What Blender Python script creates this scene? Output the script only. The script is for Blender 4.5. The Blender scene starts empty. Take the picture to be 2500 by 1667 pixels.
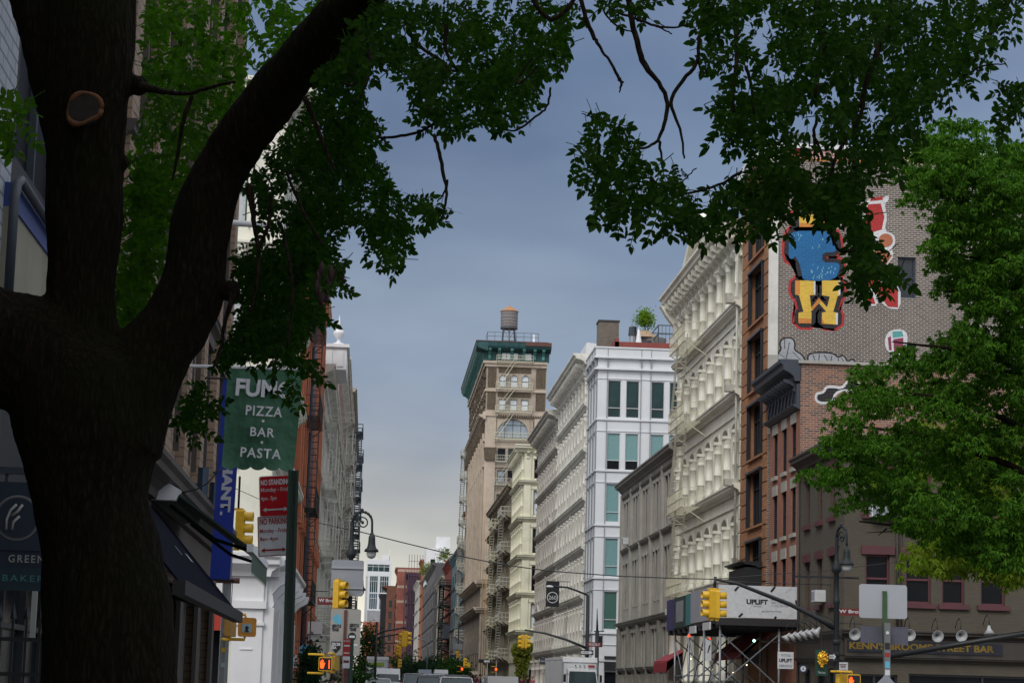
import bpy, math, random
import numpy as np
from mathutils import Vector, Matrix
random.seed(7)
R = math.radians
# ------------------------------------------------------------------ camera
FPX = 5319.0
TH = math.atan(843.8/5319); YAW = math.atan(332.4/5386); RHO = .027
EYE = Vector((0, 0, 1.6))
CF = Vector((math.sin(YAW)*math.cos(TH), math.cos(YAW)*math.cos(TH), math.sin(TH)))
CR0 = Vector((math.cos(YAW), -math.sin(YAW), 0)); CU0 = CR0.cross(CF)
CR = CR0*math.cos(RHO)+CU0*math.sin(RHO); CU = CU0*math.cos(RHO)-CR0*math.sin(RHO)
scene = bpy.context.scene
col = scene.collection
cam = bpy.data.objects.new('camera', bpy.data.cameras.new('camera')); col.objects.link(cam)
cam.data.sensor_width = 23.5; cam.data.lens = 23.5*FPX/2500
cam.data.clip_start = .1; cam.data.clip_end = 5000
cam.matrix_world = Matrix(((CR.x, CU.x, -CF.x, 0), (CR.y, CU.y, -CF.y, 0), (CR.z, CU.z, -CF.z, 1.6), (0, 0, 0, 1)))
scene.camera = cam
def ray(px, py): return CF*FPX+CR*(px-1250)+CU*(833.5-py)
def onX(px, py, X):
    d = ray(px, py); return EYE+d*(X/d.x)
def onY(px, py, Y):
    d = ray(px, py); return EYE+d*(Y/d.y)
# ------------------------------------------------------------------ world, sun, exposure
SUN_EL, SUN_AZ = R(42), R(208)       # azimuth clockwise from +Y: behind the camera, a little left
world = bpy.data.worlds.new('World'); scene.world = world; world.use_nodes = True
nt = world.node_tree; N = nt.nodes; L = nt.links; N.clear()
out = N.new('ShaderNodeOutputWorld'); bg = N.new('ShaderNodeBackground'); L.new(bg.outputs[0], out.inputs[0])
sky = N.new('ShaderNodeTexSky'); sky.sky_type = 'NISHITA'; sky.sun_disc = False
sky.sun_elevation = SUN_EL; sky.sun_rotation = SUN_AZ; sky.dust_density = 3
tc = N.new('ShaderNodeTexCoord'); sep = N.new('ShaderNodeSeparateXYZ'); L.new(tc.outputs['Generated'], sep.inputs[0])
def mth(op, a, b=None, c=None):
    n = N.new('ShaderNodeMath'); n.operation = op
    for i, v in enumerate((a, b, c)):
        if v is None: continue
        if hasattr(v, 'links'): L.new(v, n.inputs[i])
        else: n.inputs[i].default_value = v
    return n.outputs[0]
mp = N.new('ShaderNodeMapping'); mp.inputs['Scale'].default_value = (1.0, 1.0, 4.5); L.new(tc.outputs['Generated'], mp.inputs[0])
nz = N.new('ShaderNodeTexNoise'); nz.inputs['Scale'].default_value = 2.6; nz.inputs['Detail'].default_value = 3; nz.inputs['Roughness'].default_value = .45
L.new(mp.outputs[0], nz.inputs[0])
# height of the view direction, shifted a little by the clouds
hgt = mth('ADD', mth('MULTIPLY_ADD', sep.outputs[0], .10, sep.outputs[2]), mth('MULTIPLY', mth('SUBTRACT', nz.outputs[0], .5), .16))
cr = N.new('ShaderNodeValToRGB'); L.new(hgt, cr.inputs[0])
el = cr.color_ramp.elements
el[0].position = 0.0; el[0].color = (.72, .70, .60, 1)
el[1].position = 1.0; el[1].color = (1.0, 1.06, 1.15, 1)
for p, c in ((.035, (.66, .65, .57, 1)), (.075, (.47, .48, .47, 1)), (.12, (.30, .35, .43, 1)), (.16, (.225, .285, .385, 1)), (.20, (.165, .225, .335, 1)), (.27, (.15, .215, .34, 1)), (.36, (.19, .25, .37, 1)), (.52, (.70, .76, .86, 1))):
    e = el.new(p); e.color = c
# thin bright overcast on the side of the sun, behind the camera
west = mth('MULTIPLY_ADD', sep.outputs[1], -.93, mth('MULTIPLY', sep.outputs[0], -.34))
wf = mth('SMOOTH_MIN', mth('MAXIMUM', mth('MULTIPLY_ADD', west, 1.15, .1), 0), 1.0, .2)
mixw = N.new('ShaderNodeMix'); mixw.data_type = 'RGBA'; L.new(wf, mixw.inputs[0]); L.new(cr.outputs[0], mixw.inputs[6]); mixw.inputs[7].default_value = (.92, .95, 1.0, 1)
cz = N.new('ShaderNodeTexNoise'); cz.inputs['Scale'].default_value = 1.0; cz.inputs['Detail'].default_value = 5; cz.inputs['Roughness'].default_value = .5
cm = N.new('ShaderNodeMapping'); cm.inputs['Scale'].default_value = (4.2, 4.2, 10.0); cm.inputs['Location'].default_value = (4.3, 1.1, .35); L.new(tc.outputs['Generated'], cm.inputs[0]); L.new(cm.outputs[0], cz.inputs[0])
ccr = N.new('ShaderNodeValToRGB'); L.new(cz.outputs[0], ccr.inputs[0]); ccr.color_ramp.elements[0].position = .34; ccr.color_ramp.elements[0].color = (.77, .79, .84, 1); ccr.color_ramp.elements[1].position = .66; ccr.color_ramp.elements[1].color = (1.32, 1.27, 1.19, 1)
cmul = N.new('ShaderNodeMix'); cmul.data_type = 'RGBA'; cmul.blend_type = 'MULTIPLY'; cmul.inputs[0].default_value = 1.0; cmul.clamp_result = False
skm = N.new('ShaderNodeMix'); skm.data_type = 'RGBA'; skm.inputs[0].default_value = .06
scl = N.new('ShaderNodeVectorMath'); scl.operation = 'SCALE'; scl.inputs[3].default_value = 1.0; L.new(mixw.outputs[2], cmul.inputs[6]); L.new(ccr.outputs[0], cmul.inputs[7]); L.new(cmul.outputs[2], scl.inputs[0])
nsc = N.new('ShaderNodeVectorMath'); nsc.operation = 'SCALE'; nsc.inputs[3].default_value = .07; L.new(sky.outputs[0], nsc.inputs[0])
L.new(scl.outputs[0], skm.inputs[6]); L.new(nsc.outputs[0], skm.inputs[7])
L.new(skm.outputs[2], bg.inputs[0]); bg.inputs[1].default_value = 1.0
sl = bpy.data.lights.new('sun', 'SUN'); sl.energy = 1.5; sl.angle = R(25); sl.color = (1, .95, .87)
sun = bpy.data.objects.new('sun', sl); col.objects.link(sun)
sd = Vector((math.sin(SUN_AZ)*math.cos(SUN_EL), math.cos(SUN_AZ)*math.cos(SUN_EL), math.sin(SUN_EL)))
sun.rotation_euler = sd.to_track_quat('Z', 'Y').to_euler(); sun.location = (0, 0, 60)
vs = scene.view_settings; vs.view_transform = 'Standard'; vs.look = 'None'; vs.exposure = 0.15; vs.gamma = 1; vs.use_curve_mapping = False
cy = scene.cycles; cy.max_bounces = 5; cy.diffuse_bounces = 3; cy.glossy_bounces = 2; cy.transmission_bounces = 3; cy.transparent_max_bounces = 4

# ------------------------------------------------------------------ materials
def srgb(r, g, b):
    f = lambda c: (c/255/12.92) if c/255 <= .04045 else ((c/255+.055)/1.055)**2.4
    return (f(r), f(g), f(b), 1)
class NT:
    def __init__(s, name):
        s.m = bpy.data.materials.new(name); s.m.use_nodes = True; s.t = s.m.node_tree
        s.b = s.t.nodes['Principled BSDF']; s.o = s.t.nodes['Material Output']
    def n(s, typ, **kw):
        n = s.t.nodes.new('ShaderNode'+typ)
        for k, v in kw.items(): setattr(n, k, v)
        return n
    def l(s, a, b): s.t.links.new(a, b)
    def noise(s, scale, detail=4, rough=.6, vec=None):
        n = s.n('TexNoise'); n.inputs['Scale'].default_value = scale; n.inputs['Detail'].default_value = detail; n.inputs['Roughness'].default_value = rough
        n.noise_dimensions = '3D'
        if vec is not None: s.l(vec, n.inputs['Vector'])
        return n
    def coord(s, kind='Object', scale=None):
        t = s.n('TexCoord')
        if scale is None: return t.outputs[kind]
        m = s.n('Mapping'); m.inputs['Scale'].default_value = scale; s.l(t.outputs[kind], m.inputs[0]); return m.outputs[0]
    def ramp(s, fac, stops):
        r = s.n('ValToRGB'); s.l(fac, r.inputs[0]); e = r.color_ramp.elements
        e[0].position, e[0].color = stops[0]; e[1].position, e[1].color = stops[-1]
        for p, c in stops[1:-1]: x = e.new(p); x.color = c
        return r.outputs[0]
    def mix(s, fac, a, b, blend='MIX'):
        m = s.n('Mix', data_type='RGBA', blend_type=blend)
        for i, v in ((0, fac), (6, a), (7, b)):
            if hasattr(v, 'links'): s.l(v, m.inputs[i])
            else: m.inputs[i].default_value = v
        return m.outputs[2]
    def bump(s, h, dist=.02, strength=.5):
        b = s.n('Bump'); b.inputs['Distance'].default_value = dist; b.inputs['Strength'].default_value = strength
        s.l(h, b.inputs['Height']); s.l(b.outputs[0], s.b.inputs['Normal'])
MC = {}
def paint(name, c, rough=.55, wear=.35, dark=.45, metal=0.0, scale=.6):
    """painted or stone surface with rain streaks and soot"""
    if name in MC: return MC[name]
    k = NT(name); g = (c[0], c[1], c[2], 1); d = (c[0]*dark, c[1]*dark, c[2]*dark*.95, 1)
    n1 = k.noise(scale, 6, .65, k.coord()); n2 = k.noise(3.5, 4, .6, k.coord(scale=(1, 1, .16)))
    f1 = k.ramp(n1.outputs[0], ((.42, (0, 0, 0, 1)), (.75, (1, 1, 1, 1))))
    f2 = k.ramp(n2.outputs[0], ((.45, (0, 0, 0, 1)), (.8, (1, 1, 1, 1))))
    c1 = k.mix(f1, g, (c[0]*(1-wear), c[1]*(1-wear), c[2]*(1-wear*1.05), 1)); c2 = k.mix(f2, c1, d)
    mm = k.mix(wear, c1, c2)
    k.l(mm, k.b.inputs['Base Color']); k.b.inputs['Roughness'].default_value = rough; k.b.inputs['Metallic'].default_value = metal
    k.bump(n1.outputs[0], .01, .3)
    MC[name] = k.m; return k.m
def flat(name, c, rough=.5, metal=0.0, emit=0):
    if name in MC: return MC[name]
    k = NT(name); n = k.noise(9, 3, .6, k.coord())
    f = k.ramp(n.outputs[0], ((.3, (c[0]*.82, c[1]*.82, c[2]*.82, 1)), (.7, (c[0], c[1], c[2], 1))))
    k.l(f, k.b.inputs['Base Color']); k.b.inputs['Roughness'].default_value = rough; k.b.inputs['Metallic'].default_value = metal
    if emit: k.b.inputs['Emission Color'].default_value = (c[0], c[1], c[2], 1); k.b.inputs['Emission Strength'].default_value = emit
    MC[name] = k.m; return k.m
def brick(name, c1, c2, mortar, bw=.22, bh=.072, ms=.011, rough=.85, bias=0.0, stain=.3):
    if name in MC: return MC[name]
    k = NT(name); uv = k.coord('UV')
    b = k.n('TexBrick'); k.l(uv, b.inputs[0]); b.inputs['Scale'].default_value = 1
    b.inputs['Color1'].default_value = (*c1[:3], 1); b.inputs['Color2'].default_value = (*c2[:3], 1); b.inputs['Mortar'].default_value = (*mortar[:3], 1)
    b.inputs['Brick Width'].default_value = bw; b.inputs['Row Height'].default_value = bh; b.inputs['Mortar Size'].default_value = ms
    b.inputs['Bias'].default_value = bias; b.inputs['Mortar Smooth'].default_value = .1
    n = k.noise(.35, 6, .7, k.coord()); f = k.ramp(n.outputs[0], ((.4, (1, 1, 1, 1)), (.72, (1-stain, 1-stain, 1-stain, 1))))
    c = k.mix(1.0, b.outputs[0], f, 'MULTIPLY')
    k.l(c, k.b.inputs['Base Color']); k.b.inputs['Roughness'].default_value = rough
    k.bump(b.outputs['Fac'], -.01, .5)
    MC[name] = k.m; return k.m
def glass(name, c=(.02, .03, .04), rough=.06, mottled=.5, spec=.4):
    if name in MC: return MC[name]
    k = NT(name); n = k.noise(.9, 3, .5, k.coord('Object', (1, 1, .5)))
    f = k.ramp(n.outputs[0], ((.35, (c[0]*mottled, c[1]*mottled, c[2]*mottled, 1)), (.65, (*c, 1))))
    k.l(f, k.b.inputs['Base Color']); k.b.inputs['Roughness'].default_value = rough; k.b.inputs['Specular IOR Level'].default_value = spec
    MC[name] = k.m; return k.m
def emit(name, c, s):
    if name in MC: return MC[name]
    k = NT(name); k.b.inputs['Base Color'].default_value = (*c[:3], 1); k.b.inputs['Emission Color'].default_value = (*c[:3], 1); k.b.inputs['Emission Strength'].default_value = s
    MC[name] = k.m; return k.m
def leafmat(name, c1, c2, trans=.35, rough=.7, spec=.18):
    k = NT(name); g = k.n('NewGeometry'); 
    f = k.ramp(g.outputs['Random Per Island'], ((0, (*c1, 1)), (1, (*c2, 1))))
    k.l(f, k.b.inputs['Base Color']); k.b.inputs['Roughness'].default_value = rough; k.b.inputs['Specular IOR Level'].default_value = spec
    t = k.n('BsdfTranslucent'); tcx = k.mix(1.0, f, (1.2, 1.5, .5, 1), 'MULTIPLY'); k.l(tcx, t.inputs[0])
    mx = k.n('MixShader'); mx.inputs[0].default_value = trans; k.l(k.b.outputs[0], mx.inputs[1]); k.l(t.outputs[0], mx.inputs[2]); k.l(mx.outputs[0], k.o.inputs[0])
    return k.m
def barkmat(name, c, moss):
    k = NT(name); v = k.n('TexVoronoi'); v.feature = 'DISTANCE_TO_EDGE'; v.inputs['Scale'].default_value = 1.0
    nn = k.noise(2.0, 3, .6, k.coord('Object')); 
    vm = k.n('VectorMath', operation='MULTIPLY_ADD'); k.l(nn.outputs['Color'], vm.inputs[0]); vm.inputs[1].default_value = (3.2, 3.2, 3.2); k.l(k.coord('Object', (34, 34, 8)), vm.inputs[2]); k.l(vm.outputs[0], v.inputs['Vector'])
    h = k.ramp(v.outputs['Distance'], ((0, (.25, .25, .25, 1)), (.4, (1, 1, 1, 1))))
    n2 = k.noise(42, 6, .75, k.coord('Object', (1, 1, .22))); n3 = k.noise(1.1, 3, .5, k.coord('Object'))
    c1 = k.mix(h, (c[0]*.3, c[1]*.3, c[2]*.3, 1), (*c, 1)); c2 = k.mix(k.ramp(n2.outputs[0], ((.42, (0, 0, 0, 1)), (.72, (1, 1, 1, 1)))), c1, (c[0]*2.4, c[1]*2.1, c[2]*1.9, 1))
    mf = k.ramp(n3.outputs[0], ((.42, (0, 0, 0, 1)), (.66, (.75, .75, .75, 1))))
    c3 = k.mix(mf, c2, (*moss, 1)); c4 = k.mix(.55, c3, k.mix(1.0, c3, h, 'MULTIPLY'))
    k.l(c4, k.b.inputs['Base Color']); k.b.inputs['Roughness'].default_value = .95; k.b.inputs['Specular IOR Level'].default_value = .1
    hs = k.mix(.6, h, n2.outputs[0]); k.bump(hs, .035, 1.0)
    return k.m

# ------------------------------------------------------------------ mesh builder
class MB:
    def __init__(s): s.v = []; s.f = []; s.sm = []
    def add(s, vs, fs, smooth=False, M=None):
        o = len(s.v)
        if M is not None: vs = [tuple(M @ Vector(p)) for p in vs]
        s.v += vs; s.f += [tuple(i+o for i in f) for f in fs]; s.sm += [smooth]*len(fs)
        return s
    def box(s, x0, x1, y0, y1, z0, z1, M=None):
        return s.add([(x0, y0, z0), (x1, y0, z0), (x1, y1, z0), (x0, y1, z0), (x0, y0, z1), (x1, y0, z1), (x1, y1, z1), (x0, y1, z1)],
            [(3, 2, 1, 0), (4, 5, 6, 7), (0, 1, 5, 4), (1, 2, 6, 5), (2, 3, 7, 6), (3, 0, 4, 7)], False, M)
    def quad(s, a, b, c, d): return s.add([tuple(a), tuple(b), tuple(c), tuple(d)], [(0, 1, 2, 3)])
    def prism(s, pts, y0, y1, M=None):
        """polygon of (x, z) pushed from y0 to y1"""
        n = len(pts); vs = [(x, y0, z) for x, z in pts]+[(x, y1, z) for x, z in pts]
        fs = [tuple(range(n)), tuple(range(2*n-1, n-1, -1))]+[(i, n+i, n+(i+1) % n, (i+1) % n) for i in range(n)]
        return s.add(vs, fs, False, M)
    def mold(s, pts, x0, x1, M=None):
        """profile of (y, z) pushed along x"""
        n = len(pts); vs = [(x0, y, z) for y, z in pts]+[(x1, y, z) for y, z in pts]
        fs = [tuple(range(n)), tuple(range(2*n-1, n-1, -1))]+[(i, n+i, n+(i+1) % n, (i+1) % n) for i in range(n)]
        return s.add(vs, fs, False, M)
    def lathe(s, prof, cx=0, cy=0, n=12, M=None, smooth=True, a0=0, a1=2*math.pi, sx=1, sy=1):
        full = abs(a1-a0-2*math.pi) < 1e-6; m = n if full else n+1
        vs = [(cx+r*math.cos(a0+(a1-a0)*i/n)*sx, cy+r*math.sin(a0+(a1-a0)*i/n)*sy, z) for r, z in prof for i in range(m)]
        fs = []
        for j in range(len(prof)-1):
            for i in range(n):
                k = (i+1) % m; fs.append((j*m+i, j*m+k, (j+1)*m+k, (j+1)*m+i))
        s.add(vs, fs, smooth, M)
        return s
    def cyl(s, cx, cy, z0, z1, r0, r1=None, n=12, M=None):
        r1 = r0 if r1 is None else r1
        return s.lathe([(0.0001, z0), (r0, z0), (r1, z1), (.0001, z1)], cx, cy, n, M, smooth=False)
    def tube(s, pts, r, n=6, smooth=True):
        pts = [Vector(p) for p in pts]; rs = r if isinstance(r, (list, tuple)) else [r]*len(pts)
        up = None; vs = []
        for i, p in enumerate(pts):
            d = (pts[min(i+1, len(pts)-1)]-pts[max(i-1, 0)]).normalized()
            if up is None: up = Vector((0, 0, 1)) if abs(d.z) < .9 else Vector((1, 0, 0))
            a = d.cross(up).normalized(); b = a.cross(d).normalized(); up = b
            for k in range(n):
                t = 2*math.pi*(k+.5)/n; vs.append(tuple(p+(a*math.cos(t)+b*math.sin(t))*rs[i]))
        m = len(pts); fs = [(i*n+k, i*n+(k+1) % n, (i+1)*n+(k+1) % n, (i+1)*n+k) for i in range(m-1) for k in range(n)]
        fs += [tuple(range(n-1, -1, -1)), tuple((m-1)*n+k for k in range(n))]
        return s.add(vs, fs, smooth)
    def bar(s, a, b, r=.02, n=4): return s.tube([a, b], r, n, False)
    def ball(s, c, r, n=10, m=6, sx=1, sy=1, sz=1):
        return s.lathe([(max(.0001, r*math.sin(math.pi*j/m)), c[2]+r*sz*-math.cos(math.pi*j/m)) for j in range(m+1)], c[0], c[1], n, None, True, sx=sx, sy=sy)
    def mesh(s, name, m):
        me = bpy.data.meshes.new(name); me.from_pydata(s.v, [], s.f)
        for x in (m if isinstance(m, (list, tuple)) else [m]): me.materials.append(x)
        me.polygons.foreach_set('use_smooth', s.sm)
        uv = me.uv_layers.new(name='UVMap'); nl = len(me.loops)
        vi = np.empty(nl, np.int32); me.loops.foreach_get('vertex_index', vi)
        co = np.array(s.v, np.float32)[vi]; nf = len(me.polygons)
        nr = np.empty(nf*3, np.float32); me.polygons.foreach_get('normal', nr); nr = np.abs(nr.reshape(-1, 3))
        lt = np.empty(nf, np.int32); me.polygons.foreach_get('loop_total', lt); nr = np.repeat(nr, lt, 0)
        ax = nr.argmax(1); uvs = np.where((ax == 0)[:, None], co[:, [1, 2]], np.where((ax == 1)[:, None], co[:, [0, 2]], co[:, [0, 1]]))
        uv.data.foreach_set('uv', uvs.astype(np.float32).ravel()); me.update(); return me
    def build(s, name, m, parent=None, loc=(0, 0, 0), rz=0):
        return link(name, s.mesh(name, m), parent, loc, rz)
def link(name, data, parent=None, loc=(0, 0, 0), rz=0):
    o = bpy.data.objects.new(name, data); col.objects.link(o); o.parent = parent; o.location = loc; o.rotation_euler = (0, 0, rz); return o
def tag(o, label, cat, group=None, kind=None):
    o['label'] = label; o['category'] = cat
    if group: o['group'] = group
    if kind: o['kind'] = kind
    return o
def thing(name, label, cat, loc=(0, 0, 0), rz=0, group=None): return tag(link(name, None, None, loc, rz), label, cat, group)
def struct(o): o['kind'] = 'structure'; return o
def kids(o): return [c for c in bpy.data.objects if c.parent == o]
def copy_tree(o, parent=None):
    c = o.copy(); col.objects.link(c); c.parent = parent
    for ch in list(o.children): copy_tree(ch, c)
    return c
def text(s, m, x0, x1, z0, z1, parent, y=0, name='lettering', bold=.012, rz=0, loc=(0, 0, 0), ext=.0, rot90=False, mirror=False, spacing=1.0, keep=False, back=False):
    """lettering filling the rectangle x0..x1, z0..z1 of the parent's front (-y) face"""
    cu = bpy.data.curves.new('lettering', 'FONT'); cu.body = s; cu.offset = bold; cu.space_character = spacing; cu.resolution_u = 3; cu.space_line = .9
    ob = bpy.data.objects.new('lettering_source', cu); col.objects.link(ob)
    bpy.context.view_layer.update()
    me = bpy.data.meshes.new_from_object(ob.evaluated_get(bpy.context.evaluated_depsgraph_get()))
    bpy.data.objects.remove(ob); 
    n = len(me.vertices)
    if not n: return None
    co = np.empty(n*3, np.float32); me.vertices.foreach_get('co', co); co = co.reshape(-1, 3)
    if rot90: co = np.stack([co[:, 1], -co[:, 0], co[:, 2]], 1)
    lo = co.min(0); hi = co.max(0); u = (co[:, 0]-lo[0])/max(1e-6, hi[0]-lo[0]); w = (co[:, 1]-lo[1])/max(1e-6, hi[1]-lo[1])
    if back: u = 1-u
    X = x0+(x1-x0)*u; Z = z0+(z1-z0)*w
    me.vertices.foreach_set('co', np.stack([X, np.full(n, y), Z], 1).astype(np.float32).ravel()); me.materials.clear(); me.materials.append(m); me.update()
    me.name = name
    return link(name, me, parent, loc, rz)
# ------------------------------------------------------------------ building helpers (facade frame: x along, -y outward, z up)
def wall_face(mb, W, z0, z1, rects, depth, M=None):
    xs = sorted({0, W, *[r[0] for r in rects], *[r[1] for r in rects]}); zs = sorted({z0, z1, *[r[2] for r in rects], *[r[3] for r in rects]})
    xs = [x for x in xs if 0 <= x <= W]; zs = [z for z in zs if z0 <= z <= z1]
    for i in range(len(xs)-1):
        for j in range(len(zs)-1):
            cx, cz = (xs[i]+xs[i+1])/2, (zs[j]+zs[j+1])/2
            if any(r[0] < cx < r[1] and r[2] < cz < r[3] for r in rects): continue
            mb.add([(xs[i], 0, zs[j]), (xs[i+1], 0, zs[j]), (xs[i+1], 0, zs[j+1]), (xs[i], 0, zs[j+1])], [(0, 1, 2, 3)], False, M)
    for a, b, c, d in [r[:4] for r in rects]:
        mb.add([(a, 0, c), (b, 0, c), (b, 0, d), (a, 0, d), (a, depth, c), (b, depth, c), (b, depth, d), (a, depth, d)],
               [(0, 4, 5, 1), (1, 5, 6, 2), (2, 6, 7, 3), (3, 7, 4, 0)], False, M)
WM = {}
def win_meshes(w, h, style, fm, pm, t, jam=0):
    key = (round(w, 2), round(h, 2), style, fm.name, pm.name, jam)
    if key in WM: return WM[key]
    m = MB(); m.box(0, t, -.05, .05, 0, h).box(w-t, w, -.05, .05, 0, h).box(t, w-t, -.05, .05, 0, t).box(t, w-t, -.05, .05, h-t, h)
    if jam: m.box(-.004, .04, -jam, -.05, 0, h).box(w-.04, w+.004, -jam, -.05, 0, h)
    if 'sash' in style: m.box(t, w-t, -.06, .04, h*.5-t*.5, h*.5+t*.5)
    if 'low' in style: m.box(t, w-t, -.06, .04, h*.26-t*.5, h*.26+t*.5)
    if 'mid' in style: m.box(w/2-t*.6, w/2+t*.6, -.055, .045, t, h-t)
    if 'grid' in style:
        for k in range(1, 4): m.box(w*k/4-t*.4, w*k/4+t*.4, -.055, .045, t, h-t)
        m.box(t, w-t, -.06, .04, h*.7-t*.4, h*.7+t*.4)
    if 'arch' in style: arch_fill(m, t, w-t, h-t, min(w/2-t, .7), -.05, .05)
    p = MB(); p.box(t*.5, w-t*.5, .02, .03, t*.5, h-t*.5)
    WM[key] = (m.mesh('window', fm), p.mesh('pane', pm)); return WM[key]
def windows(root, rects, depth, style, fm, pms, loc=(0, 0, 0), rz=0, t=.07, name='window', jam=0):
    M = Matrix.Translation(loc) @ Matrix.Rotation(rz, 4, 'Z')
    for i, r in enumerate(rects):
        pm = pms[(i*7+i//3) % len(pms)] if isinstance(pms, (list, tuple)) else pms
        a, b = win_meshes(r[1]-r[0], r[3]-r[2], style, fm, pm, t, jam)
        p = M @ Vector((r[0], depth-.04, r[2]))
        o = link(name, a, root, p, rz); link('pane', b, o)
def arch_fill(mb, x0, x1, zt, rise, y0, y1, M=None, n=6):
    c = (x0+x1)/2; hw = (x1-x0)/2
    L_ = [(x0, zt-rise)]+[(c-hw*math.cos(a), zt-rise+rise*math.sin(a)) for a in [math.pi/2*k/n for k in range(1, n+1)]]+[(x0, zt)]
    mb.prism(L_, y0, y1, M); mb.prism([(2*c-x, z) for x, z in reversed(L_)], y0, y1, M)
def cornice(mb, x0, x1, z, h, p, M=None, y=.02):
    if M is not None: z += .006; h += .006; p += .005
    mb.mold([(y, z), (-p*.28, z), (-p*.34, z+h*.22), (-p*.55, z+h*.38), (-p*.85, z+h*.52), (-p*.87, z+h*.72), (-p, z+h*.84), (-p, z+h), (y, z+h)], x0, x1, M)
def console(mb, x, w, z0, z1, p, M=None):
    h = z1-z0
    mb.mold([(.02, z0), (-p*.22, z0), (-p*.38, z0+h*.15), (-p*.3, z0+h*.42), (-p*.55, z0+h*.62), (-p*.95, z0+h*.78), (-p, z1), (.02, z1)], x-w/2, x+w/2, M)
CM = {}
def column_mesh(h, r, m, sq=False):
    key = (round(h, 2), round(r, 3), m.name, sq)
    if key in CM: return CM[key]
    b = MB(); b.box(-r*1.25, r*1.25, -r*1.25, r*1.25, 0, r*.6)
    if sq:
        b.box(-r, r, -r, r, r*.9, h-r*1.2).box(-r*1.2, r*1.2, -r*1.2, r*1.2, h*.42, h*.42+r*.5)
    else:
        b.lathe([(r*1.15, r*.6), (r*1.2, r*.9), (r*1.05, r*1.2), (r, r*1.9), (r*1.0, h*.34), (r*1.1, h*.345), (r*1.1, h*.36), (r*.98, h*.365), (r*.93, h-r*3.2), (r*1.05, h-r*3.1), (r*1.05, h-r*2.9), (r*.94, h-r*2.8), (r*1.0, h-r*1.9), (r*1.25, h-r*1.1), (r*1.3, h-r*.7)], n=10)
    b.box(-r*1.35, r*1.35, -r*1.35, r*1.35, h-r*.8, h)
    CM[key] = b.mesh('column', m); return CM[key]
def columns(root, xs, y, z, h, r, m, loc=(0, 0, 0), rz=0, sq=False, name='column'):
    M = Matrix.Translation(loc) @ Matrix.Rotation(rz, 4, 'Z'); me = column_mesh(h, r, m, sq)
    for x in xs: link(name, me, root, M @ Vector((x, y, z)), rz)
def shell(root, W, D, H, m, rects, depth, side=None, side_rects=(), sdepth=None, sidem=None, z0=-.3, roofm=None, backless=False):
    """front face, side faces, back and roof of a building; the side turned to the viewer may carry openings"""
    mb = MB(); wall_face(mb, W, z0, H, rects, depth)
    sb = mb if sidem is None else MB()
    Ms = None
    if side == 'end': Ms = Matrix.Translation((W, 0, 0)) @ Matrix.Rotation(math.pi/2, 4, 'Z')
    if side == 'start': Ms = Matrix.Translation((0, D, 0)) @ Matrix.Rotation(-math.pi/2, 4, 'Z')
    if Ms: wall_face(sb, D, z0, H, list(side_rects), sdepth or depth, Ms)
    if side != 'end': sb.quad((W, 0, z0), (W, D, z0), (W, D, H), (W, 0, H))
    if side != 'start': sb.quad((0, D, z0), (0, 0, z0), (0, 0, H), (0, D, H))
    mb.quad((W, D, z0), (0, D, z0), (0, D, H), (W, D, H))
    mb.build('wall', m, root)
    if sidem is not None: sb.build('side_wall', sidem, root)
    r = MB(); r.box(.05, W-.05, .05, D-.05, H-.35, H-.25); r.build('roof', roofm or M_['tar'], root)
def grid(x0, x1, nx, w, rows):
    """window openings: nx bays between x0 and x1, rows of (z0, z1)"""
    p = (x1-x0)/nx
    return [(x0+p*(i+.5)-w/2, x0+p*(i+.5)+w/2, a, b) for a, b in rows for i in range(nx)]
def quoins(mb, x0, w, z0, z1, step=.5, p=.06, M=None):
    z = z0; k = 0
    while z < z1-.1:
        d = 0 if k % 2 else w*.2
        mb.box(x0+d*.5, x0+w-d*.5, -p, .02, z+.03, min(z+step-.03, z1), M); z += step; k += 1
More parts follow.
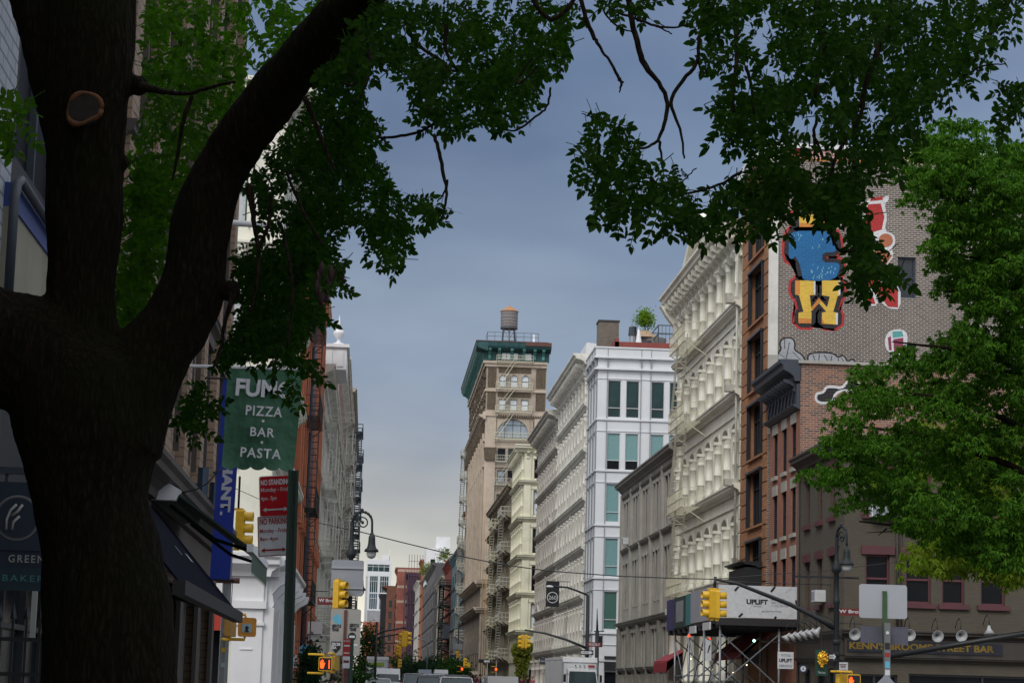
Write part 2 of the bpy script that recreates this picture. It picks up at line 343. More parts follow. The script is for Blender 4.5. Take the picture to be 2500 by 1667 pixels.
def fire_escape(root, m, x0, x1, levels, proj=1.0, loc=(0, 0, 0), rz=0, r=.018, dx=.16, up=True, stair_w=.6, ladder=True):
    fe = link('fire_escape', None, root, loc, rz)
    for i, z in enumerate(levels):
        b = MB()
        for k in range(int((x1-x0)/.22)+1): b.bar((x0+k*.22, -.02, z), (x0+k*.22, -proj, z), r*.6)
        b.bar((x0, -proj, z), (x1, -proj, z), r*1.7); b.bar((x0, -.05, z), (x1, -.05, z), r*1.5)
        for zz in (.45, .95):
            b.tube([(x0, -.02, z+zz), (x0, -proj, z+zz), (x1, -proj, z+zz), (x1, -.02, z+zz)], r*1.15, 4, False)
        n = int((x1-x0)/dx)
        for k in range(n+1): b.bar((x0+(x1-x0)*k/n, -proj, z), (x0+(x1-x0)*k/n, -proj, z+.95), r*.7)
        n = max(2, int(proj/dx))
        for k in range(n): 
            for xx in (x0, x1): b.bar((xx, -proj*k/n, z), (xx, -proj*k/n, z+.95), r*.7)
        for xx in (x0+.1, x1-.1): b.bar((xx, -proj*.95, z-.02), (xx, -.02, z-.75), r*1.3)
        b.build('balcony', m, fe)
    for i in range(len(levels)-1):
        za, zb = levels[i], levels[i+1]; s = MB(); L_ = min((x1-x0)*.62, 2.6)
        a, c = (x0+.25, x0+.25+L_) if i % 2 == 0 or True else (x1-.25, x1-.25-L_)
        ya, yb = -proj*.55, -proj*.95
        for y in (ya, yb): s.bar((a, y, za), (c, y, zb), r*1.5); s.bar((a, y, za+.8), (c, y, zb+.8), r)
        n = 13
        for k in range(1, n): s.bar((a+(c-a)*k/n, ya, za+(zb-za)*k/n), (a+(c-a)*k/n, yb, za+(zb-za)*k/n), r*1.2)
        s.build('stair', m, fe)
    if ladder:
        s = MB(); x = (x0+x1)/2; z = levels[0]
        for xx in (x-.2, x+.2): s.bar((xx, -proj*.9, z-2.6), (xx, -proj*.9, z+.9), r*1.3)
        for k in range(9): s.bar((x-.2, -proj*.9, z-2.5+k*.3), (x+.2, -proj*.9, z-2.5+k*.3), r)
        s.build('ladder', m, fe)
    return fe
def bulk(name, root, m, *boxes):
    b = MB()
    for x in boxes: b.box(*x)
    return b.build(name, m, root)

# ------------------------------------------------------------------ shared materials
M_ = {}
M_['tar'] = paint('roof_tar', (.05, .05, .05), .9)
M_['cream'] = paint('cream_paint', (.72, .715, .63), .5, .22, .6)
M_['cream2'] = paint('cream_paint_far', (.72, .71, .56), .5, .25, .55)
M_['white_iron'] = paint('white_iron_paint', (.68, .67, .62), .5, .35, .45)
M_['grey_iron'] = paint('grey_iron_paint', (.52, .50, .46), .55, .35, .45)
M_['grey_stone'] = paint('grey_stone', (.37, .36, .33), .75, .3, .6, scale=.9)
M_['grey_stone_d'] = paint('grey_stone_soot', (.24, .235, .215), .75, .4, .5)
M_['panel'] = paint('white_metal_panel', (.64, .665, .70), .35, .1, .8, scale=.3)
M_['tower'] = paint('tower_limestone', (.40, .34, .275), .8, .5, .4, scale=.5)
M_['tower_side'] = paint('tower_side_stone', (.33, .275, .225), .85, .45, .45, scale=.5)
M_['tower_lt'] = paint('tower_pale_stone', (.52, .44, .36), .8, .3, .6)
M_['carve'] = paint('carved_terracotta', (.13, .10, .07), .9, .6, .25, scale=4.5)
M_['verdigris'] = paint('verdigris_copper', (.016, .085, .092), .6, .6, .3, scale=1.6)
M_['verd_lt'] = paint('verdigris_light', (.09, .27, .26), .6, .5, .4, scale=2.5)
M_['oxide'] = paint('oxide_brown', (.12, .05, .04), .7)
M_['r_orange'] = brick('orange_brick', (.40, .185, .085), (.31, .14, .065), (.27, .15, .085), .25, .075)
M_['mural'] = brick('mural_brick', (.155, .115, .095), (.085, .068, .06), (.38, .355, .33), .26, .092, .015, stain=.22)
M_['r2brick'] = brick('red_brick', (.34, .125, .075), (.26, .095, .06), (.30, .18, .13), .22, .08)
M_['r2side'] = brick('mixed_side_brick', (.30, .125, .075), (.085, .06, .055), (.34, .26, .21), .26, .09, .014)
M_['taupe'] = brick('taupe_painted_brick', (.088, .075, .056), (.08, .068, .051), (.073, .063, .048), .24, .085, .008, stain=.18)
M_['maroon'] = paint('maroon_paint', (.095, .028, .036), .6)
M_['navy_iron'] = paint('navy_iron', (.035, .045, .065), .5)
M_['tan_brick'] = brick('tan_brick', (.33, .235, .165), (.27, .19, .135), (.15, .11, .085), .42, .16, .014)
M_['brown'] = paint('brown_stone', (.075, .062, .056), .8)
M_['white_brick'] = brick('white_painted_brick', (.36, .38, .42), (.32, .34, .38), (.16, .17, .19), .42, .135, .014)
M_['white'] = paint('white_paint', (.72, .73, .76), .45, .14, .7)
M_['rust'] = paint('rust_red_iron', (.50, .16, .07), .6, .35, .5, scale=.8)
M_['white2'] = paint('soiled_white_paint', (.68, .66, .60), .6, .4, .5)
M_['pink'] = brick('pink_brick', (.36, .18, .14), (.30, .15, .12), (.3, .2, .16))
M_['black'] = flat('black_iron', (.012, .015, .018), .5)
M_['greeniron'] = flat('dark_green_iron', (.006, .011, .015), .65)
M_['blueiron'] = flat('slate_blue_iron', (.08, .11, .14), .5)
M_['creamiron'] = flat('cream_iron', (.62, .60, .47), .5)
M_['greyiron'] = flat('pale_grey_iron', (.48, .48, .43), .5)
M_['wframe'] = flat('white_frame', (.6, .62, .64), .4)
M_['dframe'] = flat('dark_frame', (.02, .022, .03), .4)
M_['mframe'] = flat('maroon_frame', (.11, .03, .04), .5)
M_['gframe'] = flat('green_frame', (.012, .055, .055), .45)
M_['cframe'] = flat('cream_frame', (.5, .48, .38), .5)
G1 = glass('window_glass', (.025, .035, .045)); G2 = glass('window_glass_teal', (.012, .05, .055), .08, .4, .3); G3 = glass('window_glass_black', (.010, .012, .016), .2, .5, .12)
BL = flat('teal_blind', (.17, .32, .33), .25); WB = flat('white_blind', (.5, .53, .56), .3)
GR = flat('sky_reflection_pane', (.68, .74, .80), .15)  # reflection of the bright sky painted into the pane colour
TG = glass('tower_pane', (.30, .36, .42), .1, .8)

# ------------------------------------------------------------------ ground
def gz(Y):
    if Y < 60: return 0
    if Y < 150: return .75*(Y-60)/90
    if Y < 340: return .75+.75*(Y-150)/190
    return 1.5
M_['asphalt'] = paint('asphalt', (.055, .055, .057), .85, .3, .6, scale=2)
M_['walk'] = paint('concrete_walk', (.24, .23, .21), .9, .3, .6)
M_['line'] = flat('road_line_paint', (.6, .6, .56), .6)
YS = [-300, -20, 20, 60, 90, 120, 150, 200, 260, 340, 900, 2500]
def strip(name, m, x0, x1, dz, ys=YS):
    b = MB()
    for a, c in zip(ys, ys[1:]): b.quad((x0, a, gz(a)+dz), (x1, a, gz(a)+dz), (x1, c, gz(c)+dz), (x0, c, gz(c)+dz))
    return struct(b.build(name, m))
strip('ground', paint('ground_soil', (.12, .11, .10), .95), -1500, 1500, -.16)
strip('road', M_['asphalt'], .3, 13.2, -.15)
b = MB(); b.quad((-200, 53.5, -.146), (200, 53.5, -.146), (200, 72.2, -.03), (-200, 72.2, -.03)); struct(b.build('cross_road', M_['asphalt']))
b = MB(); b.quad((13.2, 145, .60), (200, 145, .60), (200, 161, .66), (13.2, 161, .66)); struct(b.build('side_road', M_['asphalt']))
def walk(x0, x1, ys, name='sidewalk'):
    b = MB()
    for a, c in zip(ys, ys[1:]):
        za, zc = gz(a), gz(c)
        b.add([(x0, a, za-.3), (x1, a, za-.3), (x1, c, zc-.3), (x0, c, zc-.3), (x0, a, za), (x1, a, za), (x1, c, zc), (x0, c, zc)],
              [(4, 5, 6, 7), (0, 1, 5, 4), (1, 2, 6, 5), (2, 3, 7, 6), (3, 0, 4, 7)])
    return struct(b.build(name, M_['walk']))
walk(-3.6, .3, [-30, 20, 53.5]); walk(-3.6, .3, [73, 90, 120, 150, 200, 260, 340, 700])
walk(13.2, 16.7, [-30, 20, 53.5]); walk(13.2, 16.7, [73, 90, 120, 145]); walk(13.2, 16.7, [161, 200, 237]); walk(13.2, 16.7, [253, 290, 309]); walk(13.2, 16.7, [317, 340, 900])
walk(-60, -3.6, [72, 73.2]); walk(16.7, 60, [73, 76.4])
b = MB()
for k in range(9): b.box(1.0+k*1.35, 1.6+k*1.35, 73.4, 76.4, .0, .0+.012)
for k in range(9): b.box(1.0+k*1.35, 1.6+k*1.35, 49, 52, -.15, -.14)
struct(b.build('crosswalk_lines', M_['line']))

# ================================================================== RIGHT SIDE OF THE STREET
HP = math.pi/2
# --- corner bar building, taupe painted brick
t = thing('corner_building', 'taupe painted brick corner building with maroon window trim and a bar below', 'building', (16.6, 84, 0), -HP)
sr = grid(.4, 7.2, 3, .85, [(4.9, 6.6), (8.0, 9.7)])
fr = [(.77, 1.63, 4.9, 6.57), (2.2, 3.1, 4.9, 6.57), (3.5, 4.3, 4.9, 6.57), (4.88, 5.75, 4.9, 6.57), (7.2, 8.1, 4.9, 6.57), (9.2, 10.1, 4.9, 6.57)]
fr += [(a, b, 8.0, 9.6) for a, b, *_ in fr]; shop = [(2.3, 7.6, .5, 2.45), (.3, 1.9, .1, 2.4)]
F2 = dict(loc=(8, 0, 0), rz=HP); MF = Matrix.Translation((8, 0, 0)) @ Matrix.Rotation(HP, 4, 'Z')
shell(t, 8, 22, 10.6, M_['taupe'], sr+[(.6, 2.2, .2, 2.6), (3, 7.2, .6, 2.6)], .25, 'end', fr+shop)
windows(t, sr, .22, 'sash', M_['mframe'], [G3]); windows(t, fr, .22, 'sash', M_['mframe'], [G3], **F2)
windows(t, shop, .22, 'mid', M_['dframe'], G3, name='shop_window', **F2); windows(t, [(.6, 2.2, .2, 2.6), (3, 7.2, .6, 2.6)], .22, 'mid', M_['dframe'], G3, name='shop_window')
for M, rs in ((None, sr), (MF, fr)):
    for r in rs:
        MB().box(r[0]-.16, r[1]+.16, -.09, .03, r[3], r[3]+.3, M).build('lintel', M_['maroon'], t); MB().box(r[0]-.14, r[1]+.14, -.12, .03, r[2]-.17, r[2], M).build('sill', M_['maroon'], t)
b = MB(); cornice(b, -.1, 8.4, 10.2, .5, .45); cornice(b, -.4, 22, 10.2, .5, .45, MF); b.build('roof_cornice', M_['brown'], t)
b = MB()
for M, w in ((None, 8), (MF, 22)):
    cornice(b, -.1, w+.1, 3.62, .3, .35, M); b.box(0, w, -.12, .02, 3.0, 3.62, M); cornice(b, 0, w, 2.85, .18, .25, M)
b.build('shop_fascia', paint('fascia_brown', (.045, .037, .032), .5), t)
sb = MB(); sb.box(.1, 5.6, -.16, -.10, 3.16, 3.56, MF); sg = sb.build('sign_board', flat('sign_navy', (.008, .010, .022), .4), t)
text("KENN'S BROOME STREET BAR", flat('gold_leaf', (.22, .14, .012), .5, .2), .16, 5.3, 3.25, 3.50, sg, -.165, bold=.035, loc=F2['loc'], rz=HP)
dp = MB(); dp.tube([(1.88, -.08, 3.9), (1.88, -.08, 10.2)], .045, 6); dp.tube([(2.02, -.08, 3.9), (2.02, -.08, 10.2)], .03, 6); dp.build('drain_pipe', M_['brown'], t, **F2)
dp = MB(); dp.tube([(.05, -.06, 0), (.05, -.06, 10.2)], .05, 6); dp.build('drain_pipe', M_['brown'], t)
# --- brick row house with navy cornice
t = thing('brick_row_house', 'narrow red brick house with navy bracketed cornice beside the mural building', 'building', (16.6, 90.5, 0), -HP)
rs = grid(.3, 6.2, 3, .85, [(10.5, 12.25), (7.9, 9.7), (5.2, 7.0)])
shell(t, 6.5, 14, 14.5, M_['r2brick'], rs, .22, 'end', (), sidem=M_['r2side'])
windows(t, rs, .2, 'sash', M_['dframe'], [G1, G3, G1], jam=.12)
for r in rs:
    MB().box(r[0]-.12, r[1]+.12, -.05, .03, r[3], r[3]+.42).build('lintel', M_['grey_stone'], t); MB().box(r[0]-.1, r[1]+.1, -.1, .03, r[2]-.16, r[2]).build('sill', M_['grey_stone'], t)
b = MB(); cornice(b, -.2, 6.5, 13.8, .85, .8); b.box(0, 6.45, -.14, .02, 12.85, 13.7); cornice(b, -.05, 6.48, 12.7, .18, .3)
for k in range(10): console(b, .3+k*.64, .22, 13.4, 13.9, .62)
for k in range(8): b.prism([(.35+k*.75, 12.98), (.5+k*.75, 12.98), (.85+k*.75, 13.5), (.7+k*.75, 13.5)], -.2, -.13)
b.build('cornice', M_['navy_iron'], t)
b = MB(); b.box(-.1, 14, -.12, .3, 14.5, 14.62, Matrix.Translation((6.5, 0, 0)) @ Matrix.Rotation(HP, 4, 'Z')); b.build('coping', M_['grey_stone'], t)
def grow(p, d):
    n = len(p); A = sum(p[i][0]*p[(i+1) % n][1]-p[(i+1) % n][0]*p[i][1] for i in range(n)); s = 1 if A > 0 else -1; o = []
    for i in range(n):
        a, b_, c = Vector(p[i-1]), Vector(p[i]), Vector(p[(i+1) % n]); u = (b_-a).normalized(); v = (c-b_).normalized()
        nn = (Vector((u.y, -u.x))+Vector((v.y, -v.x)))*s
        nn = nn.normalized() if nn.length > 1e-5 else Vector((u.y, -u.x))
        o.append(tuple(b_+nn*d))
    return o
def smooth_poly(p, k=2):
    for _ in range(k):
        q = []
        for i in range(len(p)):
            a, b_ = Vector(p[i]), Vector(p[(i+1) % len(p)]); q += [tuple(a*.75+b_*.25), tuple(a*.25+b_*.75)]
        p = q
    return p
def decal(name, parent, m, polys, lift, Y, ox, oy, s, frame, base=16.6, sm=0, d=0):
    """flat paint on the wall at depth Y, its outline given on a survey picture"""
    b = MB()
    for p in polys:
        q = [onY(ox+x/s, oy+y/s, Y) for x, y in p]; q = [(v.x-base, v.z) for v in q]
        if sm: q = smooth_poly(q, sm)
        if d: q = grow(q, d)
        A = sum(q[i][0]*q[(i+1) % len(q)][1]-q[(i+1) % len(q)][0]*q[i][1] for i in range(len(q)))
        if A < 0: q.reverse()
        b.add([(x, -lift, z) for x, z in q], [tuple(range(len(q)))])
    return b.build(name, m, parent, **frame)
def pbrick(name, c, k=.85, mo=1.12): return brick(name, c, tuple(x*k for x in c), tuple(min(.8, x*mo+.02) for x in c), .30, .105, .01, stain=.25)
PB = dict(black=pbrick('paint_black', (.018, .016, .02), .8, 1.6), red=pbrick('paint_red', (.42, .03, .03)), blue=pbrick('paint_blue', (.012, .13, .33)), lblue=pbrick('paint_light_blue', (.25, .55, .65)),
          yellow=pbrick('paint_yellow', (.72, .47, .07)), orange=pbrick('paint_orange', (.62, .24, .05)), white=pbrick('paint_white', (.66, .67, .70)), tan=pbrick('paint_tan', (.42, .14, .07)),
          silver=pbrick('paint_silver', (.36, .38, .41)), pink=pbrick('paint_pink', (.72, .42, .40)), teal=pbrick('paint_teal', (.10, .36, .36)), plum=pbrick('paint_plum', (.25, .04, .09)))
fr2 = dict(loc=(6.5, 0, 0), rz=HP); A2 = (84.0, 1900, 850, 2.852)
cloud = [(250, 345), (262, 305), (312, 300), (325, 262), (385, 258), (440, 270), (468, 235), (500, 200), (520, 235), (600, 245), (672, 262), (655, 300), (560, 305), (410, 300), (385, 385), (300, 392), (262, 375)]
decal('wall_lettering', t, PB['white'], [cloud], .004, *A2, fr2, sm=2); decal('wall_lettering', t, PB['black'], [cloud], .008, *A2, fr2, sm=2, d=-.10)
# --- tall orange brick building with the mural
t = thing('mural_building', 'tall orange brick building whose side wall carries painted graffiti letters', 'building', (16.6, 97.5, 0), -HP)
rs = [(2.0, 5.5, z-2.4, z) for z in (23.2, 20.2, 17.2, 14.2, 11.2, 8.2)]
F3 = dict(loc=(6.4, 0, 0), rz=HP); M3 = Matrix.Translation((6.4, 0, 0)) @ Matrix.Rotation(HP, 4, 'Z')
srs = [(5.6, 6.4, 18.6, 20.4), (5.6, 6.4, 15.0, 16.6), (5.3, 6.0, 22.0, 23.0), (8.4, 9.4, 18.6, 20.4), (4.9, 5.5, 12.2, 14.2)]
shell(t, 6.4, 20, 25, M_['r_orange'], rs, .3, 'end', srs[:2]+srs[3:], sidem=M_['mural'])
windows(t, rs, .28, 'grid', M_['dframe'], G3); windows(t, srs[:2]+srs[3:], .25, 'sash', flat('navy_frame', (.03, .05, .09), .4), G1, **F3)
b = MB()
for x0, w in ((0, .75), (.85, .9), (5.6, .75)):
    z = 4.5
    while z < 24.8: b.box(x0, x0+w, -.07, .02, z+.03, z+.57); z += .6
for r in rs: b.box(1.85, 5.62, -.1, .02, r[3], r[3]+.1).box(1.9, 5.58, -.12, .02, r[2]-.1, r[2])
b.build('banded_pier', M_['r_orange'], t)
b = MB()
for r in rs: b.box(2.05, 2.1, -.16, 0, r[2], r[3]).box(5.4, 5.45, -.16, 0, r[2], r[3]).box(2.0, 5.5, -.2, .0, r[3]-.08, r[3]+.02)
b.build('window_surround', M_['dframe'], t)
b = MB(); b.box(1.6, 5.7, -.8, .02, 5.5, 6.9); cornice(b, 1.5, 5.8, 6.9, .25, 1.0); b.build('bay_sign', M_['black'], t)
b = MB(); b.box(-.02, .40, -.05, .02, 15.9, 24.6, M3); b.box(-.02, .40, -.045, .02, 24.6, 25.2, M3); b.build('white_corner_strip', paint('strip_white', (.66, .65, .62), .8), t)
b = MB(); b.box(-.02, .42, -.04, .02, 12.5, 15.9, M3); b.build('cement_strip', M_['grey_stone'], t)
b = MB(); b.box(-.0, 20, -.13, .3, 25.0, 25.2, M3); b.box(-.1, 6.5, -.35, .3, 24.7, 25.3); b.build('coping', M_['white'], t)
A3 = (91.1, 1800, 300, 2.613)
blue = [(355, 690), (330, 740), (325, 860), (352, 872), (368, 845), (398, 900), (408, 950), (420, 1005), (500, 1010), (620, 1000), (648, 950), (655, 898), (610, 890), (545, 892), (540, 826), (638, 826), (636, 760), (612, 700), (500, 688)]
W = [(368, 1005), (498, 1005), (498, 1098), (462, 1100), (472, 1178), (520, 1116), (572, 1176), (590, 1108), (540, 1100), (540, 1005), (657, 1005), (657, 1100), (640, 1105), (612, 1206), (642, 1212), (640, 1288), (538, 1280), (540, 1210), (568, 1205), (520, 1150), (468, 1205), (474, 1212), (472, 1280), (390, 1278), (390, 1210), (422, 1205), (394, 1100), (368, 1095)]
top = [(395, 585), (512, 585), (512, 665), (395, 665)]
topb = [(370, 560), (560, 560), (560, 690), (370, 690)]
decal('wall_lettering', t, PB['red'], [W, blue, topb], .003, *A3, F3, d=.30, sm=1); decal('wall_lettering', t, PB['black'], [W, blue, topb], .006, *A3, F3, d=.19, sm=1)
decal('wall_lettering', t, PB['blue'], [blue], .010, *A3, F3, sm=1); decal('wall_lettering', t, PB['yellow'], [W, top], .010, *A3, F3)
decal('wall_lettering', t, PB['orange'], [[(368, 1005), (400, 1005), (400, 1095), (368, 1095)], [(392, 1245), (472, 1250), (472, 1280), (390, 1278)], [(540, 1245), (560, 1285), (538, 1280)], [(472, 1178), (520, 1116), (535, 1135), (480, 1195)], [(395, 640), (512, 640), (512, 665), (395, 665)], [(530, 600), (560, 600), (560, 665), (530, 665)]], .014, *A3, F3)
decal('wall_lettering', t, PB['white'], [[(486, 1010), (498, 1010), (498, 1095), (488, 1095)], [(645, 1010), (657, 1010), (657, 1098), (645, 1098)], [(626, 1215), (642, 1212), (640, 1288), (628, 1285)]], .018, *A3, F3)
random.seed(5); dr = []
for k in range(34):
    x = random.uniform(350, 620); y = random.choice([random.uniform(700, 800), random.uniform(900, 985)]); a = random.uniform(-.5, .5); l = random.uniform(8, 26); w = random.uniform(3, 7)
    if y > 880: x = random.uniform(420, 630)
    dr.append([(x, y), (x+w, y), (x+w*.6+a*l, y+l), (x+a*l, y+l)])
decal('wall_lettering', t, PB['lblue'], dr, .014, *A3, F3, sm=1)
fig = [(830, 480), (900, 500), (968, 455), (965, 500), (938, 515), (958, 600), (938, 690), (998, 708), (1012, 760), (985, 800), (1000, 850), (960, 900), (945, 960), (970, 1035), (1042, 1045), (1042, 1188), (975, 1188), (920, 1150), (890, 1080), (905, 1168), (800, 1168), (785, 1100), (780, 900), (772, 800), (790, 600), (820, 545)]
decal('wall_lettering', t, PB['white'], [fig], .004, *A3, F3, sm=1)
decal('wall_lettering', t, PB['red'], [[(848, 500), (930, 492), (925, 470), (850, 480)], [(835, 520), (915, 515), (938, 600), (922, 680), (860, 700), (800, 790), (812, 600)], [(895, 1000), (960, 1050), (1025, 1058), (1025, 1178), (960, 1172), (915, 1110), (800, 1010)], [(795, 1115), (868, 1112), (882, 1155), (808, 1155)], [(790, 900), (850, 880), (900, 930), (870, 1000), (800, 1040)]], .008, *A3, F3)
decal('wall_lettering', t, PB['tan'], [[(905+46*math.cos(a)+42, 750+44*math.sin(a)) for a in [k*math.pi/8 for k in range(16)]], [(850, 820), (960, 810), (985, 850), (950, 905), (870, 900)]], .010, *A3, F3)
thr = [[(290, 1375), (345, 1370), (368, 1400), (360, 1450), (400, 1470), (430, 1505), (420, 1522), (258, 1518), (255, 1480), (285, 1440), (270, 1410)], [(455, 1470), (560, 1465), (620, 1475), (640, 1500), (680, 1480), (700, 1530), (740, 1500), (760, 1560), (480, 1560), (450, 1520)]]
decal('wall_lettering', t, PB['black'], thr, .004, *A3, F3, sm=2, d=.05); decal('wall_lettering', t, PB['silver'], thr, .008, *A3, F3, sm=2, d=-.02)
ln = []
for x, y, x2, y2 in ((300, 1380, 300, 1440), (262, 1470, 330, 1520), (330, 1400, 310, 1500), (350, 1460, 405, 1515), (480, 1478, 500, 1540), (520, 1475, 515, 1545), (552, 1480, 590, 1545), (600, 1485, 590, 1545), (640, 1500, 650, 1550), (660, 1500, 700, 1552)): ln.append([(x, y), (x+5, y), (x2+5, y2), (x2, y2)])
decal('wall_lettering', t, PB['black'], ln, .012, *A3, F3)
pk = [(985, 1325), (1050, 1318), (1085, 1350), (1075, 1440), (1050, 1480), (965, 1465), (942, 1400), (955, 1350)]
decal('wall_lettering', t, PB['white'], [pk], .004, *A3, F3, sm=1, d=.03); decal('wall_lettering', t, PB['plum'], [[(960, 1370), (980, 1360), (985, 1450), (968, 1450)], [(995, 1380), (1060, 1370), (1055, 1460), (1000, 1465)]], .008, *A3, F3); decal('wall_lettering', t, PB['teal'], [[(990, 1330), (1050, 1328), (1060, 1362), (992, 1372)]], .008, *A3, F3)
decal('wall_lettering', t, PB['pink'], [[(340, 175), (1900, 215), (1900, 290), (1000, 262), (340, 236)]], .004, *A3, F3)
decal('wall_lettering', t, PB['red'], [[(368, 152), (450, 158), (450, 222), (366, 218)], [(700, 205), (760, 190), (760, 240), (700, 235)]], .008, *A3, F3); decal('wall_lettering', t, PB['orange'], [[(340, 225), (1000, 250), (1000, 262), (340, 238)], [(780, 180), (860, 190), (860, 240), (800, 240)], [(1500, 265), (1700, 275), (1700, 290), (1500, 285)]], .012, *A3, F3)
text('MC', PB['orange'], .62, 1.25, 24.42, 24.72, t, -.02, 'wall_lettering', .03, **F3)
b = MB(); b.mold([(0, 25.3), (.8, 26.3), (2.6, 26.3), (3.4, 25.3)], 0, 2.6, Matrix.Translation((6.2, .8, -.35)) @ Matrix.Rotation(HP, 4, 'Z')); 
b.build('skylight', glass('skylight_glass', (.10, .13, .15), .15), t)
# --- cream cast-iron building
t = thing('cream_iron_building', 'cream cast-iron front with rows of round columns, scrolled cornice and fire escape', 'building', (16.6, 118.5, 0), -HP)
led = [6.35, 10.6, 14.9, 19.0]; bays = 7; X0, X1 = 1.5, 20.3; pt = (X1-X0)/bays; rs = []
for z in led: rs += grid(X0, X1, bays, 1.9, [(z+.55, min(z+3.35, 22.0))])
shell(t, 21, 20, 22.6, M_['cream'], rs, .75); windows(t, rs, .7, 'sasharch', M_['cframe'], [G3, G1])
b = MB()
for r in rs: arch_fill(b, r[0], r[1], r[3], .6, -.03, .3, None, 8)
for z in led:
    cornice(b, -.2, 21.05, z, .42, .42); b.box(X0-.1, X1+.1, -.1, .02, z+.5, z+.72)
    b.box(X0, X1, -.07, .02, z+3.66, z+3.74)
b.box(0, 21, -.06, .02, 21.9, 22.05); b.build('ledge', M_['cream'], t)
b = MB()
for z0, z1 in zip([.3]+[z+.55 for z in led[:3]], led): quoins(b, .12, 1.15, z0, z1-.1, .62, .1); quoins(b, 20.45, .5, z0, z1-.1, .62, .08)
b.box(.2, 1.2, -.1, .02, 19.55, 21.9); b.build('quoin', M_['cream'], t)
for z in led: columns(t, [X0+pt*k for k in range(bays+1)], -.12, z+.45, 2.45, .185, M_['cream'])
b = MB(); cornice(b, -.6, 21.1, 22.5, .75, 1.1); b.box(-.05, 21, -.2, .02, 22.0, 22.5); b.build('cornice', M_['cream'], t)
b = MB()
for k in range(17): console(b, .5+k*1.25, .42, 21.55, 22.75, .9)
for k in range(34): b.ball((.5+k*.62, -.55, 22.35), .14, 6, 4)
b.mold([(.02, 20.9), (-.25, 20.9), (-.35, 21.6), (-.8, 22.2), (-1.1, 22.7), (.02, 22.7)], -.35, .25); b.build('bracket', M_['cream'], t)
b = MB(); b.prism([(5.5, 23.2), (15.5, 23.2), (10.5, 25.3)], -.3, .4); b.prism([(5.0, 23.25), (5.7, 23.25), (10.6, 25.3), (10.4, 25.8)], -.75, .4); b.prism([(15.3, 23.25), (16, 23.25), (10.6, 25.8), (10.4, 25.3)], -.75, .4); b.build('pediment', M_['cream'], t)
b = MB(); b.tube([(20.75, -.25, 6), (20.75, -.25, 22)], .06, 6)
for z in (10.9, 15.2, 19.3): b.box(20.4, 20.9, -.75, -.2, z, z+.3)
b.build('drain_pipe', M_['greyiron'], t)
fire_escape(t, M_['creamiron'], 5.0, 10.6, [6.5, 10.75, 15.05, 19.15], 1.2, r=.024, dx=.3, stair_w=.7)
gr = grid(1.5, 20.3, 4, 3.2, [(.4, 4.6)]); b = MB()
for r in gr: b.box(r[0]-.0, r[1], -.02, .02, r[2], r[3])
b.build('shop_window', G3, t)
columns(t, [X0+pt*2*k for k in range(5)], -.15, 0.1, 5.9, .4, M_['cream'])
# --- low grey stone building
t = thing('grey_stone_building', 'low grey stone building with triple windows under a flat cornice', 'building', (16.6, 144.5, 0), -HP)
rs = []
for g in range(5):
    x = .9+g*5.0
    for k in range(3):
        for z0, z1 in ((10.95, 13.7), (6.9, 9.7), (3.3, 5.2)): rs.append((x+.45+k*1.4, x+1.25+k*1.4, z0, z1))
shell(t, 26, 16, 15, M_['grey_stone'], rs, .45); windows(t, rs, .4, 'sash', M_['dframe'], [G3, G1, G3], jam=.28)
b = MB(); cornice(b, -.3, 26.1, 14.55, .55, .55); b.box(0, 26, -.1, .02, 14.2, 14.55)
cornice(b, -.3, 26.05, 5.6, .35, .4)
for g in range(5): cornice(b, .95+g*5, 5.35+g*5, 10.45, .25, .25); cornice(b, .95+g*5, 5.35+g*5, 2.75, .3, .4); cornice(b, .95+g*5, 5.35+g*5, 14.0, .2, .2)
b.build('cornice', M_['grey_stone_d'], t)
b = MB()
for g in range(6): b.box(.3+g*5-.05 if g else .05, .85+g*5, -.16, .02, 6, 14.4)
for r in rs:
    if r[2] > 5: b.box(r[1], r[1]+.6, -.05, .02, r[2]-.1, r[3]+.1) if (r[0]-1.35) % 5 < 2.5 else None
    b.box(r[0]-.08, r[1]+.08, -.1, .02, r[3], r[3]+.22)
b.build('pier', M_['grey_stone'], t)
b = MB()
for g in range(6): b.box(.2+g*5 if g else .05, 1.0+g*5, -.25, .02, -.2, 5.6)
for g in range(5):
    for k in range(4): b.lathe([(.2, 0), (.22, .3), (.16, .4), (.15, 2.3), (.25, 2.6)], 1.2+g*5+k*1.4, -.15, 8)
b.build('shop_pier', M_['grey_stone_d'], t)
bulk('shop_window', t, G3, (.3, 25.8, -.02, .02, .3, 2.6))
# --- modern white metal building
t = thing('white_metal_building', 'modern white metal-panelled building with large paired windows and teal blinds', 'building', (16.6, 169, 0), -HP)
F6 = dict(loc=(6.6, 0, 0), rz=HP); M6 = Matrix.Translation((6.6, 0, 0)) @ Matrix.Rotation(HP, 4, 'Z')
rows = [(6.05, 8.86), (10.02, 12.81), (14.03, 16.9), (17.95, 20.72), (21.91, 24.73)]
fr = [(.78+3.3*j+k*1.39, 1.79+3.3*j+k*1.39, a, b_) for a, b_ in rows for j in range(4) for k in range(2)]
sr = [(x, x+1.3, a, b_) for a, b_ in rows for x in (.5, 2.5, 4.6)]
shell(t, 6.6, 14, 26.9, M_['panel'], sr+[(.6, 5.9, .4, 3.3)], .35, 'end', fr+[(.9, 3.2, .3, 3.0), (4.2, 12, .6, 3.6)], .3)
hi = [r for r in fr if r[2] > 21]; lo = [r for r in fr if r[2] < 21]
windows(t, hi, .16, 'low', M_['wframe'], [G2], t=.05, **F6); windows(t, sr, .3, 'low', M_['wframe'], [G1, BL], t=.09)
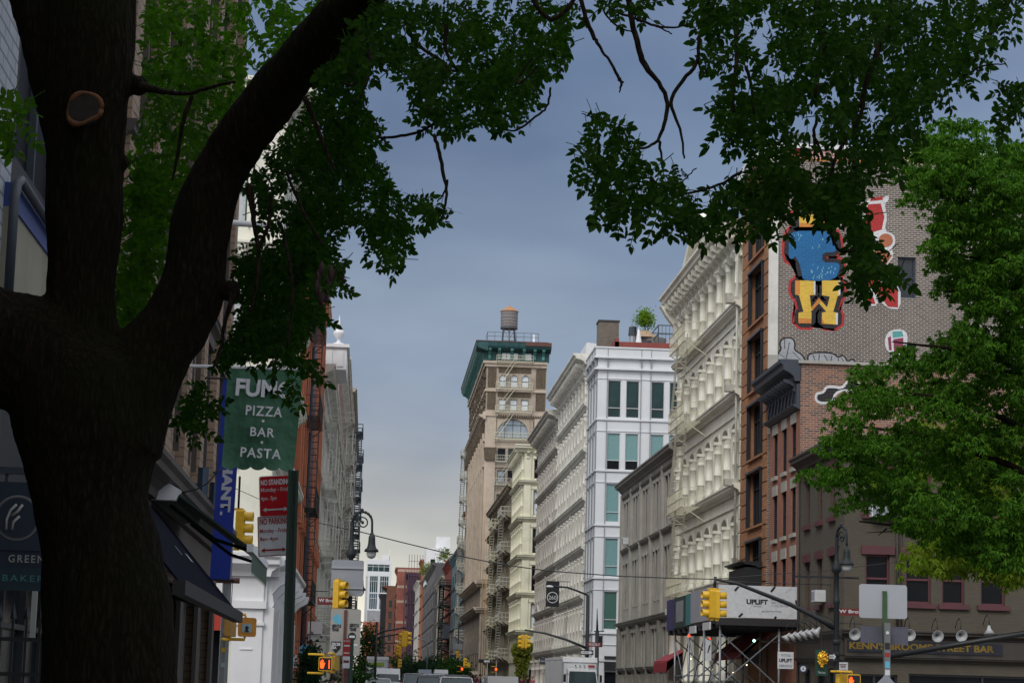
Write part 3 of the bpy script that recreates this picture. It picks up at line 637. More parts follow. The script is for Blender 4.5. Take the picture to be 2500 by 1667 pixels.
windows(t, [r for r in lo if r[2] < 9], .16, 'low', M_['wframe'], flat('striped_blind', (.06, .14, .12), .3), t=.05, **F6); windows(t, [r for r in lo if r[2] > 9], .16, 'low', M_['wframe'], BL, t=.05, **F6)
b = MB()
for r in lo:
    if 17 < r[2] < 21: b.box(r[0]+.06, r[1]-.06, .12, .138, r[2]+.06, r[2]+.68, M6)
b.build('lower_pane', G3, t)
windows(t, [(.6, 5.9, .4, 3.3)], .3, 'grid', M_['dframe'], G3, name='shop_window'); windows(t, [(.9, 3.2, .3, 3.0), (4.2, 12, .6, 3.6)], .26, 'mid', M_['wframe'], G3, name='shop_window', **F6)
b = MB()
for M, w in ((None, 6.6), (M6, 14)):
    for z in (4.9, 8.95, 12.9, 16.98, 20.85, 24.82): b.box(-.1 if M is None else -.12, w+.1, -.12, .02, z+.82, z+.94, M).box(0, w, -.06, .02, z, z+.06, M)
    for z in (25.62, 26.5, 27.25): b.box(-.3, w+.1, -.3, .02, z-.12, z, M)
    b.box(-.22, w, -.22, .02, 26.5, 27.2, M); b.box(0, w, -.09, .02, 3.7, 3.95, M)
b.build('panel_band', M_['panel'], t)
b = MB()
for M, w in ((None, 6.6), (M6, 14)):
    for k in range(6):
        x = .72+3.3*k if M else .3+2.05*k
        if x < w:
            for xx in ((x,) if M is None else (x, x+2.56)): 
                if xx < w: b.box(xx-.02, xx+.02, -.10, .02, 4.9, 25.4, M); b.box(xx-.02, xx+.02, -.26, .0, 25.5, 27.1, M)
b.build('panel_joint', flat('joint_grey', (.25, .27, .30), .4), t)
b = MB(); b.box(.9, 4.2, -.08, .02, 3.05, 3.66, M6).box(.9, 4.2, -.2, .02, 3.9, 4.1, M6); b.build('shop_fascia', M_['black'], t)
bulk('roof_wall', t, paint('brick_red_render', (.22, .045, .035), .7), (.3, 2.2, 5, 9, 26.5, 28.3), (2.2, 6.3, 1.3, 1.6, 26.5, 28.0), (6.1, 6.3, 1.3, 13, 26.5, 27.75), (.3, 4.2, 9.5, 13.5, 26.5, 29.0))
# --- chimney on the neighbouring roof
ch = thing('chimney', 'square dark brick chimney standing on the roof edge left of the metal building', 'chimney', (18.0, 176, 26.8))
b = MB(); b.box(0, 1.65, 0, 1.8, 0, 4.7); b.build('stack', brick('chimney_brick', (.16, .13, .10), (.10, .085, .075), (.24, .21, .18), .3, .1), ch)
b = MB(); b.box(-.06, 1.71, -.06, 1.86, 4.7, 4.85); b.build('coping', M_['tar'], ch)
# --- white and grey cast-iron fronts
def iron_front(label, y_far, W, H, m, bays, led, name, extra=None, wd=1.3, D=18, X=16.6, cor=1.3, pm=(G1, G3), q=True, group=None, ped=False):
    t = thing(name, label, 'building', (X, y_far, 0), -HP, group)
    rs = []; p = (W-1.6)/bays; tops = led[1:]+[H-1.3]
    for z, z2 in zip(led, tops): rs += grid(.8, W-.8, bays, wd, [(z+.75, z2-.55)])
    shell(t, W, D, H, m, rs, .5); windows(t, rs, .45, 'sash', flat('sash_box_grey', (.10, .10, .10)), list(pm), jam=.22)
    b = MB()
    for z in led: cornice(b, -.2, W+.1, z, .45, .42)
    for r in rs: arch_fill(b, r[0], r[1], r[3], .4, -.03, .2, n=3); b.box(r[0]-.1, r[1]+.1, -.18, .02, r[2]-.15, r[2])
    for r in rs:
        for s_ in (r[0]-.12, r[1]+.02): b.box(s_, s_+.1, -.22, .02, r[2]-.1, r[3]-.2)
    b.build('ledge', m, t)
    b = MB(); cornice(b, -.6, W+.1, H-.7, .8, cor); b.box(0, W, -.18, .02, H-1.35, H-.7)
    for k in range(int(W/.9)): console(b, .4+k*.9, .32, H-1.5, H-.55, cor*.8)
    if ped:
        for x in (W*.25, W*.75): 
            for z in led[1:4:2]: b.prism([(x-1.8, z+.45), (x+1.8, z+.45), (x, z+1.2)], -.4, .02)
    b.build('cornice', m, t)
    b = MB()
    for x in (0, W/2-.35, W-.75):
        quoins(b, x, .7, .2, H-1.5, .55, .14)
    b.build('quoin', m, t)
    for z, z2 in zip(led, tops): columns(t, [.8+p*k for k in range(bays+1)][:14], -.1, z+.5, z2-z-.9, .16, m)
    bulk('shop_window', t, G3, (.8, W-.8, -.02, .03, .6, led[0]-1.2))
    columns(t, [.8+p*2*k for k in range(bays//2+1)], -.12, .1, led[0]-.4, .3, m)
    return t
iron_front('soiled white cast-iron front full of small arched windows beside the metal building', 195, 26.0, 27.6, M_['white_iron'], 9, [4.6, 8.4, 12.2, 16, 19.8, 23.4], 'cast_iron_building')
t = iron_front('greyish cast-iron front with heavy pediments and roof cornice before the pale corner', 218.5, 23.4, 26.4, M_['grey_iron'], 8, [4.6, 8.4, 12.2, 16, 19.8, 22.8], 'cast_iron_building', ped=True, wd=1.5)
g = thing('roof_dormer', 'pair of white sheet-metal gable ends rising behind the white iron cornice', 'roof gable', (17.4, 194, 27.4))
M90 = Matrix.Identity(4)
for yy, xx, zt in ((-1, 1.1, 3.4), (12.5, -.1, 4.0), (-13, 2.4, 4.2)): pass
b = MB(); b.prism([(.0, 0), (2.6, 0), (2.6, 1.2), (2.2, 3.0), (.15, 3.2)], -12.5, -12.2).prism([(.0, 0), (.15, 3.2), (2.2, 3.0), (2.6, 0)], -12, -3); b.build('gable', M_['white'], g)
b = MB(); b.prism([(-.1, -.5), (1.6, -.5), (1.5, 2.2), (.2, 2.5)], 14, 18).box(1.0, 2.0, 3, 4, 0, 3.3); b.build('gable', M_['white'], g)
# --- pale yellow corner building
t = thing('pale_corner_building', 'pale yellow cast-iron corner building with tall dark windows on its narrow front', 'building', (16.6, 258, 0), -HP)
W = 17.0; D = 14; F8 = dict(loc=(W, 0, 0), rz=HP); M8 = Matrix.Translation((W, 0, 0)) @ Matrix.Rotation(HP, 4, 'Z')
led = [7.4, 11.5, 15.65, 19.85, 23.9]; rs = []; fr = []
for z in led: rs += grid(1.2, W-.4, 6, 1.5, [(z+.9, min(z+3.5, 27.2))]); fr += [(x, x+1.4, z+.7, min(z+3.4, 27.2)) for x in (1.15, 3.7, 6.3, 9)]
fr += [(1.1, 4.2, .4, 3.6), (5, 9, .4, 3.6)]
shell(t, W, D, 28, M_['cream2'], rs, .45, 'end', fr); windows(t, rs, .4, 'sash', M_['dframe'], [G1, G3], jam=.2); windows(t, fr, .35, 'sash', M_['mframe'], [GR, G3, G1, WB], **F8)
b = MB()
for M, w in ((None, W), (M8, D)):
    for z in led: cornice(b, -.1 if M is None else -.55, w+.1, z, .5, .55, M)
    cornice(b, -.3 if M is None else -1.1, w+.1, 27.5, .8, .9, M); b.box(0, w, -.12, .02, 4.4, 5, M)
    for k in range(int(w/.8)): console(b, .4+k*.8, .3, 26.7, 27.6, .75, M)
b.build('ledge', M_['cream2'], t)
b = MB()
for z in led+[0]:
    b.box(.05, .8, -.16, .02, z+.55, min(z+4.0, 27.4), M8)
for r in fr[:-2]: b.box(r[0]-.2, r[0]-.05, -.1, .02, r[2], r[3]+.2, M8).box(r[1]+.05, r[1]+.2, -.1, .02, r[2], r[3]+.2, M8).box(r[0]-.25, r[1]+.25, -.2, .02, r[3]+.15, r[3]+.4, M8)
b.build('pier', M_['cream2'], t)
for z in led: columns(t, [1.2+2.55*k for k in range(7)], -.1, z+.5, 3.4, .17, M_['cream2'])
# --- stained building hung with fire escapes and pipes
t = thing('stained_loft_building', 'stained brown loft building hung with pale fire escapes and long scaffold pipes', 'building', (16.6, 305, 0), -HP)
rs = grid(1, 46, 14, 1.5, [(z, z+2.6) for z in (5.6, 9.8, 14, 18.2, 22.4)])
M_['stain'] = paint('stained_stone', (.34, .30, .23), .85, .6, .35, scale=1.2)
shell(t, 46.8, 9, 25.5, M_['stain'], rs, .4); windows(t, rs, .35, 'sash', M_['cframe'], [G1, G3, WB], jam=.2)
b = MB()
for z in (4.6, 8.8, 13, 17.2, 21.4, 25): cornice(b, -.5, 46.9, z, .5, .8)
for z in (4.6, 8.8, 13, 17.2, 21.4, 25):
    for k in range(31): console(b, .5+k*1.5, .4, z-.5, z+.2, .7)
b.build('ledge', M_['stain'], t)
fire_escape(t, M_['greyiron'], 38, 45, [5.2, 9.4, 13.6, 17.8, 22], 1.3, r=.05, dx=.4); fire_escape(t, M_['creamiron'], 18, 25, [5.2, 9.4, 13.6, 17.8, 22], 1.3, r=.05, dx=.4)
b = MB(); b.tube([(13, -1.6, 3), (10.0, -1.5, 29)], .07, 6); b.tube([(22, -1.5, 3), (21.6, -1.6, 16)], .06, 6); b.tube([(17, -1.5, 3), (17, -1.5, 21)], .05, 6); b.build('scaffold_pipe', flat('tan_pipe', (.5, .34, .2)), t)
b = MB(); b.box(8, 14, 2, 8, 25.4, 27.5); b.box(20, 26, 1, 6, 25.4, 28.2); b.build('bulkhead', M_['stain'], t)
# --- the tower
t = thing('stone_tower_building', 'tall narrow carved stone tower building with deep green copper cornice', 'building', (16.0, 370, 0), -HP)
W = 52; D = 8.9; F9 = dict(loc=(W, 0, 0), rz=HP); M9 = Matrix.Translation((W, 0, 0)) @ Matrix.Rotation(HP, 4, 'Z')
fl = [18.3, 21.8, 25.3, 28.8, 32.3, 36.0]
fr = [(x, x+1.08, a, b_) for a, b_ in ((45.3, 47.15), (41.85, 43.52)) for x in (1.9, 3.55, 5.22)]
fr += [(1.75, 6.45, 37.75, 40.55)]
fr += [(x, x+1.15, z-1.1, z+.7) for z in fl[:5]+[35.5] for x in (1.95, 3.5, 5.1)]
rs = grid(2, 50, 8, 2.0, [(z, z+2.0) for z in (17.6, 21.4, 25.2, 29, 32.8, 36.6, 8.5, 12.9)]); rs += grid(2, 50, 8, 3.4, [(1, 6.5)])
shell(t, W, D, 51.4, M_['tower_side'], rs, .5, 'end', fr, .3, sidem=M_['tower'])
windows(t, rs, .45, 'sash', M_['dframe'], [G1, G3], jam=.3)
windows(t, [r for r in fr if r[2] > 41], .26, 'sash', flat('tower_frame', (.10, .14, .16)), GR, **F9); windows(t, fr[6:7], .26, 'grid', M_['gframe'], TG, **F9); windows(t, fr[7:], .26, 'sash', M_['dframe'], [G1, TG, G3], **F9)
b = MB()
for x in (1.9, 3.55, 5.22): arch_fill(b, x, x+1.08, 47.15, .5, -.05, .2, M9)
arch_fill(b, 1.75, 6.45, 40.57, 2.3, -.05, .25, M9, 10)
for z0, z1, p in ((40.9, 41.6, .35), (44.6, 44.95, .2), (48.3, 48.75, .3), (48.75, 49.1, .55), (33.4, 33.7, .2), (37.2, 37.5, .2)):
    b.box(-p, D+.02, -p, .02, z0, z1, M9); b.box(0, W, -p, .02, z0, z1)
for z in (3.0, 12.2, 16.0): cornice(b, 0, W+.1, z, .8, 1.0)
cornice(b, 0, W+.6, 40.4, .7, 1.0); cornice(b, -.6, D, 16, .8, .8, M9); cornice(b, -.6, D, 12.2, .8, .8, M9)
b.build('ledge', M_['tower_lt'], t)
b = MB()
for x0 in (.0, 7.25):
    b.box(x0, x0+1.6, -.28, .02, 17, 34.4, M9)
    b.box(x0, x0+1.6, -.22, .02, 36.3, 40.8, M9)
b.box(1.65, 7.25, -.06, .0, 36.3, 37.7, M9)
for k in range(9): b.box(k*6.2, k*6.2+1.2, -.35, .02, 17, 39.8)
b.build('pier', M_['tower_lt'], t)
b = MB()
for x0 in (-.05, 7.2):
    b.prism([(x0+.15, 34.4), (x0+1.5, 34.4), (x0+1.8, 36.2), (x0-.1, 36.2)], -.6, .02, M9)
for k in range(9): b.prism([(k*6.2+.1, 37.8), (k*6.2+1.1, 37.8), (k*6.2+1.4, 39.8), (k*6.2-.2, 39.8)], -.8, .02)
random.seed(9)
for x0, x1, z0, z1 in ((.2, 1.45, 45.2, 48.1), (.2, 1.45, 41.9, 44.5), (7.35, 8.75, 45.2, 48.1), (7.35, 8.75, 41.9, 44.5), (.3, 1.4, 37.7, 40.4), (1.75, 6.6, 47.4, 48.2), (1.75, 6.6, 43.8, 45.0), (7.1, 8.6, 37.7, 40.4)):
    b.box(x0, x1, -.04, .02, z0, z1, M9)
    for k in range(int((x1-x0)*(z1-z0)*9)):
        x, z = random.uniform(x0+.1, x1-.1), random.uniform(z0+.1, z1-.1); r = random.uniform(.08, .2); b.lathe([(.001, -r*.8), (r*.7, -r*.5), (r, 0)], 0, 0, 6, M9 @ Matrix.Translation((x, -.04, z)) @ Matrix.Rotation(-HP, 4, 'X') @ Matrix.Diagonal((1, 1, -1, 1)))
for k in range(260):
    x, z = random.uniform(1, 51), random.uniform(41.8, 48); r = random.uniform(.25, .6); b.box(x, x+r*2, -.25, .02, z, z+r)
for k in range(20): b.box(1.9+k*.34, 2.05+k*.34, -.5, -.2, 40.9, 41.15, M9)
b.build('carving', M_['carve'], t)
b = MB(); b.box(-.25, D+.3, -.25, .02, 49.1, 50.5, M9); b.box(0, W+.2, -.3, .02, 49.1, 50.5)
b.mold([(.02, 50.4), (-1.5, 50.9), (-1.62, 51.2), (-1.7, 51.8), (.02, 51.8)], -1.68, D+.5, M9); b.mold([(.02, 50.4), (-1.5, 50.9), (-1.62, 51.2), (-1.7, 51.8), (.02, 51.8)], 0, W+1.68)
b.build('cornice', M_['verdigris'], t)
b = MB()
for x in (.35, 1.75, 3.6, 5.4, 7.0, 8.3): console(b, x, .42, 49.2, 51.0, 1.45, M9)
for k in range(28): console(b, 1+k*1.85, .7, 49.2, 51.0, 1.5)
b.build('bracket', M_['verd_lt'], t)
bulk('cornice_cap', t, M_['oxide'], (W+1.2, W+1.75, -1.75, 8.9, 51.8, 51.92), (0, W+1.2, -1.75, 8.9, 51.8, 51.92)); b = MB(); b.box(5.6, 9.4, -1.78, -1.2, 51.3, 51.85, M9); b.build('cornice_corner', M_['oxide'], t)
b = MB()
for x in (2.2, 2.9, 3.9, 5.3, 5.9): b.box(x, x+.62, -.33, -.2, 49.35, 50.3, M9)
b.build('attic_window', GR, t)
fire_escape(t, M_['creamiron'], 1.4, 6.8, [37.55, 41.5, 44.95, 49.0], .9, r=.035, dx=.22, ladder=False, **F9)
fire_escape(t, M_['greyiron'], 1.6, 5.2, [20.3, 23.8, 27.3, 30.8, 34.2], .9, r=.035, dx=.25, ladder=False, **F9)
fire_escape(t, M_['greyiron'], 2, 6.5, [17, 20.8, 24.6, 28.4, 32.2, 36, 39.8], 1.5, r=.06, dx=.5)
rl = MB()
for x0, x1 in ((.0, 7.6),):
    for z in (52.9, 53.5): rl.bar((x0, .3, z), (x1, .3, z), .035)
    for k in range(8): rl.bar((x0+k*1.08, .3, 51.9), (x0+k*1.08, .3, 53.5), .035)
    for z in (52.9, 53.5): rl.bar((x0, .3, z), (x0, 6, z), .035)
rl.build('roof_railing', M_['black'], t, **F9)
# --- water tower on that roof
t = thing('water_tower', 'round wooden water tank on dark steel legs with conical tan roof', 'water tower', (19.85, 330, 51.9))
b = MB()
st = flat('tank_steel', (.05, .065, .075), .6)
for sx in (-1, 1):
    for sy in (-1, 1):
        l = MB(); l.tube([(sx*1.15, sy*1.15, 0), (sx*.8, sy*.8, 4.3)], .1, 5); l.build('leg', st, t)
for s in (-1, 1):
    b.bar((-1.0*s, -1.05, .6), (.85*s, -.85, 3.8), .04); b.bar((1.1, -1.1*s, 2), (1.1, 1.1*s, 2), .05); b.bar((-1.1, -1.1*s, 2.1), (1.1, -1.1*s, 2.1), .05)
b.cyl(0, 0, 4.05, 4.3, 1.35, 1.3, 16); b.build('brace', st, t)
b = MB(); b.cyl(.05, 0, 0, 4.2, .16, .16, 8); b.build('riser_pipe', flat('riser', (.45, .5, .55)), t)
wd = NT('tank_wood'); wv = wd.n('TexWave'); wv.wave_type = 'BANDS'; wv.bands_direction = 'X'; wv.inputs['Scale'].default_value = 2.6; wv.inputs['Distortion'].default_value = .6; wd.l(wd.coord('Object'), wv.inputs[0])
wn = wd.noise(3, 4, .6, wd.coord('Object', (1, 1, .3))); wc = wd.mix(wn.outputs[0], (.15, .14, .145, 1), (.27, .25, .25, 1)); wd.l(wd.mix(.35, wc, wd.ramp(wv.outputs[0], ((0, (.12, .11, .11, 1)), (1, (.26, .24, .25, 1))))), wd.b.inputs['Base Color']); wd.b.inputs['Roughness'].default_value = .85
b = MB(); b.lathe([(.01, 4.2), (1.28, 4.2), (1.33, 6.8), (.01, 6.8)], 0, 0, 24, smooth=False); b.build('tank', wd.m, t)
b = MB()
for z in (4.35, 4.75, 5.2, 5.7, 6.25): b.lathe([(1.32, z), (1.35, z+.02), (1.32, z+.05)], 0, 0, 24)
b.build('hoop', st, t)
b = MB(); b.lathe([(1.42, 6.72), (1.42, 6.8), (.05, 7.7), (.001, 7.9)], 0, 0, 20, smooth=False); b.build('roof', paint('tank_roof', (.40, .20, .085), .8, .3, .6), t)
t = thing('chimney', 'small red brick chimney with white cap and flue on the tower roof', 'chimney', (23.0, 328, 51.9))
b = MB(); b.box(0, 1.35, 0, 1.3, 0, 1.7); b.build('stack', M_['r2brick'], t); b = MB(); b.box(-.1, 1.45, -.1, 1.4, 1.7, 1.85).box(.45, .75, .4, .7, 1.85, 3.1).cyl(-.9, .5, .0, .75, .28, .2); b.build('coping', M_['white'], t)
# --- roof things on the metal building
t = thing('closed_parasol', 'closed white parasol standing on the roof terrace', 'parasol', (19.9, 164.5, 26.5))
b = MB(); b.tube([(0, 0, 0), (0, 0, 2.7)], .03, 6); b.build('pole', M_['wframe'], t)
b = MB(); b.lathe([(.40, .5), (.34, 1.0), (.2, 1.8), (.1, 2.4), (.01, 2.6)], 0, 0, 9, smooth=False); b.build('canopy', M_['white'], t)
b = MB(); b.bar((.35, 0, 1), (.35, 0, 5.2), .03) if 0 else None
t = thing('roof_tank', 'low wooden roof tank with tan lid behind the parasol', 'roof tank', (22.4, 176, 26.8))
b = MB(); b.cyl(0, 0, 0, 3.4, 1.2, 1.2, 16); b.build('tank', paint('grey_tank', (.17, .16, .15), .8), t); b = MB(); b.cyl(-.6, 0, 3.4, 4.1, 1.3, .3, 14); b.build('lid', paint('tan_lid', (.36, .24, .14)), t)
t = thing('roof_fan', 'small round steel roof fan on a stem between chimney and shrub', 'roof vent', (20.2, 171, 26.0))
b = MB(); b.cyl(0, 0, 0, 3.6, .25, .25, 8).cyl(1.1, 0, 0, 2.6, .32, .32, 8); b.build('stem', flat('galvanised', (.35, .37, .40), .35, .6), t); b = MB(); b.cyl(0, 0, 3.6, 4.3, .36, .3, 10).cyl(1.1, 0, 2.6, 3.2, .42, .42, 10); b.build('cowl', M_['navy_iron'], t)
t = thing('roof_cage', 'slate blue railed cage with steel unit at the roof edge of the metal building', 'railing', (22.4, 172, 27.2)); b = MB()
for z in (1.6, 2.8, 3.5): b.tube([(0, 0, z), (6, 0, z), (6, 4, z), (0, 4, z), (0, 0, z)], .06, 4, False)
for k in range(21): b.bar((k*.3, 0, 1.6), (k*.3, 0, 3.5), .03)
for k in range(3): b.bar((k*3, 0, 0), (k*3, 0, 3.5), .07); b.bar((k*3, 4, 0), (k*3, 4, 3.5), .07)
b.build('railing', M_['blueiron'], t); b = MB(); b.box(1.0, 2.2, 1, 3, 1.5, 2.6); b.build('unit', M_['white'], t)
b = MB(); b.box(-.5, 7, -.3, 4.2, 0, 1.6); b.build('base_wall', MC['brick_red_render'], t)
t = thing('roof_fence', 'grey weathered timber terrace screen beside the brick chimney', 'fence', (19.9, 170.2, 26.8)); b = MB()
for k in range(12): b.box(k*.3, k*.3+.26, 0, .06, 0, 2.0)
b.box(0, 3.6, -.05, .11, 2.0, 2.15); b.build('boards', paint('grey_timber', (.2, .19, .18), .9), t)

# --- far row beyond the tower
def far_block(name, label, X, y0, y1, H, m, D=12, rows=None, bays=6, wm=None, wd=1.4, led=True, cor=.8, front=None, pm=(G1, G3), side='end', left=False, lm=None, fh=3.9):
    W = y1-y0; t = thing(name, label, 'building', (X, y1, 0) if not left else (X, y0, 0), -HP if not left else HP)
    n = max(1, int((H-4.5-1.2)/fh)); rows = rows or [(5+k*fh, 5+k*fh+fh*.62) for k in range(n)]
    rs = grid(.5, W-.5, bays, wd, rows)
    fr = grid(.4, D-.4, front, 1.1, rows) if front else ()
    shell(t, W, D, H, m, rs, .35, 'start' if left else 'end', fr)
    windows(t, rs, .3, 'sash', wm or M_['dframe'], list(pm), jam=.18)
    if front:
        kw = dict(loc=(0, D, 0), rz=-HP) if left else dict(loc=(W, 0, 0), rz=HP)
        windows(t, fr, .3, 'sash', wm or M_['dframe'], list(pm), **kw)
    b = MB(); cornice(b, -.3, W+.3, H-.8, .8, cor)
    if led:
        for a, _ in rows: cornice(b, 0, W, a-.7, .35, .35)
    for k in range(int(W/1.4)): console(b, .5+k*1.4, .4, H-1.6, H-.7, cor*.7)
    b.build('cornice', lm or m, t)
    return t
P = paint
t = far_block('brick_building', 'thin orange brick house with pale fire escapes behind the tower', 16.3, 371, 381, 31, P('far_orange', (.30, .11, .06), .8), bays=3); fire_escape(t, M_['greyiron'], 3, 7, [6, 10, 14, 18, 22, 26], 1.6, r=.06, dx=.5)
t = far_block('teal_iron_building', 'teal painted iron front with domed roof turret far down the street', 16.4, 382, 441, 26.5, P('teal_iron', (.055, .15, .19), .5, .4, .5), bays=5, wd=4.2)
b = MB(); b.lathe([(.85, 26.5), (.85, 27), (.9, 27.1), (.8, 27.6), (.5, 28.2), (.12, 28.7), (.01, 29.2)], 34, .9, 12); b.box(2, 50, 1, 10, 26.4, 27.2); b.build('dome', P('teal_dome', (.10, .22, .21), .6), t)
t = far_block('fire_escape_building', 'dark red loft front behind heavy black fire escapes', 16.4, 441.5, 480, 27, P('far_red', (.22, .04, .02), .8), bays=5)
fire_escape(t, M_['black'], 26, 36, [5, 9.2, 13.4, 17.6, 21.8], 2.2, r=.13, dx=.7); bulk('bay_sign', t, M_['navy_iron'], (20, 38, -1.4, 0, 11.0, 13.6))
far_block('pale_row_house', 'pale beige row house squeezed left of the black fire escapes', 16.3, 481, 530, 25.5, P('far_beige', (.42, .38, .31), .8), bays=6)
t = far_block('dark_grey_building', 'dark grey iron front with planted roof in the far row', 15.6, 531, 640, 31, P('far_dark', (.075, .075, .085), .6, .4, .5), bays=8, wd=5.2)
t2 = t
far_block('orange_brick_house', 'orange brick strip of a house beside the dark grey front', 15.2, 641, 665, 38, P('far_orange2', (.33, .12, .06), .8), bays=3)
t = thing('white_roof_block', 'plain white rooftop block standing above the dark grey front', 'roof block', (15.1, 604, 29)); b = MB(); b.box(.0, 5.2, 0, 20, 0, 10.1); b.build('wall', M_['white'], t); b = MB(); b.box(2.7, 6.6, 2, 14, 10.1, 13.4); b.build('upper_wall', M_['white'], t); b = MB(); b.box(1.3, 2.5, -.1, 0, 5.0, 7.0); b.build('window', G3, t)
far_block('white_iron_front', 'narrow white cast-iron front far along the row', 14.8, 666, 720, 33, P('far_white', (.5, .49, .45), .7), bays=5)
t = far_block('netted_building', 'far building wrapped in dark plum scaffold netting', 12.5, 721, 745, 38, P('netting', (.05, .025, .05), .8), bays=4, D=8)
b = MB(); random.seed(2)
for k in range(9): b.bar((24.3, k*.9, 5), (24.3, k*.9, 44), .1); b.bar((24.3, 0, 5+k*4.6), (24.3, 8, 5+k*4.6), .09)
for k in range(7): b.bar((k*3.8, -.9, 5), (k*3.8, -.9, 39), .1)
b.build('scaffold', flat('plum_steel', (.09, .04, .07)), t)
t = far_block('banded_brick_building', 'red brick building with pale stone bands beside the plum netting', 9.2, 746, 775, 41, P('far_red2', (.27, .085, .06), .8), bays=4, D=12, front=None)
b = MB()
for z in (39.5, 34, 29, 22, 15.5, 9): b.box(-.05, 12, -.08, .02, z, z+.9, Matrix.Translation((29, 0, 0)) @ Matrix.Rotation(HP, 4, 'Z'))
b.build('stone_band', P('far_band', (.45, .33, .26)), t)
far_block('brown_tenement', 'narrow brown tenement with projecting cornice at the left end of the row', 6.0, 776, 795, 36, P('far_brown', (.17, .075, .05), .8), bays=4, D=7, front=3, cor=1.8)
far_block('black_glass_block', 'black windowless block in front of the glass tower', 4.0, 800, 820, 34, P('far_black', (.012, .013, .02), .3), bays=4, D=6, led=False)
t = thing('glass_office_block', 'white framed modern office block with blue glass closing the street', 'building', (-2.0, 880, 0))
wr = [(10.8 if j == 2 else .8+j*5.2, (10.8 if j == 2 else .8+j*5.2)+3.9, a, b_) for j in range(2) for a, b_ in ((16, 21), (21.4, 26.4), (26.8, 31.8), (32.2, 36.5))]
wr = [(x, x+w, a, b_) for x, w in ((-.01, 1.0), (1.7, 3.4), (5.8, 3.6)) if x > 0 for a, b_ in ((18, 24), (31, 37.4), (37.6, 44.3))]+[(.6, 9.6, 46.0, 49.0), (.2, 1.1, 18, 44)]
shell(t, 10.4, 14, 50.5, M_['panel'], wr, .4); windows(t, wr, .3, 'grid', M_['wframe'], [G2, glass('blue_pane', (.03, .08, .12))], t=.2)
bulk('base_wall', t, P('far_grey', (.30, .31, .34)), (1.2, 10.3, -.6, 0, 22, 30.6)); bulk('roof_unit', t, M_['white'], (2, 4.5, 2, 5, 50.5, 52), (6.4, 9.2, 1, 5, 50.5, 53)); b = MB(); b.tube([(9.3, 2, 50), (9.3, 2, 55)], .12, 5); b.build('mast', M_['white'], t)
t = far_block('low_brick_block', 'low orange-red brick block below the glass office', 7.0, 840, 868, 25.6, P('far_low', (.38, .12, .07), .8), bays=3, D=2, led=False)
bulk('near_wall', t, MC['far_low'], (27.9, 28.1, -9.2, 2.4, 0, 25))

# ================================================================== LEFT SIDE
# --- cream corner building with white ground floor
t = thing('cream_corner_building', 'cream iron corner building with white painted shop floor behind the banner', 'building', (-3.5, 73, 0), HP)
W = 21; D = 14; F = dict(loc=(0, D, 0), rz=-HP); ML = Matrix.Translation((0, D, 0)) @ Matrix.Rotation(-HP, 4, 'Z')
rows = [(6.1, 8.6), (9.7, 12.1), (13.2, 15.4), (16.8, 19.4)]
fr = [(x, x+1.5, a, b_) for a, b_ in rows for x in (11.35, 8.7, 6.05, 3.4)]; fs = [(11.2, 12.9, .6, 4.0), (7, 10.6, .6, 4.0), (3, 6.4, .6, 4.0)]
rs = grid(.8, 20.5, 8, 1.5, rows)
shell(t, W, D, 21.6, M_['cream'], rs+grid(1.5, 20, 4, 3.0, [(.5, 4.1)]), .35, 'start', fr+fs)
windows(t, rs, .3, 'sash', M_['gframe'], [G1, G3]); windows(t, fr, .3, 'sash', M_['gframe'], [GR, WB, GR], **F)
warm = emit('warm_shop_light', (.5, .24, .06), .12)
windows(t, fs, .3, 'mid', M_['wframe'], G3, name='shop_window', **F); windows(t, grid(1.5, 20, 4, 3.0, [(.5, 4.1)]), .3, 'mid', M_['rust'], G3, name='shop_window')
b = MB()
for r in fr: arch_fill(b, r[0], r[1], r[3], .5, -.02, .2, ML); b.box(r[0]-.22, r[0]-.06, -.12, .02, r[2], r[3]-.3, ML).box(r[1]+.06, r[1]+.22, -.12, .02, r[2], r[3]-.3, ML).box(r[0]-.3, r[1]+.3, -.2, .02, r[3]+.12, r[3]+.35, ML)
for M, w in ((None, W), (ML, D)):
    for z in (9.0, 12.45, 15.75): cornice(b, -.5 if M is None else 0, w+.55, z, .5, .5, M)
    for z in (12.45, 15.75): 
        for k in range(int(w)): console(b, .4+k*.95, .3, z-.5, z+.2, .4, M)
    cornice(b, -1.1 if M is None else 0, w+1.1, 20.9, .9, 1.1, M)
b.box(-.12, .0, -.1, 1.0, 6, 21); b.build('ledge', M_['cream'], t)
b = MB()
for M, w in ((None, W), (ML, D)):
    cornice(b, -.5 if M is None else 0, w+.5, 5.0, .75, .75, M)
    b.box(0, w, -.1, .02, 4.2, 5.0, M)
for x in (13.0, 9.8): 
    b.box(x, x+1.0, -.14, .02, 0, 4.15, ML).box(x-.1, x+1.1, -.24, .02, 3.95, 4.2, ML).box(x-.06, x+1.06, -.2, .02, 3.4, 3.5, ML).box(x-.06, x+1.06, -.18, .02, 1.0, 1.1, ML).box(x-.06, x+1.06, -.18, .02, .55, .65, ML)
    b.box(x+.3, x+.7, -.17, -.1, 2.6, 2.64, ML)
for k in range(6): b.box(k*4.2-.05, k*4.2+.7, -.35, .02, 0, 4.0); console(b, k*4.2+.35, .5, 3.9, 5.2, .9); 
b.build('shop_front', M_['white'], t)
b = MB(); b.box(10.8, 12.9, -.3, -.12, 3.2, 4.3, ML); b.box(10.9, 11.2, -.5, -.3, 2.9, 3.4, ML); b.build('shop_awning', paint('tomato_red', (.42, .03, .015), .6), t)
b = MB(); b.box(11.5, 12.0, .12, .2, 2.0, 2.7, ML); b.build('lit_interior', warm, t)
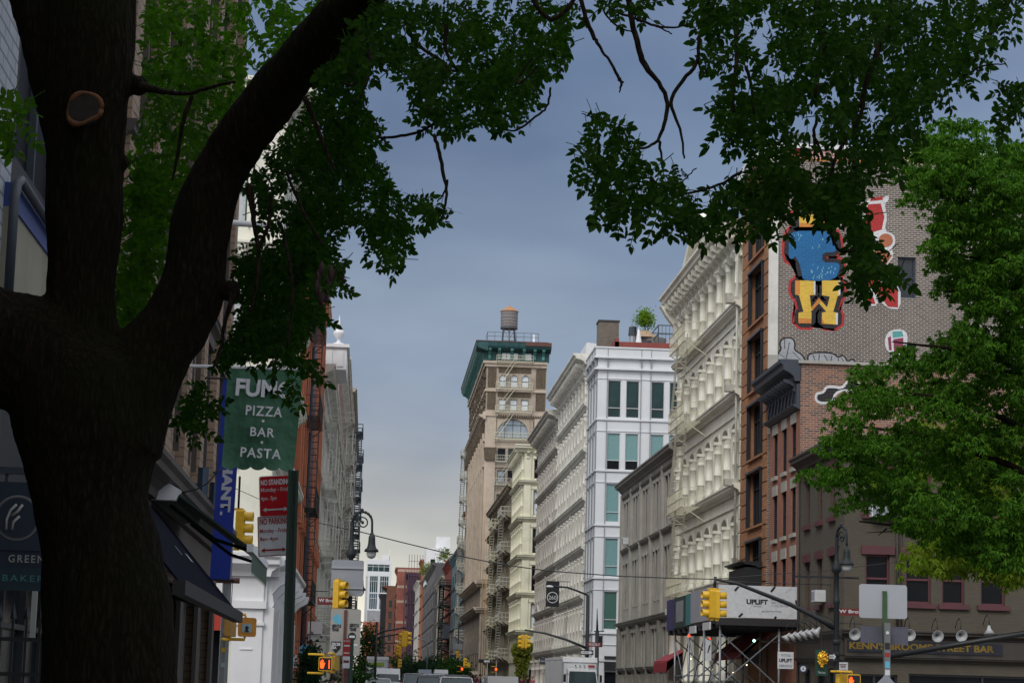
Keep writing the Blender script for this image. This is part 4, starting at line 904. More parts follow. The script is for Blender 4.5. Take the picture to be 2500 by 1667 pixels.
b = MB(); b.box(11.5, 12.6, -.1, .0, .35, 1.25, ML); b.build('notice_board', paint('cream_board', (.6, .58, .42)), t); b = MB()
for k in range(5): b.box(11.7, 12.4, -.11, -.101, .5+k*.15, .52+k*.15, ML)
b.build('notice_line', M_['gframe'], t)
# --- rust red iron building
t = thing('rust_red_building', 'rust red cast-iron building hung with black fire escapes', 'building', (-3.5, 94.1, 0), HP)
W = 39; rs = grid(1, 38, 12, 1.7, [(z+1.0, z+3.2) for z in (5.0, 9.2, 13.4, 17.6)])
shell(t, W, 14, 24.0, M_['rust'], rs, .4); windows(t, rs, .35, 'sash', M_['dframe'], [G1, G3], jam=.2)
b = MB()
for z in (5.0, 9.2, 13.4, 17.6): cornice(b, 0, W, z, .5, .35)
for k in range(13): b.box(.75+k*3.07, 1.3+k*3.07, -.28, .02, .2, 22.8); b.prism([(.6+k*3.07, 8.4), (1.45+k*3.07, 8.4), (1.6+k*3.07, 9.3), (.45+k*3.07, 9.3)], -.4, .02)
for r in rs: b.box(r[0]-.1, r[1]+.1, -.2, .02, r[3]+.05, r[3]+.25)
cornice(b, -.2, W+.2, 22.9, 1.0, .55)
for k in range(25): console(b, .6+k*1.5, .5, 22.1, 23.2, .45)
b.build('pilaster', M_['rust'], t)
fire_escape(t, M_['black'], 5, 11, [5.2, 9.4, 13.6, 17.8], .9, r=.022, dx=.22)
b = MB(); b.tube([(12.5, -.35, .5), (12.5, -.35, 22)], .16, 6); b.build('drain_pipe', flat('mauve_pipe', (.12, .09, .12)), t)
bulk('shop_window', t, G3, (1.5, 37.5, -.03, .03, .5, 4.3))
# --- soiled white building with finial
t = thing('white_finial_building', 'soiled white iron building with ball finial and pale fire escapes', 'building', (-3.5, 133.3, 0), HP)
W = 64; rs = grid(1, 63, 18, 1.8, [(z+1, z+3.2) for z in (5, 9.2, 13.4, 17.6)])
shell(t, W, 14, 20.9, M_['white2'], rs, .4); windows(t, rs, .35, 'sash', M_['cframe'], [G1, G3, WB])
b = MB()
for z in (5.0, 9.2, 13.4, 17.6): cornice(b, 0, W, z, .5, .4)
cornice(b, .1, W+.3, 20.2, .8, .9)
for k in range(19): b.box(.3+k*3.5, .9+k*3.5, -.2, .02, .2, 20)
b.build('ledge', M_['white2'], t)
for x in (4, 14, 26, 40): fire_escape(t, M_['greyiron'], x, x+6, [5.2, 9.4, 13.6, 17.8], 1.1, r=.028, dx=.6)
b = MB(); b.box(2.5, 9, -1.5, .4, 22.0, 23.4).box(2.3, 9.2, -1.65, .5, 23.4, 23.6).box(2.42, 2.5, -1.3, -.9, 22.2, 23.2).box(2.42, 2.5, -.6, -.2, 22.2, 23.2); b.build('attic', M_['white'], t, (0, 0, -1.0))
b = MB(); b.lathe([(.42, 23.6), (.40, 23.7), (.14, 23.8), (.10, 24.0), (.18, 24.05), (.36, 24.35), (.32, 24.5), (.11, 24.7), (.09, 24.85), (.14, 24.92), (.07, 25.1), (.02, 25.5)], 3.0, -.95, 12); b.build('finial', M_['white'], t, (0, 0, -1.0))
# --- pinkish brick and the rest of the left row
t = far_block('pink_brick_building', 'pink brick building with pale fire escapes far on the left side', -3.5, 198, 255, 31, M_['pink'], bays=14, left=True, cor=1.0, lm=M_['white2'])
for x in (8, 26, 44): fire_escape(t, M_['greyiron'], x, x+8, [6, 10, 14, 18, 22, 26], 1.4, r=.05, dx=.5)
t = far_block('tan_stone_building', 'tan stone building beyond the pink brick on the left side', -3.6, 256, 330, 36, P('far_tan', (.40, .36, .29), .8, .5, .5), bays=14, left=True, cor=1.2)
for x in (10, 40): fire_escape(t, M_['blueiron'], x, x+8, [6, 10.5, 15, 19.5, 24, 28, 32], 2.0, r=.06, dx=.8)
t = far_block('grey_loft_building', 'grey loft front at the far end of the left side', -5.0, 331, 520, 30, P('far_grey2', (.25, .25, .25), .8), bays=20, left=True)
# --- near left block: white brick, dark bay, brown building
t = thing('white_brick_building', 'white painted brick wall at the far left behind the trunk', 'building', (-3.5, 2, 0), HP)
shell(t, 18.2, 8, 15, M_['white_brick'], grid(1, 12, 3, 1.5, [(4, 6.4), (8, 10.4)]), .3); windows(t, grid(1, 12, 3, 1.5, [(4, 6.4), (8, 10.4)]), .25, 'sash', M_['dframe'], G3)
t = thing('dark_bay_building', 'dark glazed bay front with blue corner strip between white and brown walls', 'building', (-3.55, 20.3, 0), HP)
shell(t, 7.55, 8, 16, flat('bay_black', (.014, .014, .018), .7), [(.25, 5.9, .4, 2.8), (.3, 3.4, 6.5, 8.6), (3.8, 7.2, 6.5, 8.6), (.3, 3.4, 8.9, 11.6), (3.8, 7.2, 8.9, 11.6)], .2)
windows(t, [(.3, 3.4, 6.5, 8.6), (3.8, 7.2, 6.5, 8.6), (.3, 3.4, 8.9, 11.6), (3.8, 7.2, 8.9, 11.6)], .15, 'mid', flat('steel_frame', (.03, .045, .06), .6), glass('smoky_glass', (.012, .011, .016), .5, .5, .05)); windows(t, [(.25, 5.9, .4, 2.8)], .15, 'grid', M_['dframe'], G3, name='shop_window')
bb = flat('bright_blue', (.01, .16, .42), .4)
b = MB(); b.box(2.5, 2.6, -.14, -.0, 6.1, 7.3); b.build('corner_strip', bb, t)
b = MB(); b.tube([(-.7, -.2, 5.0), (-.7, -.2, 5.85), (-.6, -.2, 6.02), (-.4, -.2, 6.1), (2.4, -.2, 6.06)], .045, 8); b.build('steel_pipe', flat('blue_grey_steel', (.035, .045, .06), .6), t)
b = MB(); b.box(-.4, 3.4, -.12, .02, 5.0, 5.85); b.build('signboard', paint('beige_board', (.26, .24, .18), .8), t); b = MB(); b.box(-.4, 3.4, -.14, .02, 5.85, 6.08); b.build('sign_border', flat('royal_blue', (.01, .04, .20), .5), t)
b = MB(); b.lathe([(.001, 0), (.13, 0), (.13, .03), (.001, .03)], 0, 0, 20, Matrix.Translation((2.75, -.17, 5.82)) @ Matrix.Rotation(HP, 4, 'X')); b.build('round_plate', M_['white'], t)
MB().box(-18.2, -.05, -.10, -.0, -.2, 4.7).build('shop_front', flat('near_black', (.012, .012, .014)), t)
t = thing('brown_brick_building', 'brown and tan brick building behind the trunk carrying the awnings', 'building', (-3.5, 27.9, 0), HP)
W = 21.6; rs = grid(1.5, 21, 5, 2.3, [(5.6, 8.2), (9.2, 11.8), (12.8, 15.2), (16.4, 19)])
shop = grid(.6, 21.4, 5, 3.85, [(.3, 3.3)])
shell(t, W, 12, 21, M_['tan_brick'], rs+shop, .35, 'start'); windows(t, rs, .3, 'mid', M_['dframe'], [G1, G3], t=.1); windows(t, shop, .3, 'mid', flat('pale_mullion', (.30, .31, .33)), [glass('curtain_dark', (.035, .035, .03), .3)], name='shop_window', t=.09)
b = MB(); cornice(b, -.1, 21.7, 4.35, .55, .45)
for r in rs: b.box(r[0]-.12, r[0], -.1, .02, r[2]-.1, r[3]+.1).box(r[1], r[1]+.12, -.1, .02, r[2]-.1, r[3]+.1).box(r[0]-.2, r[1]+.2, -.15, .02, r[3]+.0, r[3]+.22)
pl_ = MB()
for k in range(7): pl_.box(.1+k*3.45, .95+k*3.45, -.16, .02, 4.9, 20.3)
pl_.build('pilaster', M_['tan_brick'], t)
for k in range(6): MB().box(-.0+k*4.16, .62+k*4.16, -.06, .02, -.2, 3.4).build('shop_pier', flat('shop_pier_dark', (.035, .03, .03)), t)
b.box(0, 21.6, -.05, .02, 3.4, 4.3)
cornice(b, 0, W, 8.5, .3, .25); cornice(b, 0, W, 20.3, .7, .8); b.build('stone_trim', M_['brown'], t)
for x, z in ((12.5, 4.9), (15.5, 4.9), (17.5, 5.6), (20, 5.4)): b = MB(); b.cyl(x, -.35, z, z+.55, .1, .1, 8); b.box(x-.03, x+.03, -.35, 0, z+.2, z+.26); b.build('wall_lamp', flat('blue_lamp', (.015, .04, .08), .4), t)
b = MB(); b.tube([(3.2, 0, 8.15), (3.2, -1.3, 8.13), (3.3, -2.6, 8.1)], .045, 8); b.tube([(3.2, 0, 7.2), (3.2, -1.0, 8.05)], .02, 6); b.build('flag_pole', M_['white'], t)
b = MB(); b.box(3.0, 3.1, -.75, -.25, 6.0, 6.15).box(2.9, 3.0, -.65, -.05, 5.98, 6.0); b.build('floodlight', flat('blue_grey_metal', (.12, .16, .22), .4), t)
text('FUMO', flat('window_gilt', (.05, .05, .035)), 3.1, 4.3, 1.3, 1.55, t, .2, bold=.02)
# ================================================================== STREET OBJECTS
YEL = flat('signal_yellow', (.72, .43, .02), .4); LR = emit('red_signal', (1, .05, .02), 2.5); LD = flat('dark_lens', (.02, .015, .015), .2); LG = emit('green_signal', (.5, 1, .75), 3)
AMB = emit('amber_hand', (1, .10, .01), 1.4); GALV = flat('galvanised_steel', (.23, .25, .27), .45, .5); SWB = flat('sign_white_lifted', (.80, .82, .86), .35); SRB = flat('sign_red_lifted', (.55, .012, .022), .35); GRN = flat('sign_post_green', (.012, .045, .032), .4)  # SWB, SRB: sign colours raised to make up for the tree shade
SW = flat('sign_white', (.62, .64, .68), .4); SR = flat('sign_red', (.36, .012, .018), .4); SB = flat('sign_black', (.012, .012, .016), .4); SGB = paint('sign_back', (.27, .29, .33), .45, .2, .6); SGB2 = paint('sign_back_sticker', (.34, .335, .32), .5, .2, .6)
SBR = flat('sign_maroon', (.14, .02, .02), .4)
def rect(px0, py0, px1, py1, Y):
    a = onY(px0, py1, Y); b = onY(px1, py0, Y); return (a.x+b.x)/2, (a.z+b.z)/2, abs(b.x-a.x), abs(b.z-a.z)
def disc(mb, cx, cz, y, r, n=16, d=.02): return mb.prism([(cx+r*math.cos(2*math.pi*k/n), cz+r*math.sin(2*math.pi*k/n)) for k in range(n)], y, y+d)
def rrect(w, h, r, n=3):
    o = []
    for cx, cz, a in ((w/2-r, h/2-r, 0), (-w/2+r, h/2-r, 90), (-w/2+r, -h/2+r, 180), (w/2-r, -h/2+r, 270)):
        for k in range(n+1): t = R(a+90*k/n); o.append((cx+r*math.cos(t), cz+r*math.sin(t)))
    return o
def plate(name, w, h, m, parent=None, loc=(0, 0, 0), rz=0, r=.02, d=.015):
    b = MB(); b.prism(rrect(w, h, min(r, w*.3, h*.3)), -d, 0); return b.build(name, m, parent, loc, rz)
# --- lamps with a crook arm
def crook_lamp(label, x, y, base, rz):
    t = thing('street_lamp', label, 'street lamp', (x, y, base), rz, 'crook-armed iron street lamps'); m = M_['greeniron']
    b = MB(); b.lathe([(.26, 0), (.26, .25), (.2, .35), (.17, .9), (.13, 1.0), (.10, 1.1), (.09, 4.6), (.11, 4.65), (.11, 4.75), (.085, 4.8), (.075, 5.6), (.15, 5.68), (.16, 5.78), (.10, 5.95), (.075, 6.05), (.06, 6.3), (.055, 6.8)], n=12); b.build('pole', m, t)
    b = MB(); ar = [(.32-.32*math.cos(a), 0, 6.8+.32*math.sin(a)*1.05) for a in [math.pi*k/10 for k in range(11)]]+[(.645, 0, 6.6), (.65, 0, 6.45)]
    b.tube(ar, .04, 8); b.ball((.3, 0, 7.19), .06, 8, 5)
    for k in range(1, 9): b.ball((ar[k][0], 0, ar[k][2]), .052, 6, 4)
    sc = []
    for k in range(22):
        a = R(200-k*26); rr = .235-.0098*k; sc.append((.33+rr*math.cos(a), 0, 6.77+rr*math.sin(a)))
    b.tube([(.03, 0, 6.45), (.06, 0, 6.62)]+sc, .022, 6); b.ball((.33, 0, 6.78), .05, 6, 4)
    b.tube([(.05, 0, 6.35), (.12, 0, 6.42), (.16, 0, 6.52), (.1, 0, 6.58), (.07, 0, 6.5)], .018, 6); b.build('crook_arm', m, t)
    b = MB(); b.lathe([(.001, 6.5), (.05, 6.47), (.075, 6.38), (.10, 6.36), (.11, 6.28), (.12, 6.1), (.15, 5.98), (.22, 5.92), (.235, 5.85), (.001, 5.86)], .65, 0, 14); b.build('lamp_hood', m, t)
    b = MB(); b.lathe([(.16, 5.86), (.155, 5.75), (.11, 5.66), (.001, 5.62)], .65, 0, 12); b.build('globe', flat('lamp_globe', (.5, .52, .52), .2), t)
    return t
lp = onY(848, 1600, 71); lampL = crook_lamp('crook-armed black street lamp carrying the signal and grey sign backs at the left corner', lp.x, 71, -.03, 0)
rp = onY(2042, 1500, 71); lampR = crook_lamp('crook-armed black street lamp with the long signal arm at the right corner', rp.x, 71, -.03, R(-72))
q = onY(862, 1500, 100); crook_lamp('smaller looking crook-armed lamp half hidden behind the stickered sign', q.x-.35, 104, .1, 0)
# signal arm of the right lamp
a = onY(1745, 1413, 71)-Vector((rp.x, 71, -.03)); b_ = onY(1800, 1424, 71)-Vector((rp.x, 71, -.03)); c_ = onY(2035, 1533, 71)-Vector((rp.x, 71, -.03)); mid = onY(1930, 1475, 71)-Vector((rp.x, 71, -.03))
b = MB(); b.tube([a, b_, mid, onY(2000, 1510, 71)-Vector((rp.x, 71, -.03)), c_], [.045, .06, .075, .08, .085], 8); b.tube([a+Vector((.02, 0, .08)), a-Vector((0, 0, .28))], .05, 6)
b.bar(Vector((-1.4, 0, a.z-.08+.25)), Vector((.75, 0, a.z+.17)), .045)
o = b.build('signal_arm', M_['black'], lampR); o.rotation_euler = (0, 0, R(72))
b = MB()
for z in (2.9, 3.3): b.lathe([(.12, z), (.14, z+.04), (.14, z+.12), (.12, z+.16)], n=10)
b.build('pole_band', M_['greeniron'], lampR)
def signal(name_label, x, y, z, rz, lit=None, s=1.0, grp='yellow traffic signals'):
    """three-lens signal, lenses facing -y before turning; (x, y, z) is the top centre"""
    t = thing('traffic_signal', name_label, 'traffic signal', (x, y, z), rz, grp)
    b = MB(); b.prism([(px, pz-.45) for px, pz in rrect(.33, .92, .05)], .0, .2); b.box(-.12, .12, .04, .16, 0, .05).box(-.1, .1, .04, .16, -.97, -.9); b.build('housing', YEL, t)
    for k in range(3):
        zc = -.16-.29*k; Mx = Matrix.Translation((0, -.0, zc)) @ Matrix.Rotation(HP, 4, 'X')
        v = MB(); v.lathe([(.125, -.01), (.13, .22), (.12, .22), (.115, -.01)], n=14, M=Mx, a0=R(-50), a1=R(230)); v.build('visor', YEL, t)
        l_ = MB(); l_.lathe([(.115, .004), (.06, .03), (.001, .035)], n=12, M=Mx); l_.build('lens', LR if lit == k else LD, t)
    if s != 1: t.scale = (s, s, s)
    return t
p = onY(1722, 1440, 71); signal('yellow signal with hoods turned left, hanging under the long right arm', p.x+.10, 71, p.z, R(-80))
p = onY(1760, 1442, 71); signal('yellow signal with hoods turned right, hanging beside its twin under the long arm', p.x-.02, 71.02, p.z, R(80))
b = MB(); b.tube([a-Vector((0, 0, .25)), a-Vector((0, 0, .4))], .04, 6); b.bar(a-Vector((.25, 0, .32)), a-Vector((-.3, 0, .32)), .025); o = b.build('hanger', YEL, lampR); o.rotation_euler = (0, 0, R(72))
p = onY(835, 1417, 70.5); signal('yellow signal with hoods turned right, fixed to the left lamp post', p.x-.02, 70.5, p.z, R(60))
p = onY(598, 1246, 55); t = signal('yellow signal seen from its side behind the blue banner', p.x, 55, p.z, R(85)); b = MB(); b.bar((0, .1, .03), (.0, .9, .03), .04); b.bar((0, .1, -.97), (.0, .9, -.97), .04); b.build('bracket', YEL, t)
# pedestrian signals
def ped(label, x, y, z, rz, face=None, c=YEL, s=1):
    t = thing('pedestrian_signal', label, 'pedestrian signal', (x, y, z), rz, 'pedestrian signals')
    b = MB(); b.prism(rrect(.42, .44, .05), 0, .16); b.build('housing', c, t)
    b = MB(); b.tube([(-.05, .08, .22), (-.05, .08, .29), (-.55, .08, .29)], .035, 6); b.tube([(-.05, .08, -.22), (-.05, .08, -.29), (-.55, .08, -.29)], .035, 6); b.build('bracket', YEL, t)
    if face:
        b = MB(); b.box(-.185, .185, -.01, -.001, -.185, .185); b.build('screen', SB, t)
        h = MB(); h.prism([(-.15, -.13), (-.05, -.14), (-.02, -.02), (.0, .03), (-.02, .05), (-.05, .0), (-.05, .12), (-.07, .12), (-.075, .03), (-.085, .14), (-.105, .14), (-.105, .03), (-.12, .12), (-.14, .12), (-.135, .02), (-.15, .08), (-.165, .07), (-.16, -.04)], -.016, -.011)
        if face == '1': h.box(.105, .14, -.016, -.011, -.14, .13)
        h.build('hand_symbol', AMB, t)
    if s != 1: t.scale = (s, s, s)
    return t
p = onY(794, 1620, 69); ped('pedestrian signal showing a red hand and the number 1 near the stickered sign', p.x, 69, p.z, 0, '1')
p = onY(823, 1618, 69.6); ped('pedestrian signal turned away, just right of the lit red hand', p.x, 69.6, p.z, R(70), c=flat('dull_yellow', (.45, .29, .05)))
CT = flat('orange_yellow', (.62, .27, .035), .45)
p = onY(603, 1530, 51.6); t = ped('orange-yellow pedestrian signal back with a picture sticker on it', p.x, 51.6, p.z, 0, c=CT); plate('sticker', .22, .2, flat('sticker_pale', (.30, .42, .50)), t, (0, -.001, -.02), 0); b = MB(); b.ball((0, 0, -.02), .045, 8, 5, 1, .06, 1.1).prism([(-.06, -.11), (.06, -.11), (.03, -.06), (-.03, -.06)], -.018, -.016); b.build('sticker_mark', SB, t, (0, -.018, 0))
p = onY(570, 1531, 51.8); ped('tan pedestrian signal seen from its side behind the orange one', p.x, 51.8, p.z, R(75), c=flat('tan_yellow', (.50, .30, .08)))
p = onY(2085, 1662, 68); t = ped('yellow pedestrian signal with red hand at the foot of the right lamp', p.x, 68, p.z, 0, 'h')
p = onY(2060, 1662, 68.3); ped('yellow pedestrian signal turned sideways beside the right lamp post', p.x, 68.3, p.z, R(40))
# utility pole with stickers
p = onY(546, 1600, 52.4); t = thing('steel_pole', 'grey steel pole with stickers beside the white shop front', 'pole', (p.x, 52.4, 0)); b = MB(); b.cyl(0, 0, 0, 5.2, .12, .1, 10); b.build('shaft', GALV, t)
b = MB(); b.tube([(-.3, -.1, 3.93), (.3, -.1, 3.93)], .07, 8); b.build('cross_tube', M_['oxide'], t)
for i, (z, m) in enumerate(((1.9, 'sticker_pale'), (2.25, 'signal_yellow'), (2.7, 'sticker_pale'), (3.05, 'sign_white'))): b = MB(); b.box(-.05, .05, -.13, -.12, z, z+.1); b.build('sticker', MC[m], t)
plate('small_notice', .3, .45, SW, t, (-.35, -.1, 4.25)); plate('notice_mark', .2, .2, SBR, t, (-.35, -.12, 4.38))
# --- lamp post signs at the left
def T(s, m, x0, x1, z0, z1, par, y=-.02, **k): return text(s, m, x0, x1, z0, z1, par, y, **k)
x, z, w, h = rect(807, 1368, 889, 1453, 70.8); t = thing('blank_sign', 'plain grey back of a large sign on the left lamp post', 'sign', (x, 70.8, z)); plate('plate', w, h, SGB, t, r=.06)
b = MB(); b.box(-w/2, w/2, -.06, -.016, h*.26, h*.26+.04).box(-w/2, w/2, -.06, -.016, -h*.30, -h*.30+.04); b.build('rail', flat('rail_grey', (.36, .38, .41)), t)
x, z, w, h = rect(804, 1487, 882, 1598, 70.3); t = thing('blank_sign', 'pale grey sign back covered in stickers below the left signal', 'sign', (x, 70.3, z)); plate('plate', w, h, SGB2, t, r=.06)
b = MB(); b.box(-.06, .04, -.06, -.016, -h/2-1, h/2-.03); b.build('post', M_['oxide'], t)
b = MB(); 
for cx, cz, r in ((-.33, .42, .09), (-.27, .5, .07), (-.22, .38, .1), (-.3, .34, .07), (-.18, .28, .06)): disc(b, cx, cz, -.018-.001*cx, r, 12, .004)
b.build('sticker', flat('sticker_blue', (.12, .42, .60)), t)
T('GENTLE\nTEASE', SB, -.44, -.14, .02, .24, t, -.022, bold=.06); T('GENTLE\nTEASE', SB, .12, .42, .04, .28, t, -.022, bold=.06)
b = MB(); b.prism([(-.44, -.3), (-.12, -.3), (-.13, -.52), (-.28, -.68), (-.43, -.52)], -.022, -.016); b.build('sticker', SB, t); T('ZECER\nESA', SW, -.43, -.13, -.54, -.34, t, -.026, bold=.04)
b = MB(); disc(b, .22, -.13, -.022, .13, 16, .004); b.build('sticker', SB, t); b = MB(); b.box(.13, .31, -.026, -.023, -.17, -.1); b.box(.28, .4, -.022, -.017, -.42, -.36); b.build('sticker', SW, t)
x, z, w, h = rect(775, 1460, 847, 1474, 70.6); t = thing('street_name_sign', 'maroon street name sign W Broadway left of the left lamp post', 'street sign', (x, 70.6, z)); plate('plate', w, h+.03, SBR, t, r=.03); T('W Broadway', SW, -w/2+.04, w/2-.04, -.065, .075, t, -.02, bold=.02)
x, z, w, h = rect(2048, 1486, 2110, 1501, 71); t = thing('street_name_sign', 'maroon street name sign W Broadway right of the right lamp post', 'street sign', (x+.2, 71, z)); plate('plate', w+.5, h+.02, SBR, t, r=.03); T('W Broadway', SW, -w/2-.2, w/2+.18, -.07, .075, t, -.02, bold=.02)
x, z, w, h = rect(837, 1558, 856, 1600, 60); t = thing('parking_sign', 'small red and white parking sign on a thin post below the stickered sign', 'parking sign', (x, 60, z)); plate('red_plate', w, h*.98, SR, t); plate('white_plate', w, .32, SW, t, (0, 0, -h/2-.17)); T('NO STANDING', SW, -w/2+.01, w/2-.01, h*.3, h*.42, t); b = MB(); b.box(-w/2+.02, w/2-.02, -.02, -.016, -h*.36, -h*.3).box(-w/2+.02, w/2-.02, -.02, -.016, .02, .06); b.build('bar_mark', SW, t); b = MB(); b.box(-w/2+.02, w/2-.02, -.02, -.016, -.72, -.69).box(-w/2+.02, w/2-.02, -.02, -.016, -.42, -.35); b.build('bar_mark', SBR, t)
b = MB(); b.box(w/2, w/2+.09, -.02, .06, -z, h/2+.02); b.build('post', GRN, t)
b = MB(); b.box(-.05, .05, 0, .06, -z, h*.3); b.build('rear_post', M_['oxide'], t)
# --- near green U post with the two parking signs
p0 = onY(717, 1148, 17); p1 = onY(702, 1660, 17); t = thing('sign_post', 'dark green steel post holding the red and white parking signs in the foreground', 'sign post', (p1.x, 17, 0))
ln_ = (p0.x-p1.x)/(p0.z-p1.z); zt = p0.z; sx = -ln_*p1.z
b = MB()
for y0, y1, x0, x1 in ((0, .012, -.028, .028), (-.030, 0, -.028, -.019), (-.030, 0, .019, .028), (-.038, -.030, -.041, -.019), (-.038, -.030, .019, .041)):
    b.add([(x0+sx, y0, 0), (x1+sx, y0, 0), (x1+sx, y1, 0), (x0+sx, y1, 0), (x0+sx+ln_*zt, y0, zt), (x1+sx+ln_*zt, y0, zt), (x1+sx+ln_*zt, y1, zt), (x0+sx+ln_*zt, y1, zt)], [(3, 2, 1, 0), (4, 5, 6, 7), (0, 1, 5, 4), (1, 2, 6, 5), (2, 3, 7, 6), (3, 0, 4, 7)])
b.build('post', GRN, t)
def slant(o, rz, ry): o.rotation_euler = (0, ry, rz)
x, z, w, h = rect(628, 1158, 712, 1256, 17.03); t = thing('parking_sign', 'red NO STANDING parking sign on the green foreground post', 'parking sign', (x, 17.16, z))
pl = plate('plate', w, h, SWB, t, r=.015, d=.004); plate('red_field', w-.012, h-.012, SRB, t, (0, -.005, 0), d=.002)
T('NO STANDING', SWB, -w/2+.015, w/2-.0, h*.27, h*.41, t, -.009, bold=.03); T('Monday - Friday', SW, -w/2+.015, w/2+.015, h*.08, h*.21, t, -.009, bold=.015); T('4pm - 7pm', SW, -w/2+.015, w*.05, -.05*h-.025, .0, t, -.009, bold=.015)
def arrow(m, w, z, par, y=-.009):
    b = MB(); b.prism([(-w/2, z), (-w/2+.03, z+.018), (-w/2+.03, z+.006), (w/2-.03, z+.006), (w/2-.03, z+.018), (w/2, z), (w/2-.03, z-.018), (w/2-.03, z-.006), (-w/2+.03, z-.006), (-w/2+.03, z-.018)], y, y+.002); return b.build('arrow', m, par)
arrow(SW, w*.8, -h*.33, t); t.rotation_euler = (0, R(-4), R(-12))
x, z, w, h = rect(624, 1257, 708, 1354, 17.04); t = thing('parking_sign', 'white NO PARKING parking sign just under the red one', 'parking sign', (x, 17.17, z))
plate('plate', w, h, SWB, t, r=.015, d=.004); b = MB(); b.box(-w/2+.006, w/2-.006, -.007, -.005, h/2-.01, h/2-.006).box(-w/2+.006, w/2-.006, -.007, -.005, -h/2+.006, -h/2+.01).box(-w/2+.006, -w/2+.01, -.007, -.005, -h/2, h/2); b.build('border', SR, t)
T('NO PARKING', SR, -w/2+.02, w/2+.0, h*.29, h*.45, t, -.007, bold=.025); T('Monday - Friday', SR, -w/2+.02, w/2-.0, h*.06, h*.19, t, -.007, bold=.01); T('8am -4pm', SR, -w/2+.02, w*.15, -.14*h, -.01*h, t, -.007, bold=.01); arrow(SR, w*.8, -h*.34, t, -.007); t.rotation_euler = (0, R(-4), R(-12))
# --- right foreground sign back
x, z, w, h = rect(2097, 1428, 2214, 1507, 40); t = thing('blank_sign', 'white blank back of a rectangular sign on the green-topped post at the right', 'sign', (x, 40, z)); plate('plate', w, h, paint('pale_sign_back', (.36, .38, .42), .4, .15, .8), t, r=.05)
x2, z2, w2, h2 = rect(2101, 1530, 2217, 1568, 40.1); b = MB(); b.box(-w2/2, -.02, 0, .01, -h2/2, h2/2).box(.05, w2/2, 0, .01, -h2/2-.02, h2/2); b.build('lower_plate', flat('lower_sign_back', (.085, .085, .12), .5), t, (x2-x, .1, z2-z))
b = MB(); b.box(-.035, .045, -.06, -.02, -1.0, h/2-.12); o = b.build('green_post', flat('moss_green', (.03, .09, .03), .5), t, (.02, 0, 0))
pz = onY(2165, 1520, 39.9); b = MB(); b.box(-.055, .055, -.05, .05, -pz.z, 0); o = b.build('steel_post', paint('post_zinc', (.19, .20, .21), .6, .5, .6), t, (pz.x-x, -.1, pz.z-z))
for i, (dz, hh, m) in enumerate(((-.42, .12, SB), (-.58, .07, SR), (-.76, .12, MC['sticker_blue']), (-.9, .1, SW), (-1.15, .2, SB), (-1.38, .14, SW), (-1.52, .1, SR))): b = MB(); b.box(-.045, .045, -.055, -.051, dz-hh/2, dz+hh/2); b.build('sticker', m, t, (pz.x-x, -.1, pz.z-z))
b = MB(); disc(b, 0, -.18, -.06, .03); b.build('bolt', SW, t, (pz.x-x, -.1, pz.z-z))
tr = MB(); tr.prism([(-.32, -.25), (.32, -.25), (.02, .06), (-.02, .06)], -.02, 0); q = onY(2163, 1655, 39.5); o = tr.build('yield_sign', SGB, None, (q.x, 39.5, q.z)); tag(o, 'back of a triangular sign at the foot of the stickered right post', 'sign')
# --- signs on the right corner
x, z, w, h = rect(2023, 1591, 2042, 1613, 70.8); t = thing('one_way_sign', 'small black one-way sign with white arrow on the right lamp post', 'one-way sign', (x, 70.8, z)); plate('plate', w, h, SB, t, r=.01); b = MB(); b.prism([(-w/2+.02, .06), (.03, .06), (.03, .11), (w/2-.02, 0), (.03, -.11), (.03, -.06), (-w/2+.02, -.06)], -.02, -.016); b.build('arrow', SW, t); T('ONE WAY', SB, -w/2+.03, .05, -.035, .035, t, -.024, bold=.02)
x, z, w, h = rect(1990, 1585, 2020, 1648, 74); t = thing('lion_sign', 'dark green hanging sign with a golden lion head', 'shop sign', (x, 74, z)); plate('board', w, h, flat('pub_green', (.008, .05, .032), .4), t, r=.03, d=.06)
gold = flat('gold', (.75, .42, .04), .35, .7); random.seed(11); b = MB(); b.ball((0, 0, 0), .17, 12, 8, 1, .6, 1.35)
for k in range(60):
    a_ = random.uniform(0, 6.28); rr = random.uniform(.1, .2); b.ball((rr*math.cos(a_)*.85, random.uniform(-.09, 0), rr*math.sin(a_)*1.35), random.uniform(.03, .055), 6, 4)
b.ball((.07, -.12, -.02), .06, 8, 5).ball((.1, -.15, -.07), .035, 6, 4).ball((.02, -.1, .08), .04, 6, 4); b.build('lion_head', gold, t, (.02, -.08, .12)); T('The Lion', SW, -.13, .13, -.36, -.30, t, -.066)
b = MB(); b.bar((0, 0, h/2), (0, 0, h/2+.9), .02); b.bar((0, 0, h/2+.9), (1.4, 0, h/2+.9), .02); b.build('bracket', M_['black'], t)
x, z, w, h = rect(1898, 1591, 1937, 1631, 80); t = thing('tattoo_sign', 'white hanging sign reading TATTOO UPLIFT PIERCING under the shed', 'shop sign', (x, 80, z)); plate('board', w, h, SW, t, r=.01, d=.04)
T('TATTOO', flat('grey_ink', (.12, .12, .14)), -w*.33, w*.33, h*.22, h*.36, t, -.045); T('UPLIFT', SB, -w*.42, w*.42, -h*.12, h*.1, t, -.045, bold=.05); T('PIERCING', MC['grey_ink'], -w*.4, w*.4, -h*.4, -h*.26, t, -.045); b = MB(); b.bar((-.2, 0, h/2), (-.2, 0, h/2+.35), .015); b.bar((.2, 0, h/2), (.2, 0, h/2+.35), .015); b.bar((-.9, 0, h/2+.35), (1.6, 0, h/2+.35), .02); b.build('bracket', M_['black'], t)
